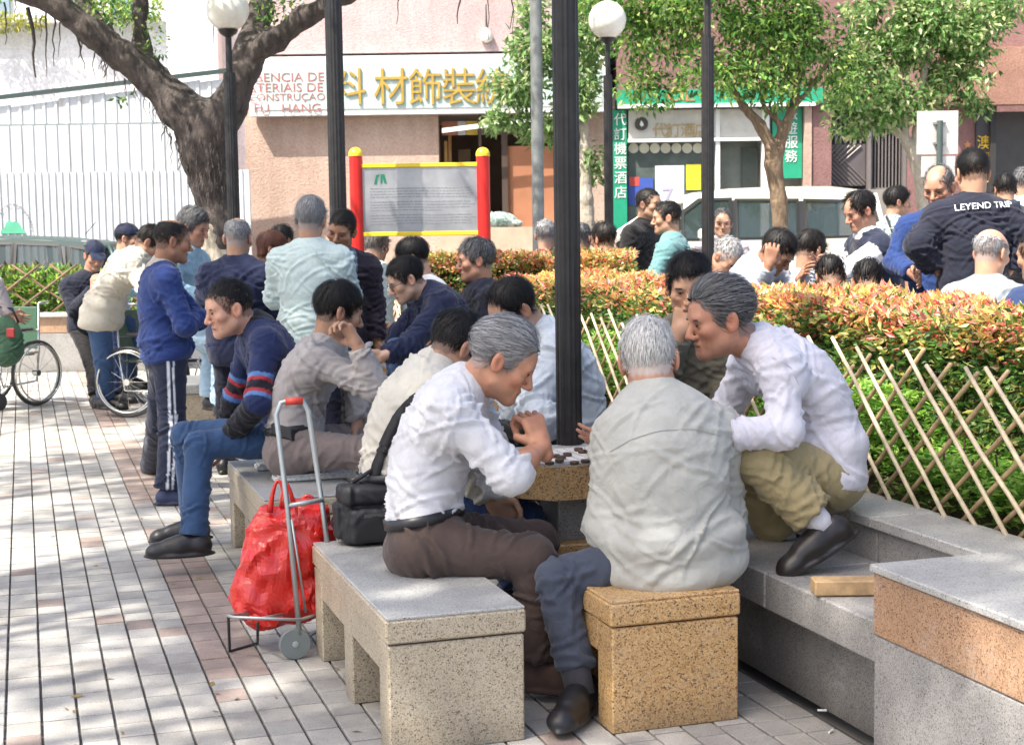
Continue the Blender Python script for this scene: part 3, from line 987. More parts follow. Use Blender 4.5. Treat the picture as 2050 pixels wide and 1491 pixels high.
def auto_pose(kind, hx, hy, Y, yaw, ground=.25, lean=8, s=1.0, headfwd=.05, arms='rest', lift=0.0):
    """a plain sitting or standing pose hung from the head; feet reach the ground"""
    hc = P(hx, hy, Y)
    f = yawdir(yaw); sd = nrm(np.cross(f, EZ)); la = math.radians(lean)
    spine = f * math.sin(la) + EZ * math.cos(la)
    neck = hc - EZ * .165 * s - f * headfwd
    pel = neck - spine * .50 * s
    ft = ground + .08
    p = dict(pelvis=pel, neck=neck, head=hc, yaw=yaw, ground=ground)
    for k_, sg in (('R', 1), ('L', -1)):
        hp = pel + sd * sg * .085 * s; sh = neck + sd * sg * .178 * s - spine * .035
        if kind == 'sit':
            kn = hp + f * .41 * s + sd * sg * .05; kn[2] = max(kn[2] * .5 + (ft + .41) * .5, ft + .38)
            an = kn + f * .02; an[2] = ft
        else:
            an = hp - f * .0 + sd * sg * .03; an[2] = ft
            kn = (hp + an) / 2 + f * .02
        p['leg' + k_] = (kn, an)
        if arms == 'rest':
            el = sh - spine * .24 * s + sd * sg * .07 + f * .09; wr = el + f * .2 * s - sd * sg * .12 - EZ * .06
        elif arms == 'down':
            el = sh - EZ * .28 * s + sd * sg * .04 - f * .02; wr = el - EZ * .23 * s + f * .06
        elif arms == 'hips':
            el = sh - EZ * .19 * s + sd * sg * .13 - f * .07; wr = el - EZ * .13 * s - sd * sg * .11 + f * .05
        elif arms == 'cross':
            el = sh - EZ * .26 * s + sd * sg * .05 + f * .04; wr = el + f * .14 - sd * sg * .2 + EZ * .03
        p['arm' + k_] = (el, wr)
    return p
HS_SHORT = dict(thick=.008, front=.071, nape=-.048, len=.018, lift=.25, mess=.8)
HS_FULL = dict(thick=.014, front=.072, nape=-.05, top=.012, len=.045, lift=.1, mess=.5)
HS_SWEEP = dict(thick=.014, front=.072, nape=-.05, top=.014, len=.05, lift=.08, mess=.4, sweep=-.6, part=.5)
HS_BALD = dict(thick=.007, front=.05, nape=-.05, len=.016, lift=.15, mess=.5, bald=((0, .02, .11), (.062, .125, .062)))
HS_BALDFULL = dict(thick=.005, front=.03, nape=-.048, len=.012, lift=.1, mess=.5, bald=((0, .02, .10), (.085, .13, .085)))
HS_RECEDE = dict(thick=.012, front=.085, nape=-.05, top=.008, len=.04, lift=.1, mess=.5, temple=.0, bald=((0, .085, .075), (.07, .055, .05)))
rnd = random.Random(7)
rg = np.random.default_rng(7)
# ---------------------------------------------------------------- surfaces
def paving_mat(name, lo, hi, rib=True):
    mt, nt, b = newmat(name)
    v = coords(nt, 'World')
    vr = coords(nt, 'World', (1, 1, 1), (0, 0, -TH))
    oi = N(nt, 'ShaderNodeObjectInfo')
    at = N(nt, 'ShaderNodeAttribute', attribute_name='col')
    f = noise(nt, v, 5.0, 6, 0.7)
    base = ramp(nt, f, [(0.28, lo), (0.7, hi)]).outputs[0]
    sp = ramp(nt, noise(nt, v, 170, 3), [(0.35, (.72, .72, .72)), (0.6, (1.05, 1.05, 1.05))]).outputs[0]
    c = mixc(nt, 0.8, base, sp, 'MULTIPLY')
    tone = ramp(nt, oi.outputs['Random'], [(0, (.80, .81, .82)), (1, (1.08, 1.07, 1.05))]).outputs[0]
    c = mixc(nt, 1.0, c, tone, 'MULTIPLY')
    c = mixc(nt, 1.0, c, at.outputs['Color'], 'MULTIPLY')
    dirt = ramp(nt, noise(nt, v, 1.6, 6, 0.75), [(0.34, (.62, .58, .54)), (0.56, (1, 1, 1))]).outputs[0]
    c = mixc(nt, 0.6, c, dirt, 'MULTIPLY')
    L(nt, c, b.inputs['Base Color'])
    b.inputs['Roughness'].default_value = .72
    mp = N(nt, 'ShaderNodeMapping'); mp.inputs['Scale'].default_value = (3, 42, 1); L(nt, vr, mp.inputs['Vector'])
    rb = noise(nt, mp.outputs[0], 1.6, 3, .6)
    gr = noise(nt, v, 220, 3)
    ad = N(nt, 'ShaderNodeMath', operation='MULTIPLY_ADD'); L(nt, gr, ad.inputs[0]); ad.inputs[1].default_value = .35; L(nt, rb, ad.inputs[2])
    bump(nt, b, ad.outputs[0], .5, .006)
    MATS[name] = mt
    return mt
M_TILE = paving_mat('grey_ribbed_paver', (.335, .325, .305), (.50, .48, .45))
M_TILE2 = paving_mat('red_brown_paver', (.27, .205, .178), (.42, .34, .30))
M_BED = plain('dark_joint_bed', (.085, .082, .08), .9, var=.3)
M_ASPH = plain('asphalt', (.075, .075, .078), .85, var=.25, bmp=.3, bscale=90)
M_CONC = plain('pale_concrete', (.34, .33, .32), .8, var=.15, bmp=.2)
M_SOIL = plain('soil', (.07, .048, .032), .95, var=.4, scale=14, bmp=.6, bscale=30)
def sheet(name, poly, z, mat, thick=None):
    mb = MB()
    if thick: mb.prism([(p[0], p[1], z - thick) for p in poly], (0, 0, thick))
    else: mb.add([(p[0], p[1], z) for p in poly], [tuple(range(len(poly)))])
    o = fixn(mb.obj(name, mat)) if thick else mb.obj(name, mat)
    return tag(o, kind='structure')
sheet('ground', [(-300, -100), (300, -100), (300, 600), (-300, 600)], -.06, M_CONC)
UL, VMAX = 2.30, 17.2
plaza = sheet('plaza_paving', [B(-6, -2)[:2], B(UL, -2)[:2], B(UL, 18.6)[:2], B(-6, 18.6)[:2]], -.012, M_BED)
plaza['kind'] = 'structure'
sheet('road', [(-60, 18.2), (60, 18.2), (60, 22.2), (-60, 22.2)], .02, M_ASPH, .05)
sheet('pavement', [(-60, 22.3), (60, 22.3), (60, 24.4), (-60, 24.4)], .14, M_CONC, .12)
# tiles: columns .108 wide along EY, .24 long, joints staggered
CW, TL, JW = .1085, .128, .0085
t_me = {}
def tile_mesh(nm, mat):
    mb = MB(); mb.box((0, 0, -.011), CW - JW, TL - .008, .022, bev=.0025)
    me = bpy.data.meshes.new('paving_tile'); me.from_pydata(mb.V, [], mb.F); me.materials.append(mat)
    a = me.color_attributes.new('col', 'FLOAT_COLOR', 'POINT'); a.data.foreach_set('color', np.ones(len(mb.V) * 4, dtype=np.float32))
    return me
ROTZ = Matrix.Rotation(TH, 4, 'Z')
me_g, me_r = tile_mesh('g', M_TILE), tile_mesh('r', M_TILE2)
u_red = UV(G(470, 1491))[0]
i_red = round(u_red / CW)
tiles = []
for i in range(int(-4.2 / CW), int(UL / CW)):
    off = rnd.uniform(-.16, .16) * TL + (.5 * TL if rnd.random() < .15 else 0)
    for j in range(int(2.6 / TL), int(18.4 / TL)):
        u = (i + .5) * CW; v = j * TL + off
        red = (i_red <= i < i_red + 2) and (int(v / .72) % 5 != 1) or (rnd.random() < .05)
        c = B(u, v)
        if c[1] < 2.4: continue
        d = FWD @ (c - CAM)
        px = W0 / 2 + FPX * ((c - CAM) @ RGT) / d; py = H0 / 2 - FPX * ((c - CAM) @ UPV) / d
        tiles.append((u, v, red, -60 < px < 2110 and 500 < py < 1530, py))
vis = [t for t in tiles if t[3]]
vis.sort(key=lambda t: -t[4])
near = set(id(t) for t in [t for t in vis if not (640 < W0 / 2 and False)][:300])
def tile_tf(u, v):
    c = B(u, v, rnd.uniform(-.0012, .0012))
    return Matrix.Translation(Vector([float(x) for x in c])) @ ROTZ @ Matrix.Rotation(rnd.uniform(-.004, .004), 4, 'Z')
rest = {0: [], 1: []}
for t in tiles:
    if id(t) in near:
        o = bpy.data.objects.new('paving_tile', me_r if t[2] else me_g); COL.objects.link(o)
        o.matrix_world = tile_tf(t[0], t[1]); o.parent = plaza
    else: rest[int(t[2])].append(t)
for key, lst in rest.items():
    V = []; F = []; C = []
    hx, hy = (CW - JW) / 2, (TL - .008) / 2
    for t in lst:
        c = B(t[0], t[1], rnd.uniform(-.0012, .0012)); n = len(V)
        for (a, b_) in ((-1, -1), (1, -1), (1, 1), (-1, 1)): V.append(c + EX * a * hx + EY * b_ * hy)
        for (a, b_) in ((-1, -1), (1, -1), (1, 1), (-1, 1)): V.append(c + EX * a * (hx + .001) + EY * b_ * (hy + .001) - EZ * .012)
        F.append((n, n + 1, n + 2, n + 3))
        for k in range(4): F.append((n + k, n + 4 + k, n + 4 + (k + 1) % 4, n + (k + 1) % 4))
        C += [[rnd.uniform(.82, 1.08)] * 3] * 8
    o = mk('paving_tile', V, F, M_TILE2 if key else M_TILE, plaza, False, np.array(C)); o['kind'] = 'stuff'

# ---------------------------------------------------------------- granite furniture
M_GTOP = granite('grey_granite_top', (.40, .405, .40), (.27, .27, .27), (.52, .52, .51), 330, .25, .4, stain=.8)
M_GTAN = granite('tan_granite', (.42, .355, .255), (.23, .19, .14), (.55, .48, .37), 270, .15)
M_GORA = granite('orange_granite', (.52, .30, .115), (.24, .135, .065), (.68, .47, .24), 215, .1)
M_GRED = granite('red_brown_granite', (.37, .215, .13), (.20, .115, .075), (.50, .33, .21), 270, .2)
M_GGRY = granite('grey_granite', (.29, .285, .28), (.18, .18, .18), (.40, .39, .38), 320, .2, .5, stain=.8)
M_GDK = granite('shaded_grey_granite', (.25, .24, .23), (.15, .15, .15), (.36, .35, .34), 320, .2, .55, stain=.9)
def bench(label, u0, v0, wu, lv, h, body, topm, legs=3, group=None, slab=.075):
    """granite bench, near-left corner at (u0, v0): slab on cross panels with a rail down each side"""
    c = B(u0 + wu / 2, v0 + lv / 2)
    r = empty('stone_bench', c, label, 'bench', group)
    mb = MB(); mb.box(B(u0 + wu / 2, v0 + lv / 2, h - slab / 2 + .0), wu, lv, slab - .006, EX, EY, bev=.006)
    mb.obj('seat_slab', body, r)
    mb = MB(); mb.box(B(u0 + wu / 2, v0 + lv / 2, h + .002), wu - .006, lv - .006, .01, EX, EY, bev=.003)
    mb.obj('seat_top', topm, r)
    th = .12
    for k in range(legs):
        v = v0 + .004 + th / 2 + (lv - .008 - th) * k / (legs - 1)
        mb = MB(); mb.box(B(u0 + wu / 2, v, (h - slab) / 2 - .002), wu - .012, th, h - slab - .002, EX, EY, bev=.005)
        mb.obj('leg', body, r)
    for sg in (0, 1):
        u = u0 + .03 + sg * (wu - .06)
        mb = MB(); mb.box(B(u, v0 + lv / 2, h - slab - .05), .045, lv - 2 * th - .012, .098, EX, EY, bev=.003)
        mb.obj('rail', body, r)
    return r
ZS = .40
uA, vA = UV(G(772, 1243, ZS)); uA2 = UV(G(1050, 1214, ZS))[0]; vA2 = UV(G(632, 1088, ZS))[1]
WB = uA2 - uA
bench('tan granite bench nearest the camera, under the man in brown trousers', uA, vA, WB, vA2 - vA, ZS, M_GTAN, M_GTOP, 3, 'granite benches')
uC, vC = UV(G(1222, 1209, ZS)); uC2 = UV(G(1496, 1190, ZS))[0]
bench('orange speckled granite stool under the white-haired man', uC, vC, uC2 - uC, .46, ZS, M_GORA, M_GORA, 2, None)
uB, vB = UV(G(527, 1003, ZS))
bench('grey granite bench under the man in the striped sweater', uB, vB, WB, 1.15, ZS, M_GTAN, M_GTOP, 3, 'granite benches')
# chess table at the lamp post
uT, vT = UV(G(1066, 934, .70))
def chess_table(label, u0, v0, wu, lv, h, ch=.10):
    c = B(u0 + wu / 2, v0 + lv / 2)
    r = empty('chess_table', c, label, 'table', 'stone chess tables')
    def octo(z, g=0.0):
        a, b_ = wu - 2 * g, lv - 2 * g
        return [B(u0 + g + x, v0 + g + y, z) for x, y in ((ch, 0), (a - ch, 0), (a, ch), (a, b_ - ch), (a - ch, b_), (ch, b_), (0, b_ - ch), (0, ch))]
    mb = MB(); mb.prism(octo(h - .125), (0, 0, .117)); fixn(mb.obj('table_edge', M_GORA, r))
    mb = MB(); mb.prism(octo(h - .009, .004), (0, 0, .011)); fixn(mb.obj('table_top', M_GTOP, r))
    mb = MB(); mb.box(B(u0 + wu * .42, v0 + lv * .45, .205), .34, .34, .41, EX, EY, bev=.006); mb.obj('pedestal', M_GORA, r)
    mb = MB(); mb.box(B(u0 + wu * .42, v0 + lv * .45, .49), .2, .2, .165, EX, EY, bev=.004); mb.obj('pedestal_neck', M_GGRY, r)
    return r
chess_table('octagonal orange granite chess table in front of the black lamp post', uT - .02, vT, .60, .46, .70)
# paper chess board and pieces
cx = B(uT + .30, vT + .22)
M_PAPER = plain('white_paper', (.74, .73, .70), .8, var=.05)
mb = MB(); mb.box(B(uT + .27, vT + .19, .7045), .36, .30, .003, EX, EY)
o = mb.obj('paper_chess_board', M_PAPER); tag(o, 'white paper game board lying on the granite chess table', 'game board')
mb = MB()
for k in range(9): mb.box(B(uT + .11 + k * .04, vT + .19, .7063), .0018, .27, .0008, EX, EY)
for k in range(10): mb.box(B(uT + .27, vT + .055 + k * .03, .7063), .32, .0016, .0008, EX, EY)
g_ = mb.obj('grid_line', plain('board_ink', (.25, .2, .18), .8)); setparent(g_, o)
g_.matrix_parent_inverse = Matrix()
M_WOODP = plain('dark_wood', (.085, .048, .03), .45, var=.3, scale=60)
k = 0
for (px, py) in ((1112, 912), (1124, 915), (1136, 909), (1120, 921), (1158, 899), (1166, 903), (1182, 905), (1190, 915), (1150, 926), (1172, 922), (1100, 926)):
    q = G(px, py, .713); mb = MB()
    mb.lathe((q[0], q[1], .7066), [(.0145, 0), (.0165, .003), (.0165, .0085), (.0145, .0115)], 14)
    o = autosmooth(mb.obj('chess_piece', M_WOODP)); tag(o, 'small round dark wooden playing piece on the game board', 'game piece', 'round wooden pieces on the paper board'); k += 1

# ---------------------------------------------------------------- raised planter with ledge, right
uLd, vLd = UV(G(1740, 1240, ZS)); uLd = (uLd + UV(G(1492, 1127, ZS))[0]) / 2
uW = UV(G(1720, 1030, .55))[0]; uW = (uW + UV(G(2050, 1130, .55))[0]) / 2
uFen = UV(G(1872, 1028, .55))[0]
V0, V1 = 2.6, 12.6
pl = empty('planter', B(uW + .7, (V0 + V1) / 2), 'long raised granite planter with a seat ledge along the hedge', 'planter')
for k in range(6):
    a = V0 + k * (V1 - V0) / 6; b_ = a + (V1 - V0) / 6 - .006; vm = (a + b_) / 2
    mb = MB(); mb.box(B((uLd + uW) / 2 + .01, vm, ZS - .06), uW - uLd + .02, b_ - a, .12, EX, EY, bev=.006); mb.obj('ledge_slab', M_GGRY, pl)
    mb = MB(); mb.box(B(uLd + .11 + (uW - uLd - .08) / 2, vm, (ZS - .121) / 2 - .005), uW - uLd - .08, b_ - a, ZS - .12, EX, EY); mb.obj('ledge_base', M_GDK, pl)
    mb = MB(); mb.box(B(uW + .11, vm, .25), .19, b_ - a, .525, EX, EY, bev=.004); mb.obj('wall_block', M_GGRY, pl)
    mb = MB(); mb.box(B((uW + uFen) / 2 + .005, vm, .533), uFen - uW + .03, b_ - a, .038, EX, EY, bev=.005); mb.obj('coping_stone', M_GTOP, pl)
mb = MB(); mb.box(B(uFen + .92, (V0 + V1) / 2, .24), 1.78, V1 - V0, .50, EX, EY); so = mb.obj('soil', M_SOIL, pl)
# high bench end at the right edge
uK, vK = UV(G(1748, 1143, .56)); vK0 = UV(G(2032, 1268, .56))[1]
r = empty('stone_block', B(uK + .25, (vK + vK0) / 2), 'tall two-tone granite block cut off by the right edge', 'stone block')
mb = MB(); mb.box(B(uK + .27, (vK + vK0) / 2, .57), .56, vK - vK0 + .012, .022, EX, EY, bev=.004); mb.obj('top_slab', M_GTOP, r)
mb = MB(); mb.box(B(uK + .27, (vK + vK0) / 2, .471), .54, vK - vK0, .176, EX, EY, bev=.005); mb.obj('upper_band', M_GRED, r)
mb = MB(); mb.box(B(uK + .27, (vK + vK0) / 2, .19), .534, vK - vK0 - .006, .382, EX, EY, bev=.004); mb.obj('base', M_GGRY, r)
q0, q1 = G(1625, 1195, ZS), G(1800, 1195, ZS)
mb = MB(); mb.box((q0 + q1) / 2 + np.array((.03, .04, .026)), .30, .075, .046, X0, None, EZ, bev=.004)
M_WOOD = plain('raw_wood', (.44, .29, .15), .7, var=.25, scale=30, bmp=.2)
o = mb.obj('timber_offcut', M_WOOD); tag(o, 'short raw timber offcut lying on the seat ledge', 'timber')

# ---------------------------------------------------------------- bamboo lattice fence on the planter
M_BAM = plain('pale_bamboo', (.62, .51, .35), .5, var=.25, scale=18)
M_BAM2 = plain('brown_bamboo', (.44, .31, .17), .55, var=.3, scale=18)
fen = empty('bamboo_fence', B(uFen, 7, .55), 'low lattice fence of split bamboo sticks along the planter', 'fence')
def stick(p0, p1, r, mat, par):
    pts = [p0 + (p1 - p0) * t for t in (0, .27, .5, .77, 1)]
    j = [np.array((rnd.uniform(-.004, .004), rnd.uniform(-.004, .004), 0)) for _ in pts]
    mb = MB(); mb.tube([a + b_ for a, b_ in zip(pts, j)], [r, r * .95, r * 1.02, r * .93, r * .85], 6)
    o = mb.obj('bamboo_stick', mat, par, True)
    return o
v = 2.9
while v < 12.2:
    h = rnd.uniform(.48, .55); ln = rnd.uniform(.56, .62)
    stick(B(uFen + .0, v, .54), B(uFen + .0, v + ln, .55 + h), .0085, M_BAM, fen)
    v2 = v + rnd.uniform(-.03, .03)
    stick(B(uFen + .022, v2 + .6, .54), B(uFen + .022, v2 + .02, .55 + h * rnd.uniform(.85, 1.0)), .0085, M_BAM2, fen)
    v += .158 + rnd.uniform(-.012, .012)

# ---------------------------------------------------------------- leaves
M_LEAF = attrmat('leaf', .42, .5, .45)
def leaf_cloud(pts, dirs, ups, ln, wd, cols, fold=.25):
    """one small folded blade per point: six corners, two faces"""
    n = len(pts)
    d = dirs / (np.linalg.norm(dirs, axis=1, keepdims=True) + 1e-9)
    s = np.cross(d, ups); s /= np.linalg.norm(s, axis=1, keepdims=True) + 1e-9
    u = np.cross(s, d)
    ln = np.asarray(ln).reshape(-1, 1); wd = np.asarray(wd).reshape(-1, 1)
    base = pts; mid = pts + d * ln * .5 - u * ln * .03; tip = pts + d * ln - u * ln * .12
    lft = pts + d * ln * .45 + s * wd + u * wd * fold; rgt = pts + d * ln * .45 - s * wd + u * wd * fold
    V = np.stack([base, lft, tip, rgt, mid], 1).reshape(-1, 3)
    b0 = np.arange(n)[:, None] * 5
    F = np.concatenate([b0 + np.array([[0, 1, 2, 4]]), b0 + np.array([[0, 4, 2, 3]])])
    return V, F, np.repeat(cols, 5, axis=0)
def pick(pal, n, w=None):
    pal = np.array(pal); c = pal[rg.choice(len(pal), n, p=None if w is None else np.array(w) / np.sum(w))]
    return np.clip(c * rg.uniform(.7, 1.25, (n, 1)), 0, 1)
RED = [(.78, .15, .12), (.85, .38, .14), (.88, .62, .22), (.88, .76, .36), (.82, .28, .27), (.62, .62, .20), (.88, .52, .40)]
GRN = [(.08, .18, .04), (.14, .28, .06), (.05, .11, .03), (.28, .34, .08), (.42, .38, .10), (.14, .09, .04)]
LIME = [(.22, .46, .06), (.32, .56, .09), (.14, .34, .045), (.44, .60, .13)]
def hedge(name, label, corners, z0, z1, nt_, ns_, seed, nparts=0):
    """clipped hedge in a box: corners = four ground points (front-left going round); red tips on top, green sides"""
    r = empty(name, (corners[0] + corners[2]) / 2, label, 'hedge')
    c0, c1, c2, c3 = [np.asarray(c, float) for c in corners]
    def bil(a, b_): return (c0 * (1 - a) + c1 * a)[None, :] * (1 - b_)[:, None] + 0 if False else ((1 - b_)[:, None] * (c0[None] * (1 - a)[:, None] + c1[None] * a[:, None]) + b_[:, None] * (c3[None] * (1 - a)[:, None] + c2[None] * a[:, None]))
    fr = nrm(np.cross(EZ, c1 - c0)); fr = fr if fr @ (c3 - c0) < 0 else -fr   # outward normal of the front
    lumps = lambda p, k: noise3(p * 3.2, k) - .5
    # dark twiggy core
    mb = MB(); ins = .10
    q = [c0 - fr * ins, c1 - fr * ins, c2 + fr * ins * .4, c3 + fr * ins * .4]
    mb.prism([np.array((x[0], x[1], z0)) for x in q], (0, 0, z1 - z0 - .10)); fixn(mb.obj('twig_core', plain('hedge_twigs', (.035, .026, .015), .95, var=.5, scale=40, bmp=.8, bscale=50), r))
    # top
    a = rg.random(nt_); b_ = rg.random(nt_)
    p = bil(a, b_); p[:, 2] = z1 + lumps(p, seed) * .12 - rg.random(nt_) ** 2 * .14
    d = np.stack([rg.normal(0, .55, nt_), rg.normal(0, .55, nt_), rg.uniform(.1, .75, nt_)], 1)
    depth = z1 + lumps(p, seed) * .12 - p[:, 2]
    patch = noise3(p * 1.7 + 4, seed + 5)
    c = pick(RED, nt_, [3.2, 3, 2.6, 2, 3, 2, 2.6]); g = pick(GRN, nt_)
    y = pick([(.80, .66, .22), (.76, .56, .18), (.62, .62, .20)], nt_)
    c = np.where((patch > .52)[:, None] & (rg.random(nt_) < .4)[:, None], y, c)
    c = np.where((rg.random(nt_) < .22 + depth * 4.0)[:, None], g, c)
    T = leaf_cloud(p, d, np.tile(EZ, (nt_, 1)) + rg.normal(0, .5, (nt_, 3)), rg.uniform(.026, .062, nt_), rg.uniform(.0055, .0105, nt_), c)
    # front and far side
    a = rg.random(ns_); h = rg.random(ns_) ** .85
    p = (c0[None] * (1 - a)[:, None] + c1[None] * a[:, None]) - fr[None] * (rg.random(ns_) ** 1.5 * .13 + (lumps(np.stack([a * 9, h * 3, a * 0], 1), seed + 9)) * .10)[:, None]
    p[:, 2] = z0 + .05 + (z1 - z0 - .05) * h
    d = fr[None] * rg.uniform(.1, 1, ns_)[:, None] + np.stack([rg.normal(0, .6, ns_), rg.normal(0, .6, ns_), rg.uniform(-.5, .9, ns_)], 1)
    c = pick(GRN, ns_, [4, 4, 3, 2, 1.5, 1.5]); rr = pick(RED, ns_)
    c = np.where((rg.random(ns_) < np.clip(h - .70, 0, 1) * 2.2)[:, None], rr, c)
    S = leaf_cloud(p, d, rg.normal(0, 1, (ns_, 3)), rg.uniform(.026, .056, ns_), rg.uniform(.006, .0115, ns_), c)
    V = np.concatenate([T[0], S[0]]); F = np.concatenate([T[1], S[1] + len(T[0])]); C = np.concatenate([T[2], S[2]])
    # the largest leaves stand as parts of their own
    lp = V.reshape(-1, 5, 3)
    if nparts:
        q = lp[:, 0] - CAM; dd = q @ FWD
        px = W0 / 2 + FPX * (q @ RGT) / dd; py = H0 / 2 - FPX * (q @ UPV) / dd
        ok = (px > 1180) & (px < 2045) & (py > 0)
        ln = np.linalg.norm(lp[:, 2] - lp[:, 0], axis=1) / dd
        ln = np.where(ok, ln, 0)
        # spread over what shows: outermost leaves only
        ln = ln * (1 - 3 * np.concatenate([depth, np.full(ns_, .05)]).clip(0, .3))
        big = np.argsort(-ln)[:nparts]
        keep = np.ones(len(lp), bool); keep[big] = False
        Cl = C.reshape(-1, 5, 3)
        for i in big:
            mk('leaf', lp[i], [(0, 1, 2, 4), (0, 4, 2, 3)], M_LEAF, r, False, Cl[i])
        lp = lp[keep]; C = Cl[keep].reshape(-1, 3)
        n = len(lp); b0 = np.arange(n)[:, None] * 5
        V = lp.reshape(-1, 3); F = np.concatenate([b0 + np.array([[0, 1, 2, 4]]), b0 + np.array([[0, 4, 2, 3]])])
    o = mk('foliage', V, F, M_LEAF, r, False, C); o['kind'] = 'stuff'
    return r
hu0, hu1 = uFen + .40, uFen + 1.12
hedge('clipped_hedge', 'red-tipped clipped hedge behind the bamboo fence', [B(hu0, 2.7), B(hu0, 10.6), B(hu1, 10.6), B(hu1, 2.7)], .49, 1.165, 52000, 38000, 11, 300)
c_ = [P(835, 560, 11.2), P(1270, 560, 10.6), P(1270, 560, 11.4), P(835, 560, 12.0)]
hedge('clipped_hedge', 'far red-tipped hedge row under the red-posted notice board', c_, .2, 1.33, 12000, 8000, 12)
# low lime-green shrub in front of the hedge
def low_shrub(label, ua, ub, va, vb, z0, zt, n, seed):
    r = empty('low_shrub', B((ua + ub) / 2, (va + vb) / 2, z0), label, 'shrub')
    u = rg.uniform(ua, ub, n); v = rg.uniform(va, vb, n)
    p = EX[None] * u[:, None] + EY[None] * v[:, None]
    hgt = .35 + .75 * noise3(np.stack([u * 2.6, v * 2.6, u * 0], 1), seed) + .25 * (noise3(np.stack([u * 9, v * 9, u * 0], 1), seed + 1) - .5)
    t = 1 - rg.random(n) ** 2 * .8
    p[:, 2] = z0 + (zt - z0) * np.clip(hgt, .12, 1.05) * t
    ang = rg.uniform(0, 2 * math.pi, n)
    d = np.stack([np.cos(ang), np.sin(ang), rg.uniform(-.1, .8, n)], 1)
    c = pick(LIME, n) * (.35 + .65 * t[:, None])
    V, F, C = leaf_cloud(p, d, np.tile(EZ, (n, 1)) + rg.normal(0, .4, (n, 3)), rg.uniform(.028, .055, n), rg.uniform(.006, .011, n), c)
    o = mk('foliage', V, F, M_LEAF, r, False, C); o['kind'] = 'stuff'
    mb = MB()
    for k in range(50):
        a = B(rnd.uniform(ua, ub), rnd.uniform(va, vb), z0 - .02); mb.tube([a, a + np.array((rnd.uniform(-.08, .08), rnd.uniform(-.08, .08), (zt - z0) * .7))], .004, 4)
    so_ = mb.obj('stem', plain('twig', (.09, .06, .035), .9), r); so_['kind'] = 'stuff'
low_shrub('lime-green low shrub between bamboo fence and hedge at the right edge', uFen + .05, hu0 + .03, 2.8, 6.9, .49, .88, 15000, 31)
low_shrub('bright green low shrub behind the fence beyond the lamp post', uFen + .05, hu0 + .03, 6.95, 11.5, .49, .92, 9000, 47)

# ---------------------------------------------------------------- terrace beyond the hedge
uT0 = uFen + 1.85
sheet('terrace', [B(uT0, 1)[:2], (40, 2), (40, 18.1), (-1.6, 18.1), (-1.6, 12.2), B(uT0, 12.4)[:2]], .25, M_CONC, .3)

# ---------------------------------------------------------------- street lamps
M_IRON = plain('black_iron', (.022, .021, .022), .42, .3, var=.35, scale=20, bmp=.15, bscale=90)
def globe_mat():
    mt, nt, b = newmat('opal_globe')
    b.inputs['Base Color'].default_value = (.82, .80, .74, 1); b.inputs['Roughness'].default_value = .25
    b.inputs['Subsurface Weight'].default_value = .3; b.inputs['Subsurface Radius'].default_value = (.1, .1, .1)
    v = coords(nt, 'World'); L(nt, ramp(nt, noise(nt, v, 7, 5), [(.3, (.62, .58, .50)), (.7, (.86, .84, .78))]).outputs[0], b.inputs['Base Color'])
    return mt
M_GLOBE = globe_mat()
def lamp(label, x, y, z0, r, top=3.2):
    e = empty('street_lamp', (x, y, z0), label, 'street lamp', 'black globe lamps')
    mb = MB(); mb.lathe((x, y, z0), [(r * 1.9, 0), (r * 1.9, .05), (r * 1.35, .10), (r * 1.3, .30), (r * 1.05, .34)], 20); autosmooth(mb.obj('base', M_IRON, e))
    mb = MB(); mb.lathe((x, y, z0), [(r, .34), (r, top - z0 - .35), (r * .96, top - z0 - .32)], 32, flute=.06); mb.obj('post', M_IRON, e)
    mb = MB(); mb.lathe((x, y, z0), [(r * .55, top - z0 - .33), (r * .5, top - z0 - .03), (r * 1.3, top - z0), (r * 1.6, top - z0 + .03)], 20); autosmooth(mb.obj('collar', M_IRON, e))
    R = .178; pr = []
    for k in range(15):
        t = -1.2 + (math.pi / 2 + 1.2) * k / 14
        pr.append((max(R * math.cos(t), .002), R * math.sin(t)))
    mb = MB(); mb.lathe((x, y, top + .03 + R * .93), pr, 28); mb.obj('globe', M_GLOBE, e, True)
q = P(1138, 700, 5.62); lamp('thick black lamp post standing behind the granite chess table', q[0], q[1], 0, .049)
q = P(674, 300, 10.2); lamp('black lamp post behind the man in the white shirt, left of the notice board', q[0], q[1], 0, .058, 3.45)
q = P(464, 300, 12.6); lamp('globe lamp in front of the big forked tree', q[0], q[1], 0, .052, 3.17)
q = P(1218, 300, 14.4); lamp('globe lamp with round white globe beside the travel shop', q[0], q[1], .25, .044, 3.29)
q = P(1417, 300, 11.0); lamp('black lamp post in front of the parked van', q[0], q[1], .25, .047)
M_GALV = plain('galvanised_steel', (.24, .25, .245), .45, .6, var=.3, scale=8)
q = P(1076, 300, 15.2); mb = MB(); mb.lathe((q[0], q[1], .25), [(.085, 0), (.085, .02), (.062, .03), (.058, 6.5)], 18); o = autosmooth(mb.obj('utility_pole', M_GALV)); tag(o, 'tall slim grey steel pole left of the thick lamp post', 'pole')

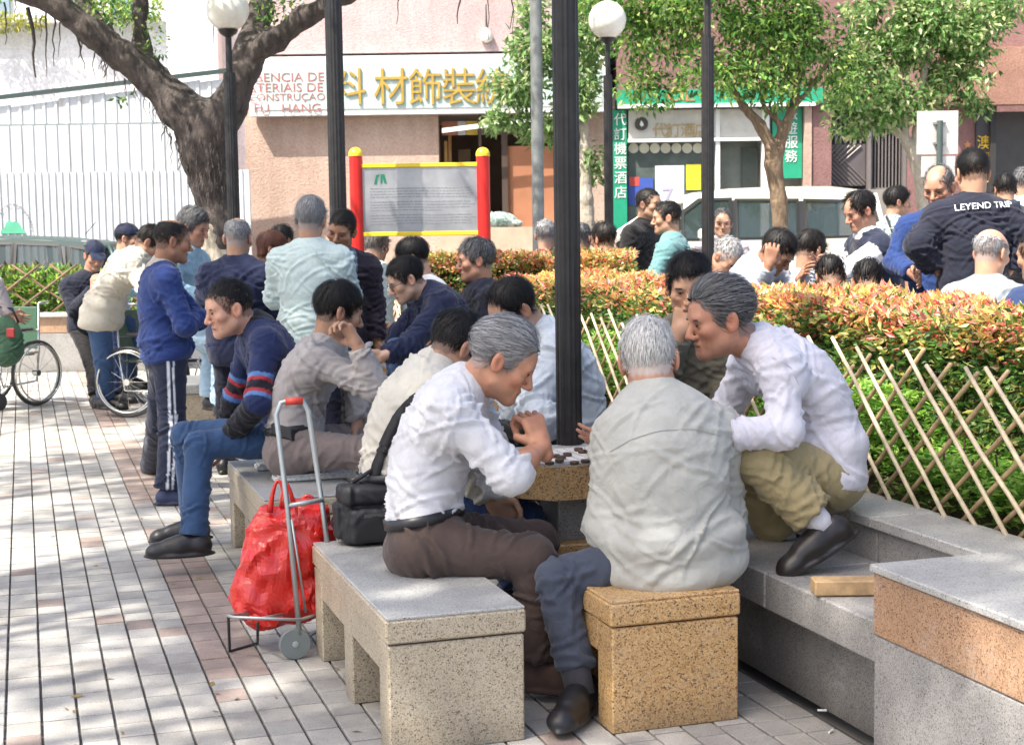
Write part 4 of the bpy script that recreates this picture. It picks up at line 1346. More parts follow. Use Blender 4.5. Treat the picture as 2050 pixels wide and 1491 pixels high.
# ---------------------------------------------------------------- notice board
M_RED = plain('red_paint', (.62, .018, .014), .35, var=.1); M_YEL = plain('yellow_paint', (.78, .58, .03), .4, var=.1)
YN = 10.6
nb = empty('notice_board', P(842, 480, YN) * np.array((1, 1, 0)) + np.array((0, 0, .1)), 'steel notice board between two red posts with yellow caps', 'notice board')
for px in (714, 968):
    q = P(px, 400, YN); zt = P(px, 312, YN)[2]
    mb = MB(); mb.lathe((q[0], q[1], 0), [(.047, .0), (.047, zt)], 24); po = autosmooth(mb.obj('post', M_RED, nb))
    mb = MB(); mb.lathe((q[0], q[1], 0), [(.050, zt - .004), (.050, zt + .012), (.046, zt + .03), (.034, zt + .047), (.018, zt + .056), (.004, zt + .059)], 24); autosmooth(mb.obj('post_cap', M_YEL, nb))
def steel_mat():
    mt, nt, b = newmat('brushed_steel')
    v = coords(nt, 'World', (2, 2, 90)); f = noise(nt, v, 3, 4)
    c2 = noise(nt, coords(nt, 'World'), 3.5, 3)
    L(nt, ramp(nt, c2, [(.3, (.30, .31, .33)), (.7, (.56, .56, .57))]).outputs[0], b.inputs['Base Color'])
    b.inputs['Metallic'].default_value = .75; b.inputs['Roughness'].default_value = .42
    bump(nt, b, f, .15, .002)
    return mt
M_STEEL = steel_mat()
a = P(727, 400, YN); b_ = P(954, 400, YN); zt = P(840, 331, YN)[2]; zb = P(840, 468, YN)[2]
xm = (a[0] + b_[0]) / 2; wd = b_[0] - a[0]
mb = MB(); mb.box((xm, YN, (zt + zb) / 2), wd + .03, .022, zt - zb - .02, bev=.002); mb.obj('panel', M_STEEL, nb)
for z in (zt, zb):
    mb = MB(); mb.box((xm, YN, z), wd + .04, .04, .03, bev=.004); mb.obj('rail', M_YEL, nb)
M_INK = plain('dark_ink', (.24, .25, .27), .6); M_GINK = plain('green_ink', (.01, .16, .09), .6)
mb = MB(); zz = zt - .16; rows = 0
while zz > zb + .05:
    x = a[0] + .05; end = b_[0] - .05 - (rnd.random() * .3 if rows % 4 == 3 else 0)
    while x < end:
        w = rnd.uniform(.012, .05); mb.box((x + w / 2, YN - .0125, zz), w, .001, .0065); x += w + .006
    zz -= .0195 if rows % 4 != 3 else .034; rows += 1
lo_ = mb.obj('lettering', M_INK, nb); lo_['kind'] = 'stuff'
mb = MB()
lx, lz = a[0] + .125, zt - .095
for pts in ([(-.045, -.035), (-.03, .03), (-.002, .035), (-.018, .012), (-.026, -.035)], [(.0, -.03), (.002, .035), (.03, .035), (.045, -.03), (.028, -.03), (.018, .008), (.012, -.03)]):
    mb.prism([(lx + x, YN - .0118, lz + z) for x, z in pts], (0, -.0015, 0))
fixn(mb.obj('emblem', M_GINK, nb))
# ---------------------------------------------------------------- text helper
def text(name, body, x, y, z, h, mat, parent, wide=1.0, ext=.004, ax=None, yaw=0.0, align='LEFT'):
    cu = bpy.data.curves.new(name, 'FONT'); cu.body = body; cu.size = 1.0; cu.extrude = 0.0; cu.align_x = align; cu.resolution_u = 3
    to = bpy.data.objects.new(name, cu); COL.objects.link(to)
    bpy.context.view_layer.update()
    dg = bpy.context.evaluated_depsgraph_get()
    me = bpy.data.meshes.new_from_object(to.evaluated_get(dg))
    bpy.data.objects.remove(to)
    n = len(me.vertices); co = np.zeros(n * 3); me.vertices.foreach_get('co', co); co = co.reshape(-1, 3)
    if n == 0: return None
    lo, hi = co.min(0), co.max(0)
    sc = h / max(hi[1] - lo[1], 1e-6)
    a = (ax if ax is not None else X0)
    P_ = np.array((x, y, z))[None] + ((co[:, 0] - lo[0]) * sc * wide)[:, None] * np.asarray(a)[None] + ((co[:, 1] - lo[1]) * sc)[:, None] * EZ[None]
    F = [tuple(p.vertices) for p in me.polygons]
    bpy.data.meshes.remove(me)
    nrmv = np.cross(a, EZ)
    V = np.concatenate([P_ + nrmv[None] * ext, P_]); m_ = len(P_)
    edges = {}
    for f in F:
        for i in range(len(f)):
            e = (f[i], f[(i + 1) % len(f)])
            if (e[1], e[0]) in edges: del edges[(e[1], e[0])]
            else: edges[e] = 1
    Fs = F + [(e[1], e[0], e[0] + m_, e[1] + m_) for e in edges]
    o = mk(name, V, Fs, mat, parent)
    if len(body.replace(' ', '')) > 1: o['kind'] = 'stuff'
    return o
YF = 24.0
def fx(px, py=300, Y=YF): return P(px, py, Y)[0]
def fz(px, py, Y=YF): return P(px, py, Y)[2]
def panel(mb, x0, x1, z0, z1, y, d=.05):
    mb.box(((x0 + x1) / 2, y, (z0 + z1) / 2), x1 - x0, d, z1 - z0); return mb
def stucco(name, lo, hi, bscale=22, stain=.5):
    mt, nt, b = newmat(name)
    v = coords(nt, 'World')
    c = ramp(nt, noise(nt, v, 1.1, 6, .65), [(.3, lo), (.7, hi)]).outputs[0]
    vs = coords(nt, 'World', (2.2, 2.2, .25))
    st = ramp(nt, noise(nt, vs, 1.4, 5, .7), [(.36, (.74, .70, .68)), (.6, (1, 1, 1))]).outputs[0]
    c = mixc(nt, stain, c, st, 'MULTIPLY')
    sp = ramp(nt, noise(nt, v, 26, 4, .7, .6), [(.36, (.78, .74, .72)), (.58, (1.03, 1.02, 1.0))]).outputs[0]
    c = mixc(nt, .8, c, sp, 'MULTIPLY')
    L(nt, c, b.inputs['Base Color']); b.inputs['Roughness'].default_value = .85
    bump(nt, b, noise(nt, v, bscale, 4, .6, .5), .6, .02)
    MATS[name] = mt
    return mt
M_PINK = stucco('pink_render', (.48, .36, .36), (.58, .46, .46), 40)
M_TANW = stucco('tan_mosaic_render', (.46, .33, .265), (.58, .44, .37), 26)
M_MAUVE = stucco('mauve_brown_tile', (.20, .105, .10), (.29, .165, .155), 30, .3)
M_REDST = stucco('red_brown_stone', (.25, .13, .095), (.37, .21, .155), 34, .3)
M_GLASSD = plain('dark_shop_interior', (.06, .07, .068), .25, var=.3, scale=2)
M_WHITE = plain('white_paint', (.78, .78, .77), .5, var=.05)
M_GOLD = plain('gold_leaf', (.62, .40, .09), .35, .6, var=.2)
M_MAROON = plain('maroon_letter', (.35, .13, .12), .6)
M_SIGNBG = plain('pale_green_sign', (.46, .57, .54), .5, var=.06)
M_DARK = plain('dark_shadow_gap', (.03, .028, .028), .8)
# ---- building 1: pink shop building
x0, x1 = fx(492), fx(1232)
bl = empty('shop_building', ((x0 + x1) / 2, YF + 2, .14), 'pink two-storey shop building with gold lettered sign band', 'building')
zs0, zs1 = fz(760, 232), fz(760, 122); zg = .14
xo0, xo1 = fx(880, 400), fx(1172, 400); zsl = fz(1000, 455)
mb = MB(); panel(mb, x0, xo0, zg, zs0 + .3, YF + .25, .5); mb.obj('wall', M_TANW, bl)
mb = MB(); panel(mb, xo1, x1, zg, zs0 + .3, YF + .253, .5); mb.obj('wall', M_TANW, bl)
mb = MB(); panel(mb, xo0, xo1, zg, zsl, YF + .1, .6); mb.obj('plinth', plain('sand_plinth', (.46, .36, .27), .8), bl)
mb = MB(); panel(mb, x0 - .02, x1 + .02, zs1 + .1, 9.0, YF + .2, .8); mb.obj('upper_wall', M_PINK, bl)
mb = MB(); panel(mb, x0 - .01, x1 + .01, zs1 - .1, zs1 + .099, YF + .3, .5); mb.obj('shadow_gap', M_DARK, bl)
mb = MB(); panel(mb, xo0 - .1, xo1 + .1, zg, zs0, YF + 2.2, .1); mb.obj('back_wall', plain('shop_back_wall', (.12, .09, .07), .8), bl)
mb = MB(); panel(mb, x0 - .3, x1 + .3, zg, 9, YF + 7, .3); mb.obj('rear_wall', M_PINK, bl)
for xx in (x0 + .12, x1 - .12):
    mb = MB(); mb.box((xx, YF + 3.7, 4.5), .2, 6.3, 8.8); mb.obj('side_wall', M_PINK, bl)
mb = MB(); mb.box(((xo0 + xo1) / 2, YF + 1.2, zs0 + .04), xo1 - xo0 + .2, 2.0, .06); mb.obj('shop_ceiling', plain('shop_ceiling', (.3, .28, .25), .8), bl)
# sign band: frame, face, letters
xs0, xs1 = fx(512, 180), fx(1215, 180)
mb = MB(); panel(mb, xs0 - .06, xs1, zs0, zs1 + .05, YF - .16, .22); sg = mb.obj('sign_band', M_WHITE, bl)
mb = MB(); panel(mb, fx(533, 180), xs1 - .1, zs0 + .09, zs1 - .07, YF - .275, .02); mb.obj('sign_face', M_SIGNBG, bl)
for i, (t, wx) in enumerate((('AGENCIA DE', 498), ('MATERIAIS DE', 485), ('CONSTRUÇAO', 508), ('FU   HANG', 518))):
    zt_ = fz(600, 158 + 20.5 * i) ; text('letters', t, fx(wx), YF - .286, zt_ - .07, .135, M_MAROON, bl, 1.12, .006)
for ch, px in zip('料材飾裝統', (700, 783, 852, 918, 984)):
    text('gold_character', ch, fx(px - 31, 180), YF - .286, fz(px, 213), .56, M_GOLD, bl, .92, .03)
# shop opening: awning bar, shutter box, posts, terracotta panel, sacks
mb = MB(); a = P(885, 262, YF - .3); b_ = P(1180, 225, YF - .3); mb.box((a + b_) / 2, float(np.linalg.norm(b_ - a)), .05, .07, nrm(b_ - a)); mb.obj('awning_bar', M_WHITE, bl)
for (pa, pb, c) in ((884, 915, (.4, .16, .09)), (916, 932, (.55, .57, .6)), (933, 956, (.6, .42, .07)), (960, 1010, (.22, .19, .16)), (1014, 1060, (.16, .13, .11))):
    mb = MB(); panel(mb, fx(pa), fx(pb), fz(950, 268), fz(950, 240), YF + .3, .05); mb.obj('hanging_board', plain('board_%d' % pa, c, .6), bl)
for (pa, pb) in ((958, 964), (1004, 1016), (1120, 1134)):
    mb = MB(); panel(mb, fx(pa), fx(pb), zsl, zs0, YF + .06, .1); mb.obj('door_post', plain('dark_brown_wood', (.07, .045, .035), .6), bl)
mb = MB(); panel(mb, fx(1014), fx(1066), zsl, fz(1040, 292), YF + .12, .08); mb.obj('terracotta_panel', plain('terracotta', (.40, .17, .09), .75, var=.15, scale=2), bl)
mb = MB(); panel(mb, fx(1070), fx(1122), zsl, fz(1090, 292), YF + .14, .08); mb.obj('terracotta_panel', plain('terracotta', (.4, .17, .09), .75), bl)
for (pa, w, h_, c, yy) in ((890, .05, 1.4, (.55, .33, .12), .5), (898, .05, 1.5, (.5, .27, .1), .55), (935, .3, .9, (.2, .1, .07), .9), (925, .2, 1.3, (.28, .2, .13), 1.2)):
    mb = MB(); mb.box((fx(pa), YF + yy, zsl + h_ / 2), w, .06, h_, nrm((1, 0, rnd.uniform(-.12, .12)))); mb.obj('timber_stock', plain('stock_%d' % pa, c, .7), bl)
# tarpaulin heap on the sill
V, F = solid([ell(P(1000, 440, YF - .05), np.eye(3), (.27, .16, .12), .05), ell(P(1022, 448, YF - .05), np.eye(3), (.2, .12, .07), .05), ell(P(985, 448, YF - .05), np.eye(3), (.16, .14, .12), .05)], .02)
V = folds(V, F, [(P(960, 440, YF), P(1040, 440, YF), 22, 9)], .05, 5)
o = mk('tarpaulin_heap', V, F, cloth('green_tarp', (.16, .26, .22), pattern=(14, (.42, .45, .44))), None, True); tag(o, 'crumpled green tarpaulin heap on the shop sill', 'tarpaulin')
# ---- hoarding and white building at left
def corr(name, xa, xb, z0f, z1f, y, pitch, dep, mat, parent, n=6):
    V = []; F = []; x = xa; k = 0
    prof = [(0, 0), (.62, 0), (.72, 1), (.90, 1), (1.0, 0)]
    xs = []
    for _ in range(max(1, round((xb - xa) / pitch))):
        for t, d in prof[:-1]: xs.append((x + t * pitch, d))
        x += pitch
    xs.append((x, 0))
    for (xx, d) in xs:
        V += [(xx, y - d * dep, z0f(xx)), (xx, y - d * dep, z1f(xx))]
    for i in range(len(xs) - 1): F.append((2 * i, 2 * i + 2, 2 * i + 3, 2 * i + 1))
    n0 = len(V)
    return mk(name, V, F, mat, parent)
def sheetmetal(name, col, rust):
    mt, nt, b = newmat(name)
    v = coords(nt, 'World', (9, 9, .55))
    f = ramp(nt, noise(nt, v, 1.3, 6, .7), [(.54, (0, 0, 0)), (.78, (rust, rust, rust))]).outputs[0]
    c = mixc(nt, f, col, (.42, .31, .22))
    d = ramp(nt, noise(nt, coords(nt, 'World'), 1.5, 5), [(.3, (.88, .88, .9)), (.65, (1, 1, 1))]).outputs[0]
    L(nt, mixc(nt, 1.0, c, d, 'MULTIPLY'), b.inputs['Base Color']); b.inputs['Roughness'].default_value = .55
    MATS[name] = mt
    return mt
M_HOARD = sheetmetal('white_sheet_metal', (.60, .62, .63), .8)
M_HOARD2 = sheetmetal('weathered_white_sheet', (.62, .64, .645), .6)
YH = 22.9
ho = empty('site_hoarding', (fx(200, 460, YH), YH, .14), 'white corrugated metal site hoarding with a sloping top', 'hoarding')
hx0, hx1 = fx(-260, 400, YH), fx(498, 400, YH)
z1 = fz(0, 347, YH); z2 = fz(0, 250, YH)
corr('lower_sheet', hx0, hx1, lambda x: .1, lambda x: z1, YH, .105, .02, M_HOARD2, ho)
hx1b = fx(470, 300, YH)
k = 0; xx = hx0
while xx < hx1b - .1:
    w = .18 * 4; xe = min(xx + w, hx1b)
    corr('middle_sheet', xx, xe, lambda x: z1 - .03, lambda x: z2 - .02, YH + .05, .18, .018, M_HOARD, ho)
    corr('upper_sheet', xx, xe, lambda x: z2, lambda x: fz(0, 215, YH) + (x - fx(0, 200, YH)) * .115 + (.0 if (k % 2) else .03), YH + .12, .18, .018, M_HOARD, ho)
    xx += w + .0; k += 1
M_DGREEN = plain('dark_green_trim', (.025, .05, .048), .6)
a = P(-260, 226, YH + .1); b_ = P(470, 140, YH + .1)
mb = MB(); mb.box((a + b_) / 2 + np.array((0, 0, .0)), float(np.linalg.norm(b_ - a)), .14, .055, nrm(b_ - a)); mb.obj('top_rail', M_DGREEN, ho)
for zz, yy in ((z1 - .01, YH + .03), (z2 - .005, YH + .08)):
    mb = MB(); mb.box(((hx0 + hx1b) / 2, yy, zz), hx1b - hx0, .03, .03); mb.obj('rail', plain('grey_rail', (.2, .24, .24), .6), ho)
# round emblem painted on the hoarding: green hill inside a dashed arc
ex, ez = fx(28, 465, YH), fz(28, 465, YH); mb = MB()
for k in range(26):
    t = math.pi * k / 25
    q = np.array((ex + .27 * math.cos(t), YH - .026, ez + .02 + .40 * math.sin(t)))
    mb.box(q, .022, .003, .030, nrm((-math.sin(t), 0, math.cos(t))), None, nrm((math.cos(t), 0, math.sin(t))))
el_ = mb.obj('emblem_lettering', M_INK, ho); el_['kind'] = 'stuff'
mb = MB(); mb.prism([(ex + x, YH - .024, ez + z) for x, z in ((-.20, -.02), (.19, -.02), (.15, .05), (.12, .06), (.10, .13), (.04, .17), (-.02, .15), (-.05, .19), (-.11, .14), (-.13, .07), (-.18, .05))], (0, -.003, 0)); fixn(mb.obj('emblem', plain('emblem_green', (.10, .42, .26), .6), ho))
wb = empty('white_building', (fx(150, 100, 26), 26.5, .1), 'white stained building wall rising behind the hoarding', 'building')
M_WBW = stucco('white_stained_render', (.66, .68, .72), (.80, .81, .82), 8, .45)
mb = MB(); mb.box((fx(0, 100, 26), 27, 5), 10, 1.5, 10); mb.obj('wall', M_WBW, wb)
mb = MB(); mb.box((fx(390, 100, 26), 26.4, 5), .85, 1.2, 10); mb.obj('pilaster', M_WHITE, wb)
for (pa, pb) in ((-80, 20), (120, 175), (225, 285)):
    mb = MB(); panel(mb, fx(pa, 40, 26.2), fx(pb, 40, 26.2), fz(0, 38, 26.2), fz(0, -60, 26.2), 26.22, .06); w = mb.obj('window', plain('blue_grey_pane', (.22, .30, .36), .2), wb)
mb = MB(); panel(mb, fx(-100, 40, 26.1), fx(330, 40, 26.1), fz(0, 48, 26.1), fz(0, 40, 26.1), 26.15, .3); mb.obj('window_sill', M_WHITE, wb)
def plant(label, c, rad, n, pal, nm='potted_shrub', ln=(.06, .13)):
    r = empty(nm, c - np.array((0, 0, rad[2])), label, 'plant')
    p = rg.normal(0, 1, (n, 3)); p /= np.linalg.norm(p, axis=1, keepdims=True); p *= rg.random((n, 1)) ** .4
    d = p + rg.normal(0, .5, (n, 3)); p = p * np.array(rad) + c
    V, F, C = leaf_cloud(p, d, rg.normal(0, 1, (n, 3)), rg.uniform(*ln, n), rg.uniform(.012, .03, n) * ln[1] / .13, pick(pal, n))
    o = mk('foliage', V, F, M_LEAF, r, False, C); o['kind'] = 'stuff'
    return r
plant('green potted shrub on the window sill of the white building', P(235, 18, 25.9), (.9, .15, .25), 900, LIME + GRN)
plant('yellowish shrub on the sill above the left edge', P(15, 45, 25.9), (.7, .15, .15), 500, [(.45, .42, .1), (.3, .35, .08)])
# ---- building 2: travel shop and entrances, right
M_GREEN = plain('green_sign_board', (.015, .30, .17), .5, var=.1)
M_ALU = plain('pale_aluminium', (.62, .62, .60), .45, var=.08)
M_GLASS = plain('shop_glass_dark', (.10, .125, .12), .12, var=.3, scale=3)
x0b = fx(1234); x1b = fx(2400)
b2 = empty('travel_shop_building', ((x0b + x1b) / 2, YF + 2, .14), 'mauve brown building with green travel shop front and barred gates', 'building')
mb = MB(); panel(mb, x0b, x1b, fz(1400, 190), 9.5, YF + .25, .9); mb.obj('upper_wall', M_MAUVE, b2)
mb = MB(); panel(mb, x0b + .01, fx(1660), .14, fz(1400, 190) - .002, YF + .65, .1); mb.obj('shop_backing', M_ALU, b2)
mb = MB(); panel(mb, x0b, fx(1640), fz(1400, 212), fz(1400, 182), YF - .22, .12); mb.obj('green_fascia', M_GREEN, b2)
mb = MB(); panel(mb, x0b + .01, fx(1625), fz(1400, 218), fz(1400, 211), YF - .24, .14); mb.obj('fascia_trim', M_WHITE, b2)
text('fascia_letters', 'OL', fx(1333), YF - .285, fz(1340, 206), .18, plain('orange_letter', (.62, .2, .1), .5), b2, 1.3, .01)
# vertical green boards with white characters
for (pa, pb, z0_, chars, cw) in ((1226, 1254, 470, '代訂機票酒店', 24), (1545, 1604, 362, '旅遊服務', 27)):
    mb = MB(); panel(mb, fx(pa), fx(pb), fz(1250, z0_), fz(1250, 222), YF - .02, .1); mb.obj('vertical_sign', M_GREEN, b2)
    n_ = len(chars); y0_ = 252 if pb < 1300 else 246; stp = 29 if pb < 1300 else 28
    xx = fx((pa + pb) / 2 - 11 if pb < 1300 else 1570)
    for i, ch in enumerate(chars):
        text('white_character', ch, xx, YF - .072, fz(1250, y0_ + stp * i), .19, M_WHITE, b2, 1.0, .008)
# shop window: header with disc and gold characters, row of discs, posters
mb = MB(); panel(mb, fx(1258), fx(1540), fz(1400, 276), fz(1400, 220), YF + .0, .1); mb.obj('header_panel', plain('cream_header', (.60, .58, .52), .5), b2)
q = P(1284, 248, YF - .06); mb = MB(); mb.lathe(q, [(.105, 0), (.105, .02), (.1, .03)], 24, (0, -1, 0)); autosmooth(mb.obj('disc_emblem', plain('bronze_dark', (.06, .05, .04), .4), b2))
mb = MB(); mb.prism([q + np.array((x, -.035, z)) for x, z in ((-.03, -.02), (-.01, .05), (.02, .02), (.035, -.03), (0, -.05))], (0, -.004, 0)); fixn(mb.obj('flame_mark', M_WHITE, b2))
for ch, px in zip('代訂酒店', (1306, 1334, 1362, 1390)): text('gold_character', ch, fx(px), YF - .062, fz(px, 275), .22, plain('gold_letter', (.50, .36, .14), .5), b2, 1, .012)
mb = MB(); panel(mb, fx(1256), fx(1545), fz(1400, 284), fz(1400, 277), YF - .03, .16); mb.obj('window_rail', M_WHITE, b2)
mb = MB(); panel(mb, fx(1258), fx(1432), .14, fz(1400, 285), YF + .08, .04); mb.obj('window_pane', M_GLASS, b2)
for k in range(7):
    q = P(1268 + 21.5 * k, 297, YF + .05); mb = MB(); mb.lathe(q, [(.082, 0), (.08, .008)], 18, (0, -1, 0)); mb.obj('round_sticker', plain('cream_disc', (.62, .60, .48), .6), b2)
for (pa, pb, ya, yb, c) in ((1312, 1370, 332, 440, (.62, .70, .72)), (1374, 1404, 330, 382, (.62, .55, .03)), (1258, 1308, 356, 410, (.05, .10, .42)), (1260, 1280, 354, 372, (.6, .08, .07)), (1290, 1308, 400, 450, (.4, .5, .62))):
    mb = MB(); panel(mb, fx(pa), fx(pb), fz(1300, yb), fz(1300, ya), YF + (.048 if pa != 1260 else .044), .006); mb.obj('poster', plain('poster_%d' % pa, c, .6, var=.2, scale=3), b2)
text('poster_digit', '7', fx(1326), YF + .04, fz(1330, 410), .26, plain('poster_ink', (.45, .38, .55), .6), b2, 1, .003)
mb = MB(); panel(mb, fx(1432), fx(1440), .14, fz(1400, 220), YF - .01, .14); mb.obj('mullion', M_WHITE, b2)
mb = MB(); panel(mb, fx(1524), fx(1538), .14, fz(1400, 220), YF - .015, .14); mb.obj('mullion', M_WHITE, b2)
mb = MB(); panel(mb, fx(1441), fx(1523), .14, fz(1400, 284), YF + .3, .04); mb.obj('door_pane', plain('grey_door_pane', (.20, .22, .20), .2), b2)
mb = MB(); panel(mb, fx(1490), fx(1523), .14, fz(1400, 296), YF + .24, .03); mb.obj('door_pane', plain('dark_door_pane', (.09, .11, .10), .15), b2)
# mauve pier, lattice gate and bars
mb = MB(); panel(mb, fx(1606), fx(1620), .14, fz(1600, 191), YF - .05, .3); mb.obj('pier', M_TANW, b2)
mb = MB(); panel(mb, fx(1622), fx(1660), .14, fz(1600, 191), YF - .02, .3); mb.obj('pier', M_MAUVE, b2)
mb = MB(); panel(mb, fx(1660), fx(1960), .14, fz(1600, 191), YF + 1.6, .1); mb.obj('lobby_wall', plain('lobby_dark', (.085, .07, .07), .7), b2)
M_GATE = plain('grey_gate_bar', (.19, .17, .165), .5, .3)
g = empty('gate', (fx(1745), YF + .05, .14)); g.parent = b2; g.matrix_parent_inverse = Matrix.Translation(-b2.location)
bpy.data.objects.remove(g)
mb = MB(); panel(mb, fx(1660), fx(1736), fz(1700, 372), fz(1700, 288), YF + .12, .02); mb.obj('gate_panel', plain('gate_panel', (.10, .085, .09), .6), b2)
for k in range(9):
    t = k / 8; a = P(1661, 292 + 78 * t, YF + .1); b_ = P(1661 + min(72, 78 * (1 - t)), 292 + 78 * t + min(72, 78 * (1 - t)), YF + .1)
    if np.linalg.norm(b_ - a) > .05: mb = MB(); mb.tube([a, b_], .013, 4); mb.obj('gate_bar', M_GATE, b2)
for k in range(5):
    a = P(1676 + 12 * k, 292, YF + .09); b_ = P(1735, 292 + 60 - 12 * k, YF + .09)
    mb = MB(); mb.tube([a, a + (P(1661 + 5 * k, 310 + 5 * k, YF + .09) - a)], .012, 4); mb.obj('gate_bar', M_GATE, b2)
for px in (1737, 1808):
    mb = MB(); panel(mb, fx(px), fx(px + 7), .14, fz(1750, 215), YF + .05, .1); mb.obj('gate_post', M_GATE, b2)
for k in range(9):
    mb = MB(); panel(mb, fx(1747 + 7 * k), fx(1749.4 + 7 * k), fz(1750, 376), fz(1750, 228), YF + .1, .02); mb.obj('gate_bar', M_GATE, b2)
for py in (228, 376):
    mb = MB(); panel(mb, fx(1744), fx(1808), fz(1750, py + 3), fz(1750, py), YF + .1, .03); mb.obj('gate_rail', M_GATE, b2)
for k in range(7):
    mb = MB(); panel(mb, fx(1664 + 10 * k), fx(1667 + 10 * k), fz(1700, 287), fz(1700, 228), YF + .1, .02); mb.obj('gate_bar', M_GATE, b2)
mb = MB(); panel(mb, fx(1660), fx(1815), .14, fz(1700, 380), YF + .1, .25); mb.obj('gate_plinth', plain('grey_plinth', (.24, .22, .20), .8), b2)
mb = MB(); panel(mb, fx(1816), fx(1975), .14, fz(1850, 191), YF + .12, .3); mb.obj('pier', M_MAUVE, b2)
mb = MB(); panel(mb, fx(1880), fx(2400), fz(2000, 214), fz(2000, 100), YF - .3, .3); mb.obj('stone_lintel', M_REDST, b2)
mb = MB(); panel(mb, fx(1975), fx(1986), .14, fz(1980, 215), YF - .1, .2); mb.obj('dark_jamb', M_DARK, b2)
mb = MB(); panel(mb, fx(1950), fx(1976), .14, fz(1960, 216), YF - .06, .08); mb.obj('door_board', plain('black_board', (.045, .04, .045), .5), b2)
for i, ch in enumerate('澳門'): text('yellow_character', ch, fx(1952), YF - .105, fz(1960, 300 + 34 * i), .22, plain('yellow_letter', (.75, .48, .03), .5), b2, .95, .01)
text('yellow_character', '街', fx(1953), YF - .105, fz(1960, 366), .22, plain('yellow_letter', (.75, .48, .03), .5), b2, .9, .01)
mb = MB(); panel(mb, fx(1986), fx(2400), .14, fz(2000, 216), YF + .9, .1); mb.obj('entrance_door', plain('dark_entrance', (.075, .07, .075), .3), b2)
mb = MB(); mb.box(((x0b + x1b) / 2, YF + 7, 4.8), x1b - x0b, .3, 9.4); mb.obj('rear_wall', M_MAUVE, b2)
mb = MB(); mb.box((x0b + .15, YF + 3.9, 4.8), .2, 6.0, 9.3); mb.obj('side_wall', M_MAUVE, b2)
# brown star of paint? a star ornament on the pier
q = P(1937, 290, YF - .06); mb = MB(); pts = []
for k in range(10):
    t = math.pi / 2 + k * math.pi / 5; rr = .07 if k % 2 == 0 else .03; pts.append(q + np.array((rr * math.cos(t), 0, rr * math.sin(t))))
mb.prism(pts, (0, -.01, 0)); fixn(mb.obj('star_ornament', plain('orange_star', (.5, .2, .07), .6), b2))
# traffic sign seen from behind
YS = 15.0
ts = empty('traffic_sign', (P(1881, 300, YS)[0], YS, .25), 'square traffic sign seen from behind on a dark pole', 'sign')
for (pa, pb, ya, yb) in ((1837, 1920, 222, 309), (1846, 1914, 313, 354)):
    a = P(pa, (ya + yb) / 2, YS); b_ = P(pb, (ya + yb) / 2, YS); zt_ = P((pa + pb) / 2, ya, YS)[2]; zb_ = P((pa + pb) / 2, yb, YS)[2]
    mb = MB(); mb.box(((a[0] + b_[0]) / 2, YS + .03, (zt_ + zb_) / 2), b_[0] - a[0], .008, zt_ - zb_, bev=.003); mb.obj('sign_plate', plain('sign_back', (.52, .51, .48), .5, .2, var=.1), ts)
mb = MB(); mb.lathe((P(1881, 300, YS)[0], YS, .25), [(.03, 0), (.03, P(1881, 242, YS)[2] - .25)], 14); autosmooth(mb.obj('pole', plain('dark_green_pole', (.05, .075, .07), .5), ts))
for py in (247, 287, 334):
    q = P(1881, py, YS); mb = MB(); mb.box((q[0], YS + .01, q[2]), .12, .045, .02); mb.obj('bracket', M_GALV, ts)
# wall lamp on the pink wall
q = P(974, 86, YF - .25); mb = MB(); mb.lathe(q, [(.02, 0), (.09, .04), (.10, .10), (.06, .19), (.02, .23)], 16, EZ * 1.0); o = autosmooth(mb.obj('wall_lamp', M_GLOBE)); tag(o, 'small white pear-shaped lamp on the pink upper wall', 'lamp')
mb = MB(); mb.tube([q + np.array((0, 0, .22)), q + np.array((0, .05, .3)), q + np.array((0, .06, .6))], .012, 6); w_ = mb.obj('cable', M_DARK); w_.parent = o

# ---------------------------------------------------------------- left planter with wooden lattice
YP = 16.9
pz = G(60, 745)[1]
lp_ = empty('planter', (P(40, 700, YP)[0], YP + .4, 0), 'granite planter box with brown lattice at the left edge', 'planter')
px0, px1 = P(-420, 700, YP)[0], P(330, 700, YP)[0]; zt_ = P(90, 628, YP)[2]
mb = MB(); mb.box(((px0 + px1) / 2, YP + .15, zt_ - .015), px1 - px0 + .05, .36, .05, bev=.006); mb.obj('coping', M_GTOP, lp_)
mb = MB(); mb.box(((px0 + px1) / 2, YP + .14, zt_ - .13), px1 - px0, .25, .18, bev=.004); mb.obj('upper_band', M_GRED, lp_)
mb = MB(); mb.box(((px0 + px1) / 2, YP + .14, (zt_ - .225) / 2), px1 - px0 - .01, .245, zt_ - .225, bev=.004); mb.obj('wall', M_GGRY, lp_)
mb = MB(); mb.box(((px0 + px1) / 2, YP + .7, .28), px1 - px0, .85, .56); mb.obj('soil', M_SOIL, lp_)
lf = empty('lattice_fence', (P(40, 600, YP)[0], YP + .1, zt_), 'brown diamond lattice fence on the left planter', 'fence')
zl = P(60, 530, YP)[2]; hL = zl - zt_; M_LAT = plain('brown_lattice', (.17, .10, .065), .7, var=.3)
x = px0
while x < px1 - .2:
    stick(np.array((x, YP + .06, zt_)), np.array((x + hL * 1.35, YP + .06, zl)), .014, M_LAT, lf)
    stick(np.array((x + hL * 1.35, YP + .085, zt_)), np.array((x, YP + .085, zl)), .014, M_LAT, lf)
    x += .42
plant('dense green leafy shrub behind the lattice at the left edge', P(60, 592, YP + .5), (1.5, .32, .34), 5200, LIME + GRN, 'leafy_shrub', (.05, .12))
plant('green leafy shrub end of the planter behind the man in cap', P(-160, 592, YP + .55), (1.2, .3, .33), 2000, LIME + GRN, 'leafy_shrub', (.05, .12))

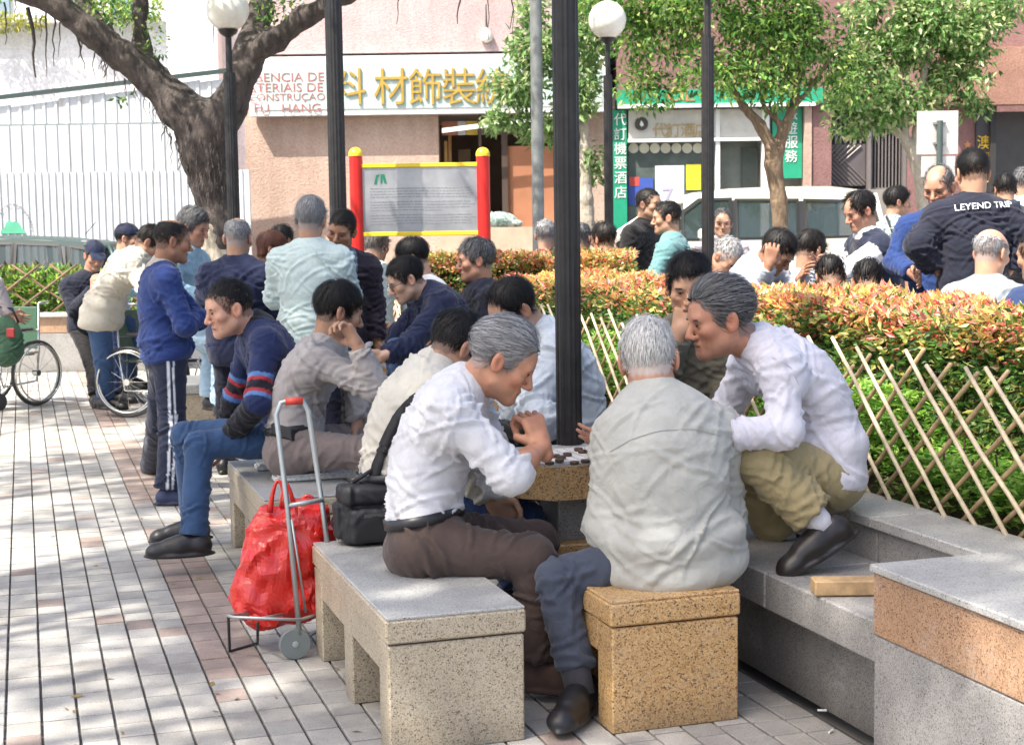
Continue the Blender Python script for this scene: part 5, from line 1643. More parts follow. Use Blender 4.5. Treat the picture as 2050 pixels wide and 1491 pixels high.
# ---------------------------------------------------------------- parked vehicles
def glass_mat():
    mt, nt, b = newmat('car_glass')
    b.inputs['Base Color'].default_value = (.05, .075, .075, 1); b.inputs['Roughness'].default_value = .03
    b.inputs['Transmission Weight'].default_value = .0; b.inputs['Alpha'].default_value = .45
    b.inputs['Specular IOR Level'].default_value = .9
    return mt
M_CGL = glass_mat()
M_TYRE = plain('tyre_rubber', (.02, .02, .02), .8); M_RIM = plain('alloy_rim', (.5, .5, .5), .35, .8)
def carpaint(name, col):
    mt = plain(name, col, .28, 0, .03, 3, coat=.6); return mt
def vehicle(name, label, x, y, z, yaw, prof, roofpts, wins, width, paint, wheels, cat):
    """side profile (x along the car, z up) swept across the width with a tumblehome; windows set into the cabin"""
    r = empty(name, (x, y, z), label, cat); cy, sy = math.cos(yaw), math.sin(yaw)
    def T(a, b_, c): return np.array((x + a * cy - b_ * sy, y + a * sy + b_ * cy, z + c))
    zmax = max(p[1] for p in roofpts)
    belt = min(w[1] for win in wins for w in win)
    def hw(zz): return width / 2 - max(0, zz - belt) / max(zmax - belt, .01) * .14 - (.05 if zz < .3 else 0)
    def wall(sg):
        pass
    # body: lower hull below the belt, closed; cabin: roof + pillars
    low = [p for p in prof]
    V = []; F = []; n = len(prof)
    secs = [(-1, 0), (-.86, .0), (0, .0), (.86, .0), (1, 0)]
    for sg, _ in secs:
        for (a, c) in prof:
            cc = min(c, belt) ; bulge = 1 - .05 * abs(sg) ** 6
            V.append(T(a * bulge, hw(cc) * sg, cc))
    m_ = len(secs)
    for i in range(m_ - 1):
        for k in range(n):
            l = (k + 1) % n; F.append((i * n + k, i * n + l, (i + 1) * n + l, (i + 1) * n + k))
    F.append(tuple(range(n))); F.append(tuple(range((m_ - 1) * n, m_ * n))[::-1])
    o = mk('body', V, F, paint, r); autosmooth(o, 35)
    # roof skin
    V = []; F = []; n = len(roofpts)
    for sg in (-1, -.9, -.5, 0, .5, .9, 1):
        for (a, c) in roofpts: V.append(T(a, hw(c) * sg, c - .05 * abs(sg) ** 4))
    for i in range(6):
        for k in range(n - 1): F.append((i * n + k, i * n + k + 1, (i + 1) * n + k + 1, (i + 1) * n + k))
    o = mk('roof', V, F, paint, r, True)
    md = o.modifiers.new('solid', 'SOLIDIFY'); md.thickness = .035; md.offset = -1
    # side windows and pillars
    for sg in (-1, 1):
        for win in wins:
            poly = [T(a, sg * (hw(c) - .012), c) for a, c in win]
            mb = MB(); mb.prism(poly, T(0, -sg * .008, 0) - T(0, 0, 0)); fixn(mb.obj('side_window', M_CGL, r))
            cen = np.mean(win, 0); big = [(a + (a - cen[0]) * .0 + (.035 if a > cen[0] else -.035), c + (.03 if c > cen[1] else -.03)) for a, c in win]
            mb = MB(); nn = len(win)
            Vf = [T(a, sg * (hw(c) + .002), c) for a, c in big] + [T(a, sg * (hw(c) + .004), c) for a, c in win]
            mb.add(Vf, [(i, (i + 1) % nn, nn + (i + 1) % nn, nn + i) for i in range(nn)]); mb.obj('window_seal', plain('black_seal', (.02, .02, .02), .5), r)
        for (a0, a1, z0_, z1_) in [(w1[-1][0], w2[0][0], 0, 0) for w1, w2 in zip(wins[:-1], wins[1:])]:
            pass
        # upper side frame between windows
        xs = sorted(set([round(a, 3) for win in wins for a, c in win]))
        for w1, w2 in zip(wins[:-1], wins[1:]):
            a0 = max(a for a, c in w1) + .03; a1 = min(a for a, c in w2) - .03
            if a1 > a0:
                poly = [T(a0, sg * hw(belt), belt - .02), T(a1, sg * hw(belt), belt - .02), T(a1, sg * hw(zmax - .1), zmax - .1), T(a0, sg * hw(zmax - .1), zmax - .1)]
                mb = MB(); mb.prism(poly, T(0, -sg * .04, 0) - T(0, 0, 0)); fixn(mb.obj('pillar', plain('dark_pillar', (.03, .03, .033), .35), r))
        # cant rail between window tops and roof
        tops = sorted([(a, c) for win in wins for a, c in win if c > belt + .15])
        Vc = []; Fc = []
        for i, (a, c) in enumerate(tops):
            zr = np.interp(a, [p[0] for p in roofpts], [p[1] for p in roofpts]) - .045
            Vc += [T(a, sg * hw(c), c), T(a, sg * hw(zr), zr)]
        for i in range(len(tops) - 1): Fc.append((2 * i, 2 * i + 2, 2 * i + 3, 2 * i + 1))
        mk('cant_rail', Vc, Fc, paint, r)
    # windscreen and rear glass
    for (pa, pb, nm) in ((roofpts[0], wins[0][0], 'windscreen'), (roofpts[-1], wins[-1][-1], 'rear_window')):
        bx_ = (pa[0] - .75 if nm == 'windscreen' else pa[0] + .12)
        poly = [T(pa[0], hw(pa[1]) - .05, pa[1] - .02), T(pa[0], -hw(pa[1]) + .05, pa[1] - .02), T(bx_, -hw(belt) + .03, belt), T(bx_, hw(belt) - .03, belt)]
        mb = MB(); mb.prism(poly, T(.012, 0, 0) - T(0, 0, 0)); fixn(mb.obj(nm, M_CGL, r))
        for sg in (-1, 1):
            mb = MB(); mb.tube([T(pa[0], sg * (hw(pa[1]) - .03), pa[1] - .02), T(bx_, sg * (hw(belt) - .02), belt)], .035, 6); mb.obj('pillar', paint, r, True)
    for (a, rr) in wheels:
        for sg in (-1, 1):
            c = T(a, sg * (width / 2 - .10), rr); axw = nrm(T(0, sg, 0) - T(0, 0, 0))
            mb = MB(); mb.lathe(c, [(rr * .62, -.09), (rr * .95, -.10), (rr, -.06), (rr, .06), (rr * .95, .10), (rr * .62, .09)], 28, axw); w = autosmooth(mb.obj('wheel', M_TYRE, r))
            mb = MB(); mb.lathe(c, [(rr * .6, .02), (rr * .6, .085), (rr * .3, .075), (.05, .09)], 20, axw); rm = autosmooth(mb.obj('rim', M_RIM)); rm.parent = w
            rm.matrix_parent_inverse = Matrix()
            w.matrix_parent_inverse = Matrix.Translation(-r.location)
    for sg in (-1, 1):
        mb = MB(); c = T(wins[0][0][0] + .22, sg * (hw(belt) + .10), belt + .06); mb.box(c, .12, .2, .14, bev=.03); mb.obj('mirror', paint, r)
    # seats inside
    for a in (np.mean([w[0] for w in wins[0]]) + .25, np.mean([w[0] for w in wins[-1]])):
        for sg in (-.38, .38):
            mb = MB(); mb.box(T(a, sg, belt + .0), .16, .42, .75, bev=.05); mb.obj('seat', plain('grey_seat', (.16, .17, .18), .8), r)
    return r
YV = 18.7; sc_ = YV / FPX
vx = P(1560, 460, YV)[0]
def VX(px): return P(px, 440, YV)[0] - vx
def VZ(px, py): return P(px, py, YV)[2] - .02
roof = [(VX(1352), VZ(1352, 398)), (VX(1400), VZ(1400, 383)), (VX(1470), VZ(1470, 375)), (VX(1560), VZ(1560, 371)), (VX(1680), VZ(1680, 370)), (VX(1740), VZ(1740, 377)), (VX(1756), VZ(1756, 384))]
bz = VZ(1560, 482)
prof = [(VX(1130), .35), (VX(1128), .75), (VX(1170), .95), (VX(1285), bz + .02), (VX(1752), bz + .03), (VX(1775), .9), (VX(1770), .4), (VX(1700), .28), (VX(1180), .28)]
wins = [[(VX(1370), VZ(1370, 478)), (VX(1370), VZ(1370, 428)), (VX(1405), VZ(1405, 402)), (VX(1462), VZ(1462, 400)), (VX(1462), VZ(1462, 478))],
        [(VX(1478), VZ(1478, 476)), (VX(1478), VZ(1478, 402)), (VX(1596), VZ(1596, 402)), (VX(1596), VZ(1596, 474))],
        [(VX(1616), VZ(1616, 474)), (VX(1616), VZ(1616, 402)), (VX(1728), VZ(1728, 405)), (VX(1735), VZ(1735, 470))]]
M_VAN = carpaint('cream_white_paint', (.72, .70, .61))
vehicle('parked_van', 'cream white van parked across the street behind the hedge', vx, YV + .85, .02, 0, prof, roof, wins, 1.72, M_VAN, [(VX(1230), .32), (VX(1660), .32)], 'van')
YC = 19.6; cx_ = P(20, 480, YC)[0]
def CX(px): return P(px, 480, YC)[0] - cx_
def CZ(px, py): return P(px, py, YC)[2] - .02
cr = [(CX(-205), CZ(-205, 492)), (CX(-120), CZ(-120, 477)), (CX(-10), CZ(0, 471)), (CX(90), CZ(90, 474)), (CX(190), CZ(190, 484)), (CX(215), CZ(215, 489))]
cb = CZ(60, 540)
cprof = [(CX(-390), .32), (CX(-392), .62), (CX(-330), .82), (CX(-235), cb), (CX(228), cb), (CX(250), .82), (CX(246), .4), (CX(200), .25), (CX(-340), .25)]
cw = [[(CX(-190), CZ(-190, 538)), (CX(-130), CZ(-130, 498)), (CX(-60), CZ(-60, 492)), (CX(-60), CZ(-60, 538))],
      [(CX(-45), CZ(-45, 538)), (CX(-45), CZ(-45, 491)), (CX(18), CZ(18, 490)), (CX(18), CZ(18, 538))],
      [(CX(30), CZ(30, 538)), (CX(30), CZ(30, 490)), (CX(112), CZ(112, 493)), (CX(125), CZ(125, 538))],
      [(CX(140), CZ(140, 538)), (CX(135), CZ(135, 495)), (CX(165), CZ(165, 500)), (CX(190), CZ(190, 538))]]
vehicle('parked_car', 'dark green hatchback parked beyond the left planter', cx_, YC + .8, .02, 0, cprof, cr, cw, 1.66, plain('dark_green_paint', (.02, .045, .042), .45, 0, .05, 3), [(CX(-300), .29), (CX(150), .29)], 'car')
mb = MB(); a = P(170, 470, YC + .8); mb.tube([a, P(192, 445, YC + .8)], .006, 5); o = mb.obj('antenna', M_DARK)
pc = [x for x in bpy.data.objects if x.name == 'parked_car'][0]; setparent(o, pc)

# ---------------------------------------------------------------- trees
def bark(name, lo, hi, sc=14):
    mt, nt, b = newmat(name)
    v = coords(nt, 'World', (1, 1, .35))
    f = noise(nt, v, sc, 7, .7, .8)
    L(nt, ramp(nt, f, [(.32, lo), (.66, hi)]).outputs[0], b.inputs['Base Color']); b.inputs['Roughness'].default_value = .9
    bump(nt, b, noise(nt, v, sc * 1.6, 6, .7, .5), 1.0, .03)
    MATS[name] = mt
    return mt
M_BARK = bark('dark_banyan_bark', (.03, .024, .023), (.125, .10, .09)); M_BARK2 = bark('brown_bark', (.10, .065, .04), (.27, .19, .12), 20); M_BARK3 = bark('pale_bark', (.30, .26, .20), (.52, .46, .38), 16)
def limbs(paths, name, mat, parent, res=.035, rough=.02, seed=1, k=.06):
    """joined trunk and limbs: smooth union along polylines of (point, radius)"""
    pr = []
    for path in paths:
        for (a, ra), (b_, rb) in zip(path[:-1], path[1:]): pr.append(cone(a, b_, ra, rb, k))
    V, F = solid(pr, res)
    n = vnormals(V, F)
    V = V + n * ((noise3(V * 7, seed) - .5) * 2 * rough + (noise3(V * 22, seed + 1) - .5) * rough)[:, None]
    return mk(name, V, F, mat, parent, True)
def crown(clumps, n, ln, pal, parent, wts=None, droop=.3, shade=True, name='crown', pw=.45, fill=.72):
    tot = sum(c[1][0] * c[1][1] * c[1][2] for c in clumps); Vs = []; Fs = []; Cs = []; off = 0
    for c, rad in clumps:
        m_ = max(20, int(n * rad[0] * rad[1] * rad[2] / tot))
        p = rg.normal(0, 1, (m_ * 2, 3)); p /= np.linalg.norm(p, axis=1, keepdims=True); p *= rg.random((m_ * 2, 1)) ** pw
        w = p * np.array(rad) + np.array(c)
        keep = noise3(w * 2.6, 77) * .4 + noise3(w * 5.5, 78) * .6 < fill - .25 * (np.linalg.norm(p, axis=1) > .85)
        p = p[keep][:m_]; w = w[keep][:m_]; m2 = len(p)
        if m2 == 0: continue
        d = p * .6 + rg.normal(0, .6, (m2, 3)); d[:, 2] -= droop
        c_ = pick(pal, m2, wts)
        V, F, C = leaf_cloud(w, d, np.tile(EZ, (m2, 1)) + rg.normal(0, .6, (m2, 3)), rg.uniform(ln * .7, ln * 1.25, m2), rg.uniform(ln * .16, ln * .27, m2), c_)
        Vs.append(V); Fs.append(F + off); Cs.append(C); off += len(V)
    o = mk(name, np.concatenate(Vs), np.concatenate(Fs), M_LEAF, parent, False, np.concatenate(Cs)); o['kind'] = 'stuff'
    return o
TG = [(.09, .22, .045), (.16, .34, .065), (.05, .13, .035), (.26, .44, .09), (.44, .54, .16)]
# big forked tree, left
YT = 13.6; S1 = YT / FPX
def tp(px, py, w, dy=0): return (P(px, py, YT + dy), w / 2 * S1)
t1 = empty('fig_tree', G(438, 466 + 1.5 / YT * FPX) if False else np.array((P(440, 480, YT)[0], YT, 0)), 'big dark forked fig tree with hanging aerial roots', 'tree')
base_pt = np.array((P(440, 480, YT)[0], YT, -.05))
paths = [[(base_pt, .22), (base_pt + EZ * .35, .165), tp(438, 440, 62), tp(425, 380, 72), tp(415, 310, 95), tp(405, 250, 105)],
         [tp(405, 265, 100), tp(360, 215, 78), tp(310, 165, 66), tp(250, 115, 58, -.1), tp(190, 65, 52, -.2), tp(120, 15, 44, -.3), tp(20, -30, 40, -.4), tp(-150, -90, 30, -.5)],
         [tp(335, 190, 50), tp(300, 140, 40), tp(284, 90, 32, .1), tp(280, 30, 28, .1), tp(283, -40, 26, .1), tp(300, -160, 20, .2)],
         [tp(240, 105, 40), tp(205, 60, 34, .2), tp(170, 5, 28, .3), tp(120, -80, 24, .4)],
         [tp(430, 270, 85), tp(462, 205, 68), tp(490, 140, 60), tp(505, 85, 56, .1), tp(520, 20, 44, .2), tp(530, -60, 34, .3), tp(560, -180, 24, .4)],
         [tp(500, 110, 50), tp(550, 80, 44, -.1), tp(610, 35, 40, -.2), tp(690, -15, 36, -.3), tp(830, -70, 28, -.4)]]
limbs(paths, 'trunk', M_BARK, t1, .03, .022, 3)
# pale limewashed foot of the trunk
limbs([[(base_pt + EZ * .0, .235), (base_pt + EZ * .35, .175), tp(438, 445, 66)]], 'pale_trunk_base', M_BARK3, t1, .03, .008, 5)
def roots(lst, parent, nm='aerial_root'):
    for (px, py, ln, w, dy) in lst:
        q = P(px, py, YT + dy); mb = MB(); pts = [q]; rr = [w]
        for k in range(6):
            q = q + np.array((rnd.uniform(-.02, .02), rnd.uniform(-.02, .02), -ln / 6)); pts.append(q); rr.append(w * (1 - .13 * k))
        mb.tube(pts, rr, 5); mb.obj(nm, M_BARK, parent, True)
lst = [(8, 5, .37, .009, -.35), (55, 15, .60, .019, -.33), (92, 25, .55, .009, -.3), (108, 30, .45, .009, -.3), (120, 45, .30, .006, -.3), (155, 75, .28, .010, -.2), (160, 80, .2, .005, -.2), (420, -40, .6, .009, -.2), (422, -40, .5, .006, -.2),
       (190, 105, .25, .006, -.1), (205, 115, .2, .005, -.1), (215, 125, .22, .005, -.1), (70, 25, .15, .004, -.3), (85, 30, .2, .005, -.3), (30, 0, .2, .005, -.35), (800, -20, .3, .006, -.4), (922, -45, .4, .012, -.4), (968, -60, .6, .007, -.4), (1015, -60, .5, .009, -.4), (1020, -60, .75, .005, -.4)]
for k in range(26):
    px = rnd.uniform(200, 370); py = 70 + (px - 200) * .95 + 40; lst.append((px, py, rnd.uniform(.06, .22), rnd.uniform(.003, .006), -.12))
for k in range(14):
    px = rnd.uniform(330, 400); py = 250 + (px - 330) * 1.6; lst.append((px, py, rnd.uniform(.08, .3), rnd.uniform(.003, .007), -.14))
roots(lst, t1)
# shaggy mass of roots at the collar
V = []; F = []; n_ = 420
for k in range(n_):
    t = rnd.random(); ang = rnd.uniform(-math.pi, math.pi); py = 240 + 150 * t; rr = (52 - 16 * t) * S1 * rnd.uniform(.9, 1.18); cxp = 412 + 18 * t
    q = P(cxp, py, YT) + np.array((math.sin(ang) * rr, -math.cos(ang) * rr, 0)); ln = rnd.uniform(.05, .14); wv = rnd.uniform(.003, .007); m_ = len(V)
    q2 = q + np.array((math.sin(ang) * .03 + rnd.uniform(-.02, .02), -math.cos(ang) * .03, -ln)); tn = np.array((math.cos(ang), math.sin(ang), 0)) * wv
    V += [q - tn, q + tn, q2 + tn * .3, q2 - tn * .3]; F.append((m_, m_ + 1, m_ + 2, m_ + 3))
o = mk('root_fringe', V, F, M_BARK, t1); o['kind'] = 'stuff'
crown([(P(190, 5, YT), (.35, .3, .18)), (P(260, 40, YT), (.22, .2, .12)), (P(305, 80, YT), (.16, .2, .22)), (P(565, 12, YT), (.32, .3, .14)), (P(245, 195, YT - .1), (.10, .1, .09)), (P(30, -40, YT), (.5, .4, .2)), (P(545, 45, YT), (.08, .1, .1))], 900, .06, TG, t1, None, .3, name='twig_leaves')
crown([(P(100, -330, YT - 1), (2.0, 2.2, .7)), (P(480, -420, YT), (2.2, 2.4, .8)), (P(850, -330, YT - 1), (1.6, 1.8, .6)), (P(300, -420, YT - 2.5), (2.2, 2.0, .7))], 9000, .11, TG, t1)
# street trees, right
def street_tree(label, Y, ground, trunk, brs, clumps, n, ln, mat, pal=TG, wts=None, fill=.60):
    S = Y / FPX
    q = P(trunk[0][0], trunk[0][1], Y); r = empty('street_tree', (q[0], Y, ground), label, 'tree', 'small street trees')
    base = np.array((q[0], Y, ground - .03))
    def t_(v): return (P(v[0], v[1], Y + (v[3] if len(v) > 3 else 0)), v[2] / 2 * S)
    paths = [[(base, trunk[0][2] * .65 * S)] + [t_(v) for v in trunk]] + [[t_(v) for v in b_] for b_ in brs]
    limbs(paths, 'trunk', mat, r, .02, .012, 8, .03)
    crown([(P(c[0], c[1], Y + c[4]), (c[2] * S, c[5], c[3] * S)) for c in clumps], n, ln, pal, r, wts, fill=fill)
    return r
street_tree('young tree with forked brown trunk standing in front of the van', 16.2, .25, [(1562, 470, 30), (1560, 400, 32), (1548, 330, 34), (1552, 300, 40)],
            [[(1550, 305, 30), (1520, 250, 20), (1488, 212, 16), (1450, 150, 12), (1400, 60, 8)], [(1555, 300, 28), (1572, 255, 22), (1585, 220, 18), (1600, 150, 14), (1620, 40, 9)], [(1570, 262, 15), (1550, 235, 10), (1530, 215, 8), (1500, 120, 6)], [(1588, 215, 14), (1620, 180, 10), (1660, 120, 8)]],
            [(1300, 60, 120, 90, .2, .5), (1300, 175, 85, 55, .1, .4), (1420, 20, 130, 90, 0, .6), (1450, 140, 110, 75, -.1, .5), (1545, 60, 120, 110, 0, .6), (1560, 175, 90, 55, 0, .45), (1640, 90, 90, 95, .1, .5), (1230, -10, 110, 70, .2, .5), (1500, -60, 260, 70, 0, .8), (1700, 170, 60, 50, .1, .4)],
            15000, .085, M_BARK2)
street_tree('pale-leaved tree beside the square sign with light trunk', 17.4, .25, [(1862, 470, 34), (1852, 400, 33), (1838, 330, 26), (1822, 290, 22)],
            [[(1828, 300, 20), (1800, 268, 14), (1760, 240, 9), (1720, 200, 6)], [(1830, 305, 18), (1838, 230, 14), (1850, 150, 10), (1870, 60, 7)], [(1815, 285, 12), (1812, 200, 9), (1806, 100, 6)]],
            [(1720, 240, 80, 48, -.2, .4), (1790, 200, 95, 60, -.1, .5), (1740, 120, 80, 70, .1, .5), (1850, 60, 120, 90, 0, .6), (1920, 150, 80, 80, 0, .5), (1960, 60, 90, 60, 0, .5), (1870, 235, 60, 38, .1, .3), (1780, 20, 110, 70, .1, .5), (1950, 215, 40, 35, .1, .3), (1690, 190, 50, 40, 0, .3), (2010, 10, 80, 50, 0, .4)],
            11000, .092, M_BARK3, [(.12, .26, .06), (.22, .38, .11), (.07, .16, .04), (.46, .54, .24), (.58, .60, .34)], [3, 3, 3, 2, 1.6])
street_tree('slender pale-trunked tree between the shop and the globe lamp', 22.0, .14, [(1178, 500, 34), (1172, 400, 32), (1168, 330, 26), (1170, 260, 18)],
            [[(1170, 270, 14), (1140, 200, 10), (1090, 130, 7)], [(1170, 260, 14), (1178, 150, 10), (1170, 60, 8), (1150, -20, 6)]],
            [(1040, 165, 70, 55, -.1, .5), (1085, 100, 80, 60, 0, .6), (1015, 240, 55, 35, 0, .4), (1090, 260, 70, 40, 0, .4), (1150, 180, 60, 70, 0, .5), (1180, 60, 70, 80, 0, .6), (1060, 20, 40, 40, 0, .4), (1185, 330, 40, 45, .1, .3)],
            5600, .13, M_BARK3, [(.16, .30, .09), (.28, .42, .15), (.10, .20, .06), (.5, .55, .3)], [3, 3, 2, 2])
# shade trees behind the camera: they throw the dappled shade over the paving
def shade_tree(label, x, y, z, clumps, n, ln, fill=.72):
    r = empty('shade_tree', (x, y, z), label, 'tree', 'plaza trees behind the camera')
    paths = [[(np.array((x, y, -.05)), .26), (np.array((x, y, .5)), .2), (np.array((x, y, 3.2)), .16)]]
    for c, rad in clumps: paths.append([(np.array((x, y, 3.0)), .12), ((np.array((x, y, 3.6)) + np.array(c)) / 2, .08), (np.array(c), .03)])
    limbs(paths, 'trunk', M_BARK2, r, .06, .02, 9)
    crown(clumps, n, ln, TG, r, fill=fill)
def over(lst): return [np.array((x - 5.1, y - 4.3, 11.0 + rnd.uniform(-.5, .5))) for x, y in lst]
SHADE = [(-7.0, 1.0, over([(-.3, 4.7), (.7, 4.6), (-.9, 6.6), (.1, 6.1), (-.2, 7.6), (-1.2, 8.4), (-.2, 9.2)]), 9500, .69),
         (-7.8, 4.6, over([(-1.7, 4.7), (-2.0, 6.1), (-2.4, 7.7), (-2.9, 9.5), (-2.4, 11.2), (-3.8, 12.6), (-1.4, 10.0)]), 5600, .51),
         (-5.0, -3.0, over([(-1.1, 3.6), (.5, 3.2), (1.5, 3.4), (-.3, 2.4)]), 3000, .50)]
for i, (x, y, cl, n_, fl_) in enumerate(SHADE):
    shade_tree(['tall plaza tree out of frame to the left', 'tall plaza tree out of frame far to the left', 'tall plaza tree out of frame behind the camera'][i], x, y, 0, [(c, (1.12, 1.12, .5)) for c in cl], n_, .19, fl_)
# ---------------------------------------------------------------- people
C_WHITE = cloth('white_cotton', (.64, .64, .67)); C_LILAC = cloth('lilac_white_cotton', (.62, .61, .68)); C_MINT = cloth('mint_white_cotton', (.50, .60, .58))
C_GREY = cloth('warm_grey_knit', (.36, .335, .325)); C_BEIGE = cloth('beige_cotton', (.56, .53, .46)); C_SAGE = cloth('pale_sage_linen', (.44, .44, .405))
C_NAVY = cloth('navy_cloth', (.012, .017, .05)); C_DKNAVY = cloth('dark_navy_cloth', (.012, .014, .028)); C_BLUE = cloth('blue_fleece', (.025, .06, .26), fuzz=.2)
C_JEAN = cloth('blue_denim', (.035, .075, .165)); C_LJEAN = cloth('pale_denim', (.32, .45, .56)); C_BROWN = cloth('brown_trouser', (.075, .052, .045)); C_TAUPE = cloth('taupe_trouser', (.19, .155, .145))
C_KHAKI = cloth('khaki_cotton', (.33, .27, .145)); C_OLIVE = cloth('olive_cloth', (.105, .095, .07)); C_SLATE = cloth('slate_trouser', (.055, .066, .095)); C_BLACK = cloth('black_cloth', (.014, .013, .015))
C_LGREY = cloth('pale_grey_shirt', (.50, .55, .60)); C_JACKB = cloth('stone_jacket', (.50, .47, .40)); C_TEAL = cloth('teal_cloth', (.13, .27, .28)); C_LILG = cloth('lilac_grey_cloth', (.40, .36, .38))
C_LBLUE = cloth('light_blue_cloth', (.30, .48, .60)); C_PALEB = cloth('pale_blue_white', (.42, .48, .57)); C_DKBLUE = cloth('dark_blue_cloth', (.025, .045, .12)); C_AUB = cloth('aubergine_cloth', (.035, .022, .035)); C_ROYAL = cloth('royal_blue_cloth', (.016, .04, .15))
C_ATTR = cloth('printed_cloth', (1, 1, 1), attr=True)
TAN = (.41, .235, .155); PALE = (.50, .31, .22); RUDDY = (.43, .225, .15); DARKT = (.33, .17, .105)
T_ = lambda m, **k: dict(mat=m, **k)
def limb_t(V, a, b):
    ab = b - a; t = ((V - a) @ ab) / (ab @ ab)
    d = np.linalg.norm(V - a - np.clip(t, 0, 1)[:, None] * ab, axis=1)
    return t, d
# ---- foreground group round the chess table
E17 = person('old man in white shirt and brown trousers on the nearest bench', 0,
    dict(pelvis=(858, 1083, 4.86), neck=(930, 775, .02), head=(1008, 722, -.04), yaw=82, hipyaw=84, hunch=.055,
         armR=((1022, 950, -.03), (1086, 892, .17)), handR=dict(to=(1066, 840, .02), curl=1.35, thumb=(-.7, -.2, .5), side=-1), armL=((1000, 960, .03), (1025, 985, .0)), handL=dict(skip=True),
         legR=((1068, 1118, -.02), (1078, 1335, -.02)), legL=((1075, 1085, .12), (1062, 1290, .14)), toeR=yawdir(72), toeL=yawdir(60)),
    dict(top=T_(C_WHITE, hem=-.085, sleeve='rolled', inf=.016, amp=.016), bottom=T_(C_BROWN, belted=True, amp=.016), shoe=dict(mat='sock_brown', col=(.085, .05, .04), rough=.9, sole=(.07, .045, .038)), fat=1.02),
    dict(yaw=88, pitch=32, hair='grey', style=dict(HS_FULL, front=.08, back=True)), s=1.06, tone=(.50, .245, .15), face=dict(closed=.7))
E16 = person('man in beige shirt with a black shoulder strap beside the white-shirted man', 0,
    dict(pelvis=(788, 990, 5.42), neck=(880, 735, .03), head=(918, 698, .0), yaw=96, hunch=.06,
         armR=((900, 900, -.08), (985, 1000, .02)), handR=dict(curl=.5), armL=((980, 880, .05), (1040, 960, .0)),
         legR=((1050, 1042, -.02), (1068, 1200, .05)), legL=((1035, 1020, .12), (1030, 1170, .12))),
    dict(top=T_(C_BEIGE, hem=-.07, inf=.014, amp=.014), bottom=T_(C_DKBLUE, belted=True), fat=.98),
    dict(yaw=118, pitch=35, hair='black', style=dict(HS_SHORT, thick=.013, len=.03)), s=1.06, tone=TAN)
E15 = person('balding man in pale grey shirt sitting behind the lamp post on the ledge', 0,
    dict(pelvis=(1150, 905, 6.45), neck=(1082, 668, .0), head=(1028, 622, -.06), yaw=-72, hunch=.07,
         armL=((1068, 815, -.14), (1110, 862, -.2)), armR=((1030, 800, .12), (1020, 870, .0)), handL=dict(skip=True), handR=dict(skip=True),
         legL=((1000, 880, -.12), (1010, 1060, -.05)), legR=((985, 870, .08), (990, 1045, .1))),
    dict(top=T_(C_LGREY, hem=-.05, inf=.018, amp=.02, arm=.006), bottom=T_(C_BLACK, belted=True), fat=1.0),
    dict(yaw=-62, pitch=38, hair='black', style=dict(HS_RECEDE, nape=-.05)), s=1.06, tone=TAN)
E20 = person('black-haired man in olive vest with a hand over his mouth', 0,
    dict(pelvis=(1395, 905, 5.95), neck=(1382, 655, -.08), head=(1380, 574, -.07), yaw=-12, hunch=.03,
         armR=((1318, 800, -.05), (1358, 668, -.12)), handR=dict(to=(1372, 622, .0), curl=.9, thumb=(.9, -.2, .3)), armL=((1460, 780, -.02), (1440, 850, -.18)),
         legR=((1340, 905, -.4), (1340, 1090, -.35)), legL=((1440, 905, -.4), (1440, 1090, -.35))),
    dict(top=T_(C_OLIVE, hem=.08, inf=.02, collar_h=.03), bottom=T_(C_OLIVE), top_name='jacket'),
    dict(yaw=-8, pitch=16, hair='black', style=dict(HS_SHORT, thick=.016, len=.03, lift=.35, front=.074, top=.006)), s=1.03, tone=(.47, .265, .165), face=dict(closed=.6))
E19 = person('grey-haired man in white shirt and khaki trousers squatting on the stone ledge', 0,
    dict(pelvis=(1648, 945, 5.0), neck=(1512, 690, -.02), head=(1440, 640, -.05), yaw=-84, hunch=.09,
         armL=((1572, 862, -.08), (1455, 872, -.02)), handL=dict(curl=.5), armR=((1450, 830, .1), (1258, 866, .08)), handR=dict(to=(1180, 880, .0), curl=.35, thumb=(0, -.5, .6), spread=.12),
         legL=((1512, 915, -.12), (1652, 1056, -.05)), legR=((1478, 935, .12), (1578, 1088, .1)), toeL=nrm((-.80, -.15, -.45)), footupL=nrm((-.45, -.05, .9)), toeR=nrm((-.9, -.1, -.2)), footupR=nrm((-.2, 0, .97))),
    dict(top=T_(C_LILAC, hem=.04, inf=.010, flare=.028, amp=.012, collar_h=.02), bottom=T_(C_KHAKI, inf=.018, amp=.012, len=.82, hemr=.058), shoe=dict(mat='shoe_loafer', col=(.022, .018, .017), rough=.35), fat=.92),
    dict(yaw=-78, pitch=12, hair='saltpepper', style=dict(HS_SWEEP, front=.08, nape=-.06, thick=.017, back=True)), s=1.05, tone=(.42, .20, .125), face=dict(closed=.35, jaw=-.004))
for k_, V_ in (('L', 1), ('R', 1)):
    a, b = E19['kn'][k_], E19['an'][k_]
    mb = MB(); mb.tube([a + (b - a) * .76, a + (b - a) * .9, b + EZ * .0], [.047, .042, .040], 14); o = mb.obj('sock', cloth('white_sock', (.72, .70, .74)), E19['root'], True)
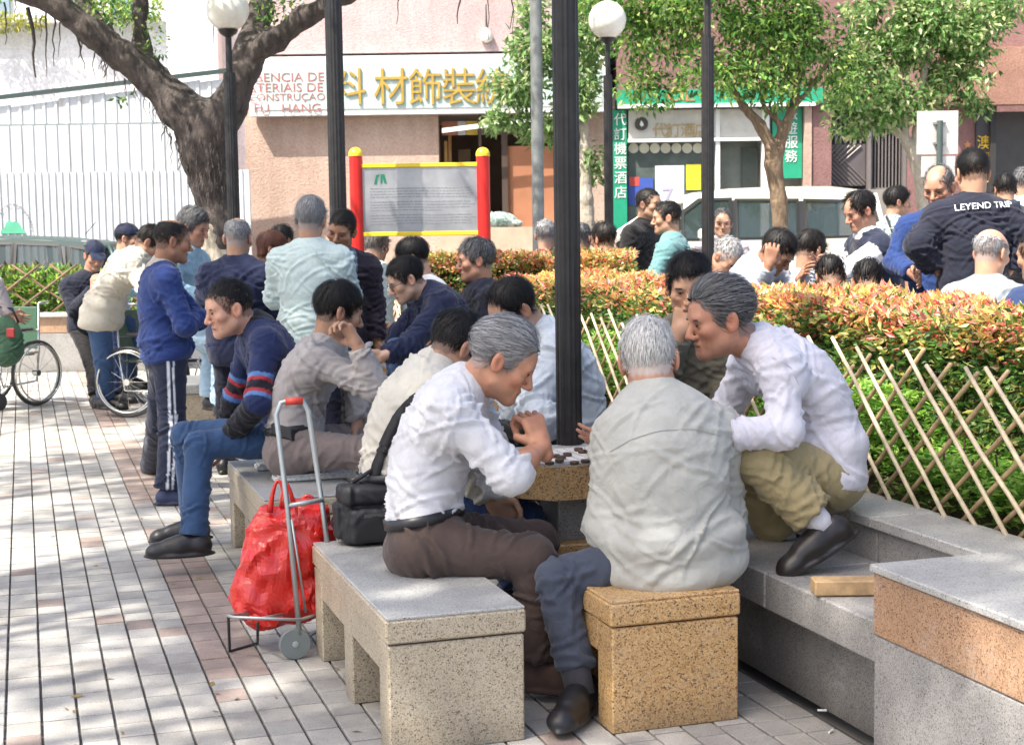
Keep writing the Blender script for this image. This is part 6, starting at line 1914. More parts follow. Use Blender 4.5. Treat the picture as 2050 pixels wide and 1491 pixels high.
E18 = person('white-haired man in pale sage shirt seen from behind on the orange stool', 0,
    dict(pelvis=(1348, 1118, 4.66), neck=(1310, 800, .06), head=(1299, 722, .05), yaw=-168, hunch=.045, shL=(1240, 882, -.03), shR=(1432, 862, .05),
         armL=((1218, 1052, -.03), (1232, 1035, .22)), handL=dict(skip=True), armR=((1448, 1030, .04), (1420, 1000, .24)), handR=dict(skip=True),
         legL=((1115, 1160, -.02), (1160, 1378, -.10)), legR=((1290, 1120, .40), (1300, 1300, .42)), toeL=nrm((-.25, -.7, 0)), toeR=yawdir(180)),
    dict(top=T_(C_SAGE, hem=.085, flare=.045, inf=.018, amp=.012, arm=.008, collar_h=.045), bottom=T_(C_SLATE, inf=.004, len=.8), fat=1.12, shoe=dict(mat='shoe_black', col=(.016, .016, .018), rough=.25)),
    dict(yaw=172, pitch=12, roll=6, hair='white', style=dict(HS_SHORT, thick=.010, nape=-.045, front=.07, len=.022)), s=1.08, tone=(.50, .26, .175))
a, b = E18['kn']['L'], E18['an']['L']
mb = MB(); mb.tube([a + (b - a) * .72, a + (b - a) * .88, b + (b - a) * .06], [.052, .046, .044], 14); mb.obj('sock', cloth('charcoal_sock', (.05, .05, .06)), E18['root'], True)
# ---- middle bench: striped sweater and grey shirt
def stripe_cols(E, V):
    c = np.tile(np.array((.014, .024, .085)), (len(V), 1))
    bands = [(-9, .56, None), (.56, .63, (.08, .19, .42)), (.63, .69, (.34, .03, .04)), (.69, .82, (.012, .012, .02)), (.82, .88, (.34, .03, .04)), (.88, .95, (.08, .19, .42))]
    for k_ in ('R', 'L'):
        t, d = limb_t(V, E['sh'][k_], E['el'][k_])
        t2, d2 = limb_t(V, E['el'][k_], E['wr'][k_])
        near = d < .085
        out = near & ((V - (E['neck'] + E['pelvis']) / 2) @ E['side'] * (1 if k_ == 'R' else -1) > .11) if False else near
        for lo, hi, cc in bands:
            if cc is not None: c[out & (t > lo) & (t < hi) & (d <= d2 + .02)] = cc
        c[(d2 < .08) & (t2 > .02) & (d2 < d)] = (.012, .012, .018)
    h = (V - E['neck']) @ E['up']; r = np.linalg.norm(V - E['neck'] - h[:, None] * E['up'], axis=1)
    c[(h > -.03) & (r < .095)] = (.012, .012, .016)
    return c
E9 = person('young man in navy sweater with red and blue sleeve stripes, sitting in jeans', 0,
    dict(pelvis=(562, 872, 6.98), neck=(512, 655, -.02), head=(458, 618, -.07), yaw=-70, hunch=.06,
         armL=((515, 808, -.15), (456, 878, .14)), handL=dict(curl=.7), armR=((470, 800, .1), (450, 875, .0)), handR=dict(skip=True),
         legL=((398, 893, -.18), (388, 1078, -.12)), legR=((372, 872, .05), (388, 1050, .1)), toeL=yawdir(-78), toeR=yawdir(-72)),
    dict(top=T_(C_ATTR, hem=.07, inf=.012, colfn=stripe_cols, amp=.011, collar_h=.05), bottom=T_(C_JEAN, inf=.008, len=.97, amp=.015), top_name='sweater', fat=1.0),
    dict(yaw=-62, pitch=14, hair='black', style=dict(HS_SHORT, thick=.007, front=.07, len=.012, lift=.5)), s=1.06, tone=(.56, .31, .215), face=dict(stubble=.05, cheek=.004, closed=.4, old=0))
E10 = person('black-haired man in grey shirt resting his cheek on his hand', 0,
    dict(pelvis=(592, 895, 6.72), neck=(655, 690, .02), head=(678, 625, -.02), yaw=82, hunch=.05,
         armR=((752, 778, -.08), (716, 692, -.02)), handR=dict(to=(692, 652, .0), curl=1.1, thumb=(-.6, .4, .5)), armL=((720, 780, .05), (715, 848, -.08)), handL=dict(dir=(.15, -.1, -1), curl=.5, thumb=(-.4, -.6, 0)),
         legR=((742, 905, -.05), (735, 1060, .0)), legL=((750, 880, .12), (745, 1040, .12))),
    dict(top=T_(C_GREY, hem=-.04, inf=.014, amp=.014), bottom=T_(C_TAUPE, belted=True, amp=.016), fat=1.0),
    dict(yaw=112, pitch=16, hair='black', style=dict(HS_FULL, front=.06)), s=1.05, tone=TAN)
# phone case on his belt
q = E10['pelvis'] + E10['side'] * .17 + E10['st'][0][1][2] * .075 + E10['fsh'] * .0
mb = MB(); mb.box(q, .11, .035, .06, nrm(E10['fsh']), None, nrm(E10['st'][0][1][2]), bev=.012); mb.obj('belt_pouch', plain('black_leather', (.015, .015, .017), .4), E10['root'])
# ---- standing group, left
def track_cols(E, V):
    c = np.tile(np.array((.016, .021, .045)), (len(V), 1))
    for k_ in ('R', 'L'):
        for a, b in ((E['hip'][k_], E['kn'][k_]), (E['kn'][k_], E['an'][k_])):
            t, d = limb_t(V, a, b)
            ax_ = a + (b - a) * np.clip(t, -.3, 1.2)[:, None]
            lat = (V - ax_)
            out = E['side'] * (1 if k_ == 'R' else -1)
            f_ = (lat @ E['fsh']); o_ = lat @ out
            m_ = (o_ > .02) & (d < .12) & ((np.abs(f_ - .012) < .007) | (np.abs(f_ + .016) < .007))
            c[m_] = (.55, .58, .64)
    return c
def blue_collar(E, V):
    c = np.tile(np.array((.018, .04, .16)), (len(V), 1))
    h = (V - E['neck']) @ E['up']; r = np.linalg.norm(V - E['neck'] - h[:, None] * E['up'], axis=1)
    c[(h > -.012) & (r < .10)] = (.42, .38, .33)
    return c
E4 = person('man in blue sweater and striped track trousers standing with folded arms', 0,
    dict(pelvis=(336, 705, 8.5), neck=(326, 535, .0), head=(346, 484, -.02), yaw=108, hunch=.035,
         armR=((370, 652, -.02), (398, 634, .16)), handR=dict(skip=True), armL=((396, 640, .1), (380, 630, -.24)), handL=dict(dir=(-.8, -.2, .05), curl=.7, size=.85, thumb=(0, -.3, 1)),
         legR=((345, 860, -.03), (338, 985, -.05)), legL=((318, 850, .3), (305, 940, .7)), toeR=yawdir(100), toeL=yawdir(120)),
    dict(top=T_(C_ATTR, hem=.05, inf=.018, flare=.03, amp=.012, colfn=blue_collar, collar_h=.05), bottom=T_(C_ATTR, colfn=track_cols, inf=.02, hemr=.058, amp=.014), top_name='sweater', shoe=dict(mat='shoe_blue', col=(.03, .04, .10), rough=.6)),
    dict(yaw=112, pitch=10, hair='dark', style=dict(HS_SHORT, thick=.006, front=.075, len=.01, bald=((0, -.02, .125), (.05, .08, .035)))), s=.99, tone=DARKT)
person('tall man in light blue shirt and pale jeans behind the folded-arms man', 1, dict(auto_pose('stand', 388, 456, 10.6, 70, 0, 14, .99), legR=(P(447, 700, 10.5), P(447, 812, 10.6)), legL=(P(425, 700, 10.9), P(425, 800, 10.9))),
    dict(top=T_(C_LBLUE, hem=.1), bottom=T_(C_LJEAN, hemr=.07, inf=.02)), dict(yaw=72, pitch=18, hair='saltpepper', style=dict(HS_SWEEP, thick=.02)), s=1.05, tone=RUDDY)
person('man bending forward in stone-coloured jacket and blue jeans', 1,
    dict(pelvis=(203, 628, 12.6), neck=(284, 510, -.1), head=(300, 486, .0), yaw=88, hunch=.05, armR=((300, 590, -.1), (330, 625, -.1)), armL=((300, 580, .15), (335, 600, .1)),
         legR=((208, 722, .05), (212, 800, .1)), legL=((255, 650, .15), (258, 760, .2)), toeR=yawdir(70), toeL=yawdir(70)),
    dict(top=T_(C_JACKB, hem=.12, inf=.024, flare=.03, amp=.018), bottom=T_(C_JEAN, inf=.02), top_name='jacket', fat=1.04), dict(yaw=100, pitch=45, hair='dark', style=HS_FULL), s=1.12, tone=TAN)
person('man in dark jacket and navy cap holding his chin by the left planter', 1,
    dict(pelvis=(178, 655, 13.9), neck=(178, 555, -.05), head=(190, 512, -.03), yaw=30, hunch=.03, armR=((150, 622, -.08), (188, 580, -.18)), handR=dict(to=(188, 540, 0), curl=.9, thumb=(.6, -.4, .4)), armL=((215, 620, -.05), (190, 610, -.15)),
         legR=((185, 735, -.3), (190, 795, -.25)), legL=((205, 735, -.25), (210, 800, -.2))),
    dict(top=T_(C_DKNAVY, hem=.1, inf=.026), bottom=T_(C_BLACK), top_name='jacket'), dict(yaw=28, pitch=22, hair='black', cap=True, style=HS_SHORT), s=1.08, tone=RUDDY)
person('man in black cap seen in profile behind the bending man', 1, auto_pose('stand', 256, 478, 13.7, 92, 0, 12, 1.0), dict(top=T_(C_LBLUE, hem=.1), bottom=T_(C_DKBLUE)), dict(yaw=92, pitch=8, hair='black', cap=True, style=HS_SHORT), s=1.08, tone=TAN)
person('man in navy jacket seen from behind with thinning grey hair', 1, dict(auto_pose('stand', 477, 478, 9.5, 172, 0, 3, 1.0, .03, 'cross')),
    dict(top=T_(C_NAVY, hem=.12, inf=.03, amp=.02), bottom=T_(C_DKNAVY), top_name='jacket', fat=1.08), dict(yaw=172, pitch=10, hair='grey', style=dict(HS_SHORT, thick=.006, len=.012, bald=((0, -.01, .125), (.058, .09, .045)))), s=1.04, tone=TAN)
person('woman in black top with brown hair half hidden behind the white-shirted standing man', 1, auto_pose('stand', 545, 500, 10.4, 30, 0, 5, .92, .03, 'down'), dict(top=T_(C_BLACK, hem=.1, sleeve='short'), bottom=T_(C_DKNAVY)), dict(yaw=100, pitch=10, hair='brown', style=dict(HS_FULL, long=True)), s=.95, tone=TAN)
person('black-haired head beyond the navy-jacketed man', 2, auto_pose('stand', 566, 482, 12.2, 150, 0, 5, .92, .03, 'down'), dict(top=T_(C_AUB, hem=.1), bottom=T_(C_DKNAVY)), dict(yaw=150, pitch=10, hair='black', style=HS_FULL), s=.98, tone=TAN)
E7 = person('grey-haired man in mint white shirt standing with his back turned', 0,
    dict(auto_pose('stand', 622, 440, 9.05, 176, 0, 3, 1.02, .03, 'cross')),
    dict(top=T_(C_MINT, hem=.14, inf=.02, flare=.02, amp=.013, collar_h=.045), bottom=T_(C_DKNAVY), fat=1.08), dict(yaw=172, pitch=8, roll=-4, hair='grey', style=dict(HS_FULL, thick=.012, nape=-.06)), s=1.06, tone=TAN)
def open_jacket(base, under, hw=.065):
    def fn(E, V):
        c = np.tile(np.array(base), (len(V), 1)); q = V - E['pelvis']; h = q @ E['up']; L_ = np.linalg.norm(E['neck'] - E['pelvis'])
        w = hw * np.clip(.35 + (h / L_) * 1.0, .3, 1.3)
        ar = np.minimum.reduce([limb_t(V, a, b)[1] for k_ in E['el'] for a, b in ((E['sh'][k_] + (E['el'][k_] - E['sh'][k_]) * .3, E['el'][k_]), (E['el'][k_], E['wr'][k_]))]) if E['el'] else np.full(len(V), 1)
        m_ = (np.abs(q @ E['side']) < w) & (q @ E['fsh'] > .03) & (ar > .08)
        st_ = (np.sin(V[:, 2] * 150) > .2)[:, None]
        c[m_] = np.where(st_[m_], np.array(under), np.array(under) * .6)
        return c
    return fn
E8 = person('man in open dark jacket facing the camera with a tilted head', 0,
    dict(auto_pose('stand', 684, 462, 9.55, 22, 0, 6, 1.0, .04, 'down')),
    dict(top=T_(C_ATTR, hem=.12, inf=.03, colfn=open_jacket((.026, .02, .032), (.22, .27, .36)), amp=.02), bottom=T_(C_BLACK), top_name='jacket', fat=1.05), dict(yaw=-14, pitch=18, roll=12, hair='dark', style=dict(HS_SHORT, thick=.009, front=.07)), s=1.04, tone=DARKT, face=dict(cheek=.005, closed=.5, nose=.002))
# ---- second table group, middle
E11 = person('man with glasses in navy jacket leaning over the second table', 0,
    dict(pelvis=(905, 735, 8.75), neck=(858, 588, -.03), head=(812, 560, -.06), yaw=-68, hunch=.07,
         armL=((818, 695, -.2), (768, 712, -.1)), handL=dict(curl=.6, dir=(-.7, .1, -.3)), armR=((800, 670, .1), (790, 690, .1)), handR=dict(skip=True), legL=((795, 700, -.2), (815, 800, -.1)), legR=((790, 705, .08), (800, 810, .1))),
    dict(top=T_(C_NAVY, hem=.08, inf=.02, amp=.016), bottom=T_(C_JEAN), top_name='jacket', fat=1.02), dict(yaw=-72, pitch=26, hair='black', style=dict(HS_SHORT, thick=.011, len=.025)), s=1.05, tone=PALE)
Rg = E11['R']; hc_ = E11['head']; hs_ = E11['hs']
def TG_(p): return hc_ + hs_ * (Rg.T @ np.asarray(p, float))
mb = MB()
for sg in (-1, 1):
    ring = [TG_((sg * .033 + .022 * math.cos(t), .098, .0 + .017 * math.sin(t))) for t in np.linspace(0, 2 * math.pi, 14, endpoint=False)]
    mb.tube(ring, .0016, 5, closed=True)
    mb.tube([TG_((sg * .055, .097, .004)), TG_((sg * .072, .06, .004)), TG_((sg * .079, -.005, .002))], .0018, 5)
mb.tube([TG_((-.012, .1, .004)), TG_((.012, .1, .004))], .0016, 5)
gl = mb.obj('glasses_frame', plain('dark_frame', (.03, .03, .035), .35), E11['root'])
E12 = person('black-haired man in white shirt behind the man with glasses', 1, dict(auto_pose('sit', 826, 518, 9.9, -75, 0, 28, 1.0, .07)), dict(top=T_(C_WHITE, hem=.05), bottom=T_(C_DKBLUE)), dict(yaw=-95, pitch=22, hair='black', style=HS_FULL), s=1.05, tone=PALE)
E13 = person('grey-haired man in dark suit looking left in front of the hedge', 1, dict(auto_pose('sit', 952, 522, 8.95, -70, 0, 6, 1.0, .03)), dict(top=T_(C_DKNAVY, hem=.08, inf=.024), bottom=T_(C_BLACK), top_name='jacket'), dict(yaw=-82, pitch=6, hair='saltpepper', style=dict(HS_SHORT, thick=.014, len=.03, top=.01)), s=1.05, tone=RUDDY)
person('grey curly-haired man under the notice board', 1, auto_pose('sit', 754, 492, 10.9, 160, 0, 5, 1.0), dict(top=T_(C_MINT, hem=.05), bottom=T_(C_BLACK)), dict(yaw=160, pitch=10, hair='grey', style=dict(HS_FULL, thick=.016, mess=1.2)), s=1.02, tone=TAN)
# ---- beyond the hedge
GB = .25
far = [
 ('grey-haired man in blue jacket seen beside the thick lamp post', 2, 'sit', 1094, 472, 12.0, 175, C_DKBLUE, dict(yaw=165, pitch=5, hair='grey', style=HS_SHORT), {}),
 ('black-haired head just right of the thick lamp post', 2, 'sit', 1164, 478, 12.2, 150, C_AUB, dict(yaw=150, pitch=8, hair='saltpepper', style=HS_SHORT), {}),
 ('short-haired man in blue jacket looking away beyond the hedge', 2, 'sit', 1208, 480, 11.6, -150, C_DKBLUE, dict(yaw=-140, pitch=5, hair='dark', style=HS_RECEDE), {}),
 ('man in black jacket standing by the travel shop, looking right', 1, 'stand', 1299, 410, 12.2, 50, C_BLACK, dict(yaw=55, pitch=2, hair='dark', style=dict(HS_SHORT, front=.075)), dict(arms='down')),
 ('man in teal jacket in profile beyond the hedge', 1, 'sit', 1334, 437, 11.5, -110, C_TEAL, dict(yaw=-92, pitch=5, hair='black', style=HS_SHORT), dict(lean=4)),
 ('man in lilac grey jacket facing the camera in front of the van', 1, 'sit', 1446, 448, 13.6, 5, C_LILG, dict(yaw=-5, pitch=4, hair='saltpepper', style=HS_RECEDE), {}),
 ('grey-haired man bowed low behind the hedge', 2, 'sit', 1456, 514, 9.9, 60, C_LILG, dict(yaw=40, pitch=45, hair='grey', style=HS_SHORT), dict(lean=25)),
 ('man in striped top with black hair turned away behind the hedge', 1, 'sit', 1622, 503, 9.6, 130, C_PALEB, dict(yaw=128, pitch=22, hair='dark', style=dict(HS_FULL, mess=1.0)), dict(lean=15)),
 ('top of a black-haired head low behind the hedge', 2, 'sit', 1662, 556, 8.9, 180, C_BLACK, dict(yaw=180, pitch=30, hair='black', style=HS_FULL), dict(lean=25)),
 ('dark blue-black head of hair below the man in the waistcoat', 2, 'sit', 1736, 566, 8.6, 170, C_DKNAVY, dict(yaw=170, pitch=30, hair='black', style=HS_FULL), dict(lean=25)),
 ('woman in patterned dress with a black cross-body bag', 1, 'stand', 1797, 406, 12.4, 100, cloth('patterned_dress', (.42, .50, .50), pattern=(55, (.10, .14, .16))), dict(yaw=92, pitch=5, hair='black', style=dict(HS_FULL, thick=.016)), dict(arms='down', sleeve='short', s=.96, hem=.42)),
 ('man in royal blue jacket looking down beside the navy jacket', 1, 'stand', 1880, 376, 8.9, -20, C_ROYAL, dict(yaw=-38, pitch=20, hair='saltpepper', style=dict(HS_SHORT, bald=((0, .05, .11), (.06, .1, .055)))), dict(arms='rest', tone=RUDDY)),
 ('bald man in pale grey jacket behind the hedge at the right', 1, 'sit', 1984, 508, 7.9, 140, cloth('pale_blue_grey', (.27, .30, .34)), dict(yaw=128, pitch=12, hair='grey', style=HS_BALDFULL), dict(lean=10, tone=(.52, .29, .19))),
 ('black-haired head between the sign and the right edge', 2, 'stand', 2012, 380, 11.6, 180, C_BLACK, dict(yaw=180, pitch=10, hair='black', style=HS_FULL), dict(arms='down', s=.94)),
 ('person in pale shirt cut off by the right edge', 2, 'stand', 2048, 366, 12.0, 150, C_PALEB, dict(yaw=150, pitch=5, hair='saltpepper', style=HS_SHORT), dict(arms='down', s=.96)),
 ('man in dark blue jacket at the right edge below the navy jacket', 2, 'sit', 2078, 512, 7.4, -150, C_DKBLUE, dict(yaw=-150, pitch=10, hair='black', style=HS_SHORT), dict(lean=20)),
]
FE = {}
for (lab, lod, kind, hx, hy, Y, yaw, m_, hd, op) in far:
    s_ = op.get('s', 1.0)
    pz = auto_pose(kind, hx, hy, Y, yaw, GB, op.get('lean', 8), s_, .04, op.get('arms', 'rest'))
    FE[hx] = person(lab, lod, pz, dict(top=T_(m_, hem=op.get('hem', .1), inf=.022, sleeve=op.get('sleeve', 'long')), bottom=T_(C_DKNAVY if kind == 'sit' else C_BLACK), top_name='dress' if op.get('hem') else 'jacket'), hd, s=s_ * 1.03, tone=op.get('tone', TAN))
E28 = person('man in pale shirt pressing a fist to his forehead behind the hedge', 1,
    dict(pelvis=P(1500, 640, 9.5), neck=P(1520, 525, 9.3), head=P(1556, 505, 9.2), yaw=60, hunch=.05, ground=GB, armR=((1515, 590, -.15), (1540, 530, -.15)), handR=dict(to=(1546, 498, 0), curl=1.3, thumb=(.5, 0, .6)), armL=((1590, 580, .1), (1600, 560, -.1)),
         legR=(np.array((1.75, 9.1, .7)), np.array((1.8, 9.1, GB + .08))), legL=(np.array((1.75, 9.4, .7)), np.array((1.8, 9.4, GB + .08)))),
    dict(top=T_(C_PALEB, hem=.05), bottom=T_(C_DKNAVY)), dict(yaw=52, pitch=42, hair='black', style=HS_FULL), s=1.06, tone=DARKT)
def waist_cols(E, V):
    c = np.tile(np.array((.016, .021, .045)), (len(V), 1))
    for k_ in ('R', 'L'):
        t, d = limb_t(V, E['sh'][k_] + (E['el'][k_] - E['sh'][k_]) * .22, E['el'][k_]); t2, d2 = limb_t(V, E['el'][k_], E['wr'][k_])
        c[((d < .085) & (t > .0)) | (d2 < .075)] = (.72, .72, .76)
    h = (V - E['neck']) @ E['up']; r = np.linalg.norm(V - E['neck'] - h[:, None] * E['up'], axis=1); c[(h > .0) & (r < .09)] = (.7, .7, .74)
    return c
pz = auto_pose('stand', 1722, 424, 9.8, -78, GB, 14, .94, .05)
pz['armL'] = ((1690, 548, -.12), (1655, 535, -.05)); pz['armR'] = ((1690, 545, .1), (1660, 540, 0))
person('man in navy waistcoat and white sleeves looking down', 1, pz, dict(top=T_(C_ATTR, hem=.1, inf=.024, colfn=waist_cols), bottom=T_(C_BLACK), top_name='waistcoat', fat=.95), dict(yaw=-76, pitch=22, hair='black', style=dict(HS_FULL, bald=((0, .07, .10), (.055, .07, .05)))), s=1.02, tone=RUDDY)
pz = auto_pose('stand', 1946, 348, 8.6, 176, GB, 3, 1.03, .03, 'hips')
E35 = person('man in dark navy jacket with white lettering on its back, hands on hips', 0, pz, dict(top=T_(C_DKNAVY, hem=.16, inf=.024, amp=.013, arm=.012, collar_h=.05), bottom=T_(C_BLACK), top_name='jacket', fat=1.04), dict(yaw=-172, pitch=14, hair='black', style=dict(HS_SHORT, thick=.009)), s=1.1, tone=TAN)
# lettering laid on the back of the jacket
from mathutils.bvhtree import BVHTree
def drape_text(E, body, c_px, c_py, h, mat, name, parent):
    V, F = E['shirtVF']; bv = BVHTree.FromPolygons([tuple(v) for v in V], [tuple(int(i) for i in f) for f in F])
    o = text('tmp_text', body, 0, 0, 0, h, mat, None, 1.05, 0.0)
    n = len(o.data.vertices) // 2; co = np.zeros(len(o.data.vertices) * 3); o.data.vertices.foreach_get('co', co); co = co.reshape(-1, 3)[:n]
    Fx = [tuple(p.vertices) for p in o.data.polygons if max(p.vertices) < n]; bpy.data.objects.remove(o)
    w = co[:, 0].max(); r = ray(c_px, c_py); hit = bv.ray_cast(Vector(CAM), Vector(r).normalized())[0]
    back = -E['fsh']; rt = nrm(np.cross(EZ, back)); out = []
    c0 = np.array(hit)
    for p in co:
        q = c0 + rt * (p[0] - w / 2) + EZ * (p[2] + p[0] * .06)
        hh = bv.ray_cast(Vector(q + back * .5), Vector(-back))
        q2 = np.array(hh[0]) if hh[0] is not None else q
        out.append(q2 + back * .009)
    return mk(name, np.array(out), Fx, mat, parent)
drape_text(E35, 'LEYEND TRIP', 1972, 421, .036, plain('white_print', (.72, .76, .8), .7), 'back_lettering', E35['root'])['kind'] = 'stuff'
# strap across the woman's dress and her bag
Ew = FE[1797]; V, F = Ew['shirtVF']
def ribbon(E, pts, w, mat, name, parent, off=.008, thick=.004):
    V, F = E['shirtVF']; bv = BVHTree.FromPolygons([tuple(v) for v in V], [tuple(int(i) for i in f) for f in F])
    P3 = []
    fine = []
    for (a, b) in zip(pts[:-1], pts[1:]):
        for t in np.linspace(0, 1, 8, endpoint=False): fine.append((a[0] + (b[0] - a[0]) * t, a[1] + (b[1] - a[1]) * t))
    fine.append(pts[-1]); lastY = None; N3 = []
    for (px, py) in fine:
        r = Vector(ray(px, py)).normalized(); h = bv.ray_cast(Vector(CAM), r)
        if h[0] is not None: q = np.array(h[0]); n_ = np.array(h[1]); lastY = q[1]
        else:
            if lastY is None: continue
            q = P(px, py, lastY); n_ = np.array((0, -1.0, 0))
        P3.append(q + n_ * off); N3.append(n_)
    P3 = np.array(P3)
    for _ in range(3): P3[1:-1] = (P3[:-2] + 2 * P3[1:-1] + P3[2:]) / 4
    Vr = []; Fr = []
    for i in range(len(P3)):
        d = nrm(P3[min(i + 1, len(P3) - 1)] - P3[max(i - 1, 0)]); s_ = nrm(np.cross(d, N3[i])); n_ = np.cross(s_, d)
        Vr += [P3[i] - s_ * w / 2, P3[i] + s_ * w / 2, P3[i] + s_ * w / 2 - n_ * thick, P3[i] - s_ * w / 2 - n_ * thick]
    for i in range(len(P3) - 1):
        for e in range(4): Fr.append((i * 4 + e, (i + 1) * 4 + e, (i + 1) * 4 + (e + 1) % 4, i * 4 + (e + 1) % 4))
    o = mk(name, Vr, Fr, mat, parent, True)
    return P3[-1]
M_NYLON = plain('black_nylon', (.015, .015, .018), .6, bmp=.2, bscale=400)

# seams that show on the near garments
M_SEAM = plain('seam_thread', (.38, .38, .355), .9)
ribbon(E18, [(1222, 905), (1262, 880), (1320, 862), (1390, 858), (1440, 872)], .0018, M_SEAM, 'yoke_seam', E18['root'], .0035, .002)
ribbon(E19, [(1545, 715), (1585, 735), (1605, 790), (1602, 830)], .0025, plain('white_seam', (.5, .49, .56), .9), 'sleeve_seam', E19['root'], .002, .002)
# ---------------------------------------------------------------- bags, trolley, wheelchairs
def soft(name, prims, res, mat, parent, bones, amp, seed):
    V, F = solid(prims, res); V = folds(V, F, bones, amp, seed)
    return mk(name, V, F, mat, parent, True)
wb_ = P(1806, 500, 12.2); bagw = empty('handbag', wb_ - EZ * .3, 'black cross-body bag of the woman in the patterned dress', 'bag')
e_ = ribbon(Ew, [(1772, 425), (1785, 458), (1806, 505)], .022, M_NYLON, 'strap', bagw)
soft('bag_body', [ell(e_ + np.array((.02, -.03, -.16)), np.eye(3), (.13, .05, .16), .03)], .015, M_NYLON, bagw, [(e_, e_ - EZ * .4, 14, 6)], .02, 3)
# shoulder bag on the near bench
cb_ = P(735, 1046, 5.28); cb_[2] = ZS + .125
sb = empty('shoulder_bag', np.array((cb_[0], cb_[1], ZS)), 'black nylon shoulder bag standing on the nearest bench', 'bag')
Rb = np.stack([nrm((1, .3, 0)), nrm((-.3, 1, 0)), EZ])
Vb, Fb = solid([rbox(cb_ - EZ * .018, Rb, (.098, .068, .10), .03), rbox(cb_ - Rb[1] * .068 - EZ * .045, Rb, (.075, .03, .06), .018, .006), rbox(cb_ + EZ * .062 - Rb[1] * .012, Rb, (.102, .074, .03), .018, .004), rbox(cb_ - Rb[0] * .10 - EZ * .03, Rb, (.02, .045, .06), .012, .006)], .006)
Vb[:, 2] = np.maximum(Vb[:, 2], ZS + .008)
Vb = folds(Vb, Fb, [(cb_ - Rb[0] * .1, cb_ + Rb[0] * .1, 14, 6)], .010, 9)
mk('bag_body', Vb, Fb, M_NYLON, sb, True)
mb = MB(); mb.box(cb_ - Rb[1] * .099 - EZ * .005, .11, .004, .012, Rb[0], None, EZ); mb.obj('zip', plain('grey_zip', (.12, .12, .13), .4, .5), sb)
mb = MB(); mb.tube([cb_ + Rb[0] * .05 + EZ * (.1) + Rb[1] * .0, cb_ + Rb[0] * .02 + EZ * .14, cb_ - Rb[0] * .05 + EZ * .1], .008, 6); mb.obj('handle', M_NYLON, sb, True)
pe = ribbon(E16, [(852, 788), (828, 802), (800, 832), (775, 880), (757, 930), (742, 985)], .042, M_NYLON, 'strap', sb)
mb = MB(); mb.box((pe + cb_ + EZ * .09) / 2, .042, .006, float(np.linalg.norm(pe - cb_ - EZ * .09)) + .02, X0, None, nrm(pe - cb_ - EZ * .09)); mb.obj('strap', M_NYLON, sb)
# newspapers on the middle bench
for (px, py, ln, lab) in ((575, 936, .30, 'folded newspaper on the middle bench behind the seat edge'), (640, 957, .42, 'folded newspaper on the middle bench nearer the camera')):
    q = G(px, py, ZS + .01); mb = MB(); mb.box(q + EZ * .012, ln, .09, .022, EX, EY, bev=.004); mb.box(q + EZ * .026, ln * .92, .08, .006, nrm(EX + EY * .06), None, EZ)
    o = mb.obj('newspaper', plain('newsprint', (.60, .61, .60), .85, var=.35, scale=60)); tag(o, lab, 'newspaper')
# shopping trolley: tubular frame, base, folding foot, two wheels, red plastic bag
M_ALUT = plain('grey_tube', (.40, .43, .43), .35, .6, var=.1); M_GRIP = plain('red_grip', (.55, .05, .03), .5)
wq = G(590, 1318); YW = wq[1]
tr = empty('shopping_trolley', wq, 'grey tubular shopping trolley with red grip standing beside the benches', 'trolley')
lean = [(600, 1270, 0), (575, 1010, .05), (553, 830, .12), (562, 806, .13), (584, 801, .14), (606, 803, .15), (617, 822, .15), (645, 1010, .10), (655, 1090, .06)]
mb = MB(); mb.tube([P(x, y, YW + d) for x, y, d in lean], .0095, 8); mb.obj('frame', M_ALUT, tr, True)
mb = MB(); mb.tube([P(571, 803.5, YW + .135), P(606, 802, YW + .15)], .014, 10); mb.obj('grip', M_GRIP, tr, True)
mb = MB(); mb.tube([P(576, 1012, YW + .05), P(648, 1000, YW + .10)], .009, 8); mb.tube([P(584, 1040, YW + .03), P(612, 1225, YW + .04)], .0045, 6); mb.obj('cross_bar', M_ALUT, tr, True)
mb = MB(); base_ = [P(455, 1232, YW - .02), P(470, 1235, YW - .12), P(600, 1240, YW - .08), P(640, 1228, YW + .12), P(560, 1222, YW + .18)]
mb.tube(base_, .006, 6, closed=True); mb.tube([P(520, 1237, YW - .1), P(590, 1225, YW + .15)], .005, 6); mb.obj('base_frame', M_ALUT, tr, True)
f0 = P(457, 1235, YW - .04); f1 = G(460, 1306); f2 = G(516, 1290); f3 = P(516, 1245, YW - .08)
mb = MB(); mb.tube([f0, f1 + EZ * .006, f2 + EZ * .006, f3], .0055, 6); mb.obj('folding_foot', plain('black_wire', (.03, .03, .03), .4), tr, True)
M_WHL = plain('grey_plastic_wheel', (.20, .23, .23), .55); M_WHL2 = plain('pale_hub', (.36, .40, .39), .5)
axw = nrm((.80, -.45, 0)); axw = nrm((.35, -.94, 0))
for i, c in enumerate((P(590, 1291, YW), P(590, 1291, YW) + np.array((.10, .26, 0)))):
    c = c.copy(); R_ = .056; c[2] = R_
    mb = MB(); mb.lathe(c, [(R_ * .7, -.013), (R_ * .96, -.013), (R_, -.008), (R_, .008), (R_ * .96, .013), (R_ * .7, .013)], 32, axw); w = autosmooth(mb.obj('wheel', M_WHL, tr))
    mb = MB(); mb.lathe(c, [(R_ * .72, -.005), (R_ * .72, .006), (R_ * .5, .002), (R_ * .22, .004), (R_ * .2, .016), (R_ * .06, .018)], 24, axw); h_ = autosmooth(mb.obj('hub', M_WHL2, tr)); h_.parent = w; h_.matrix_parent_inverse = Matrix()
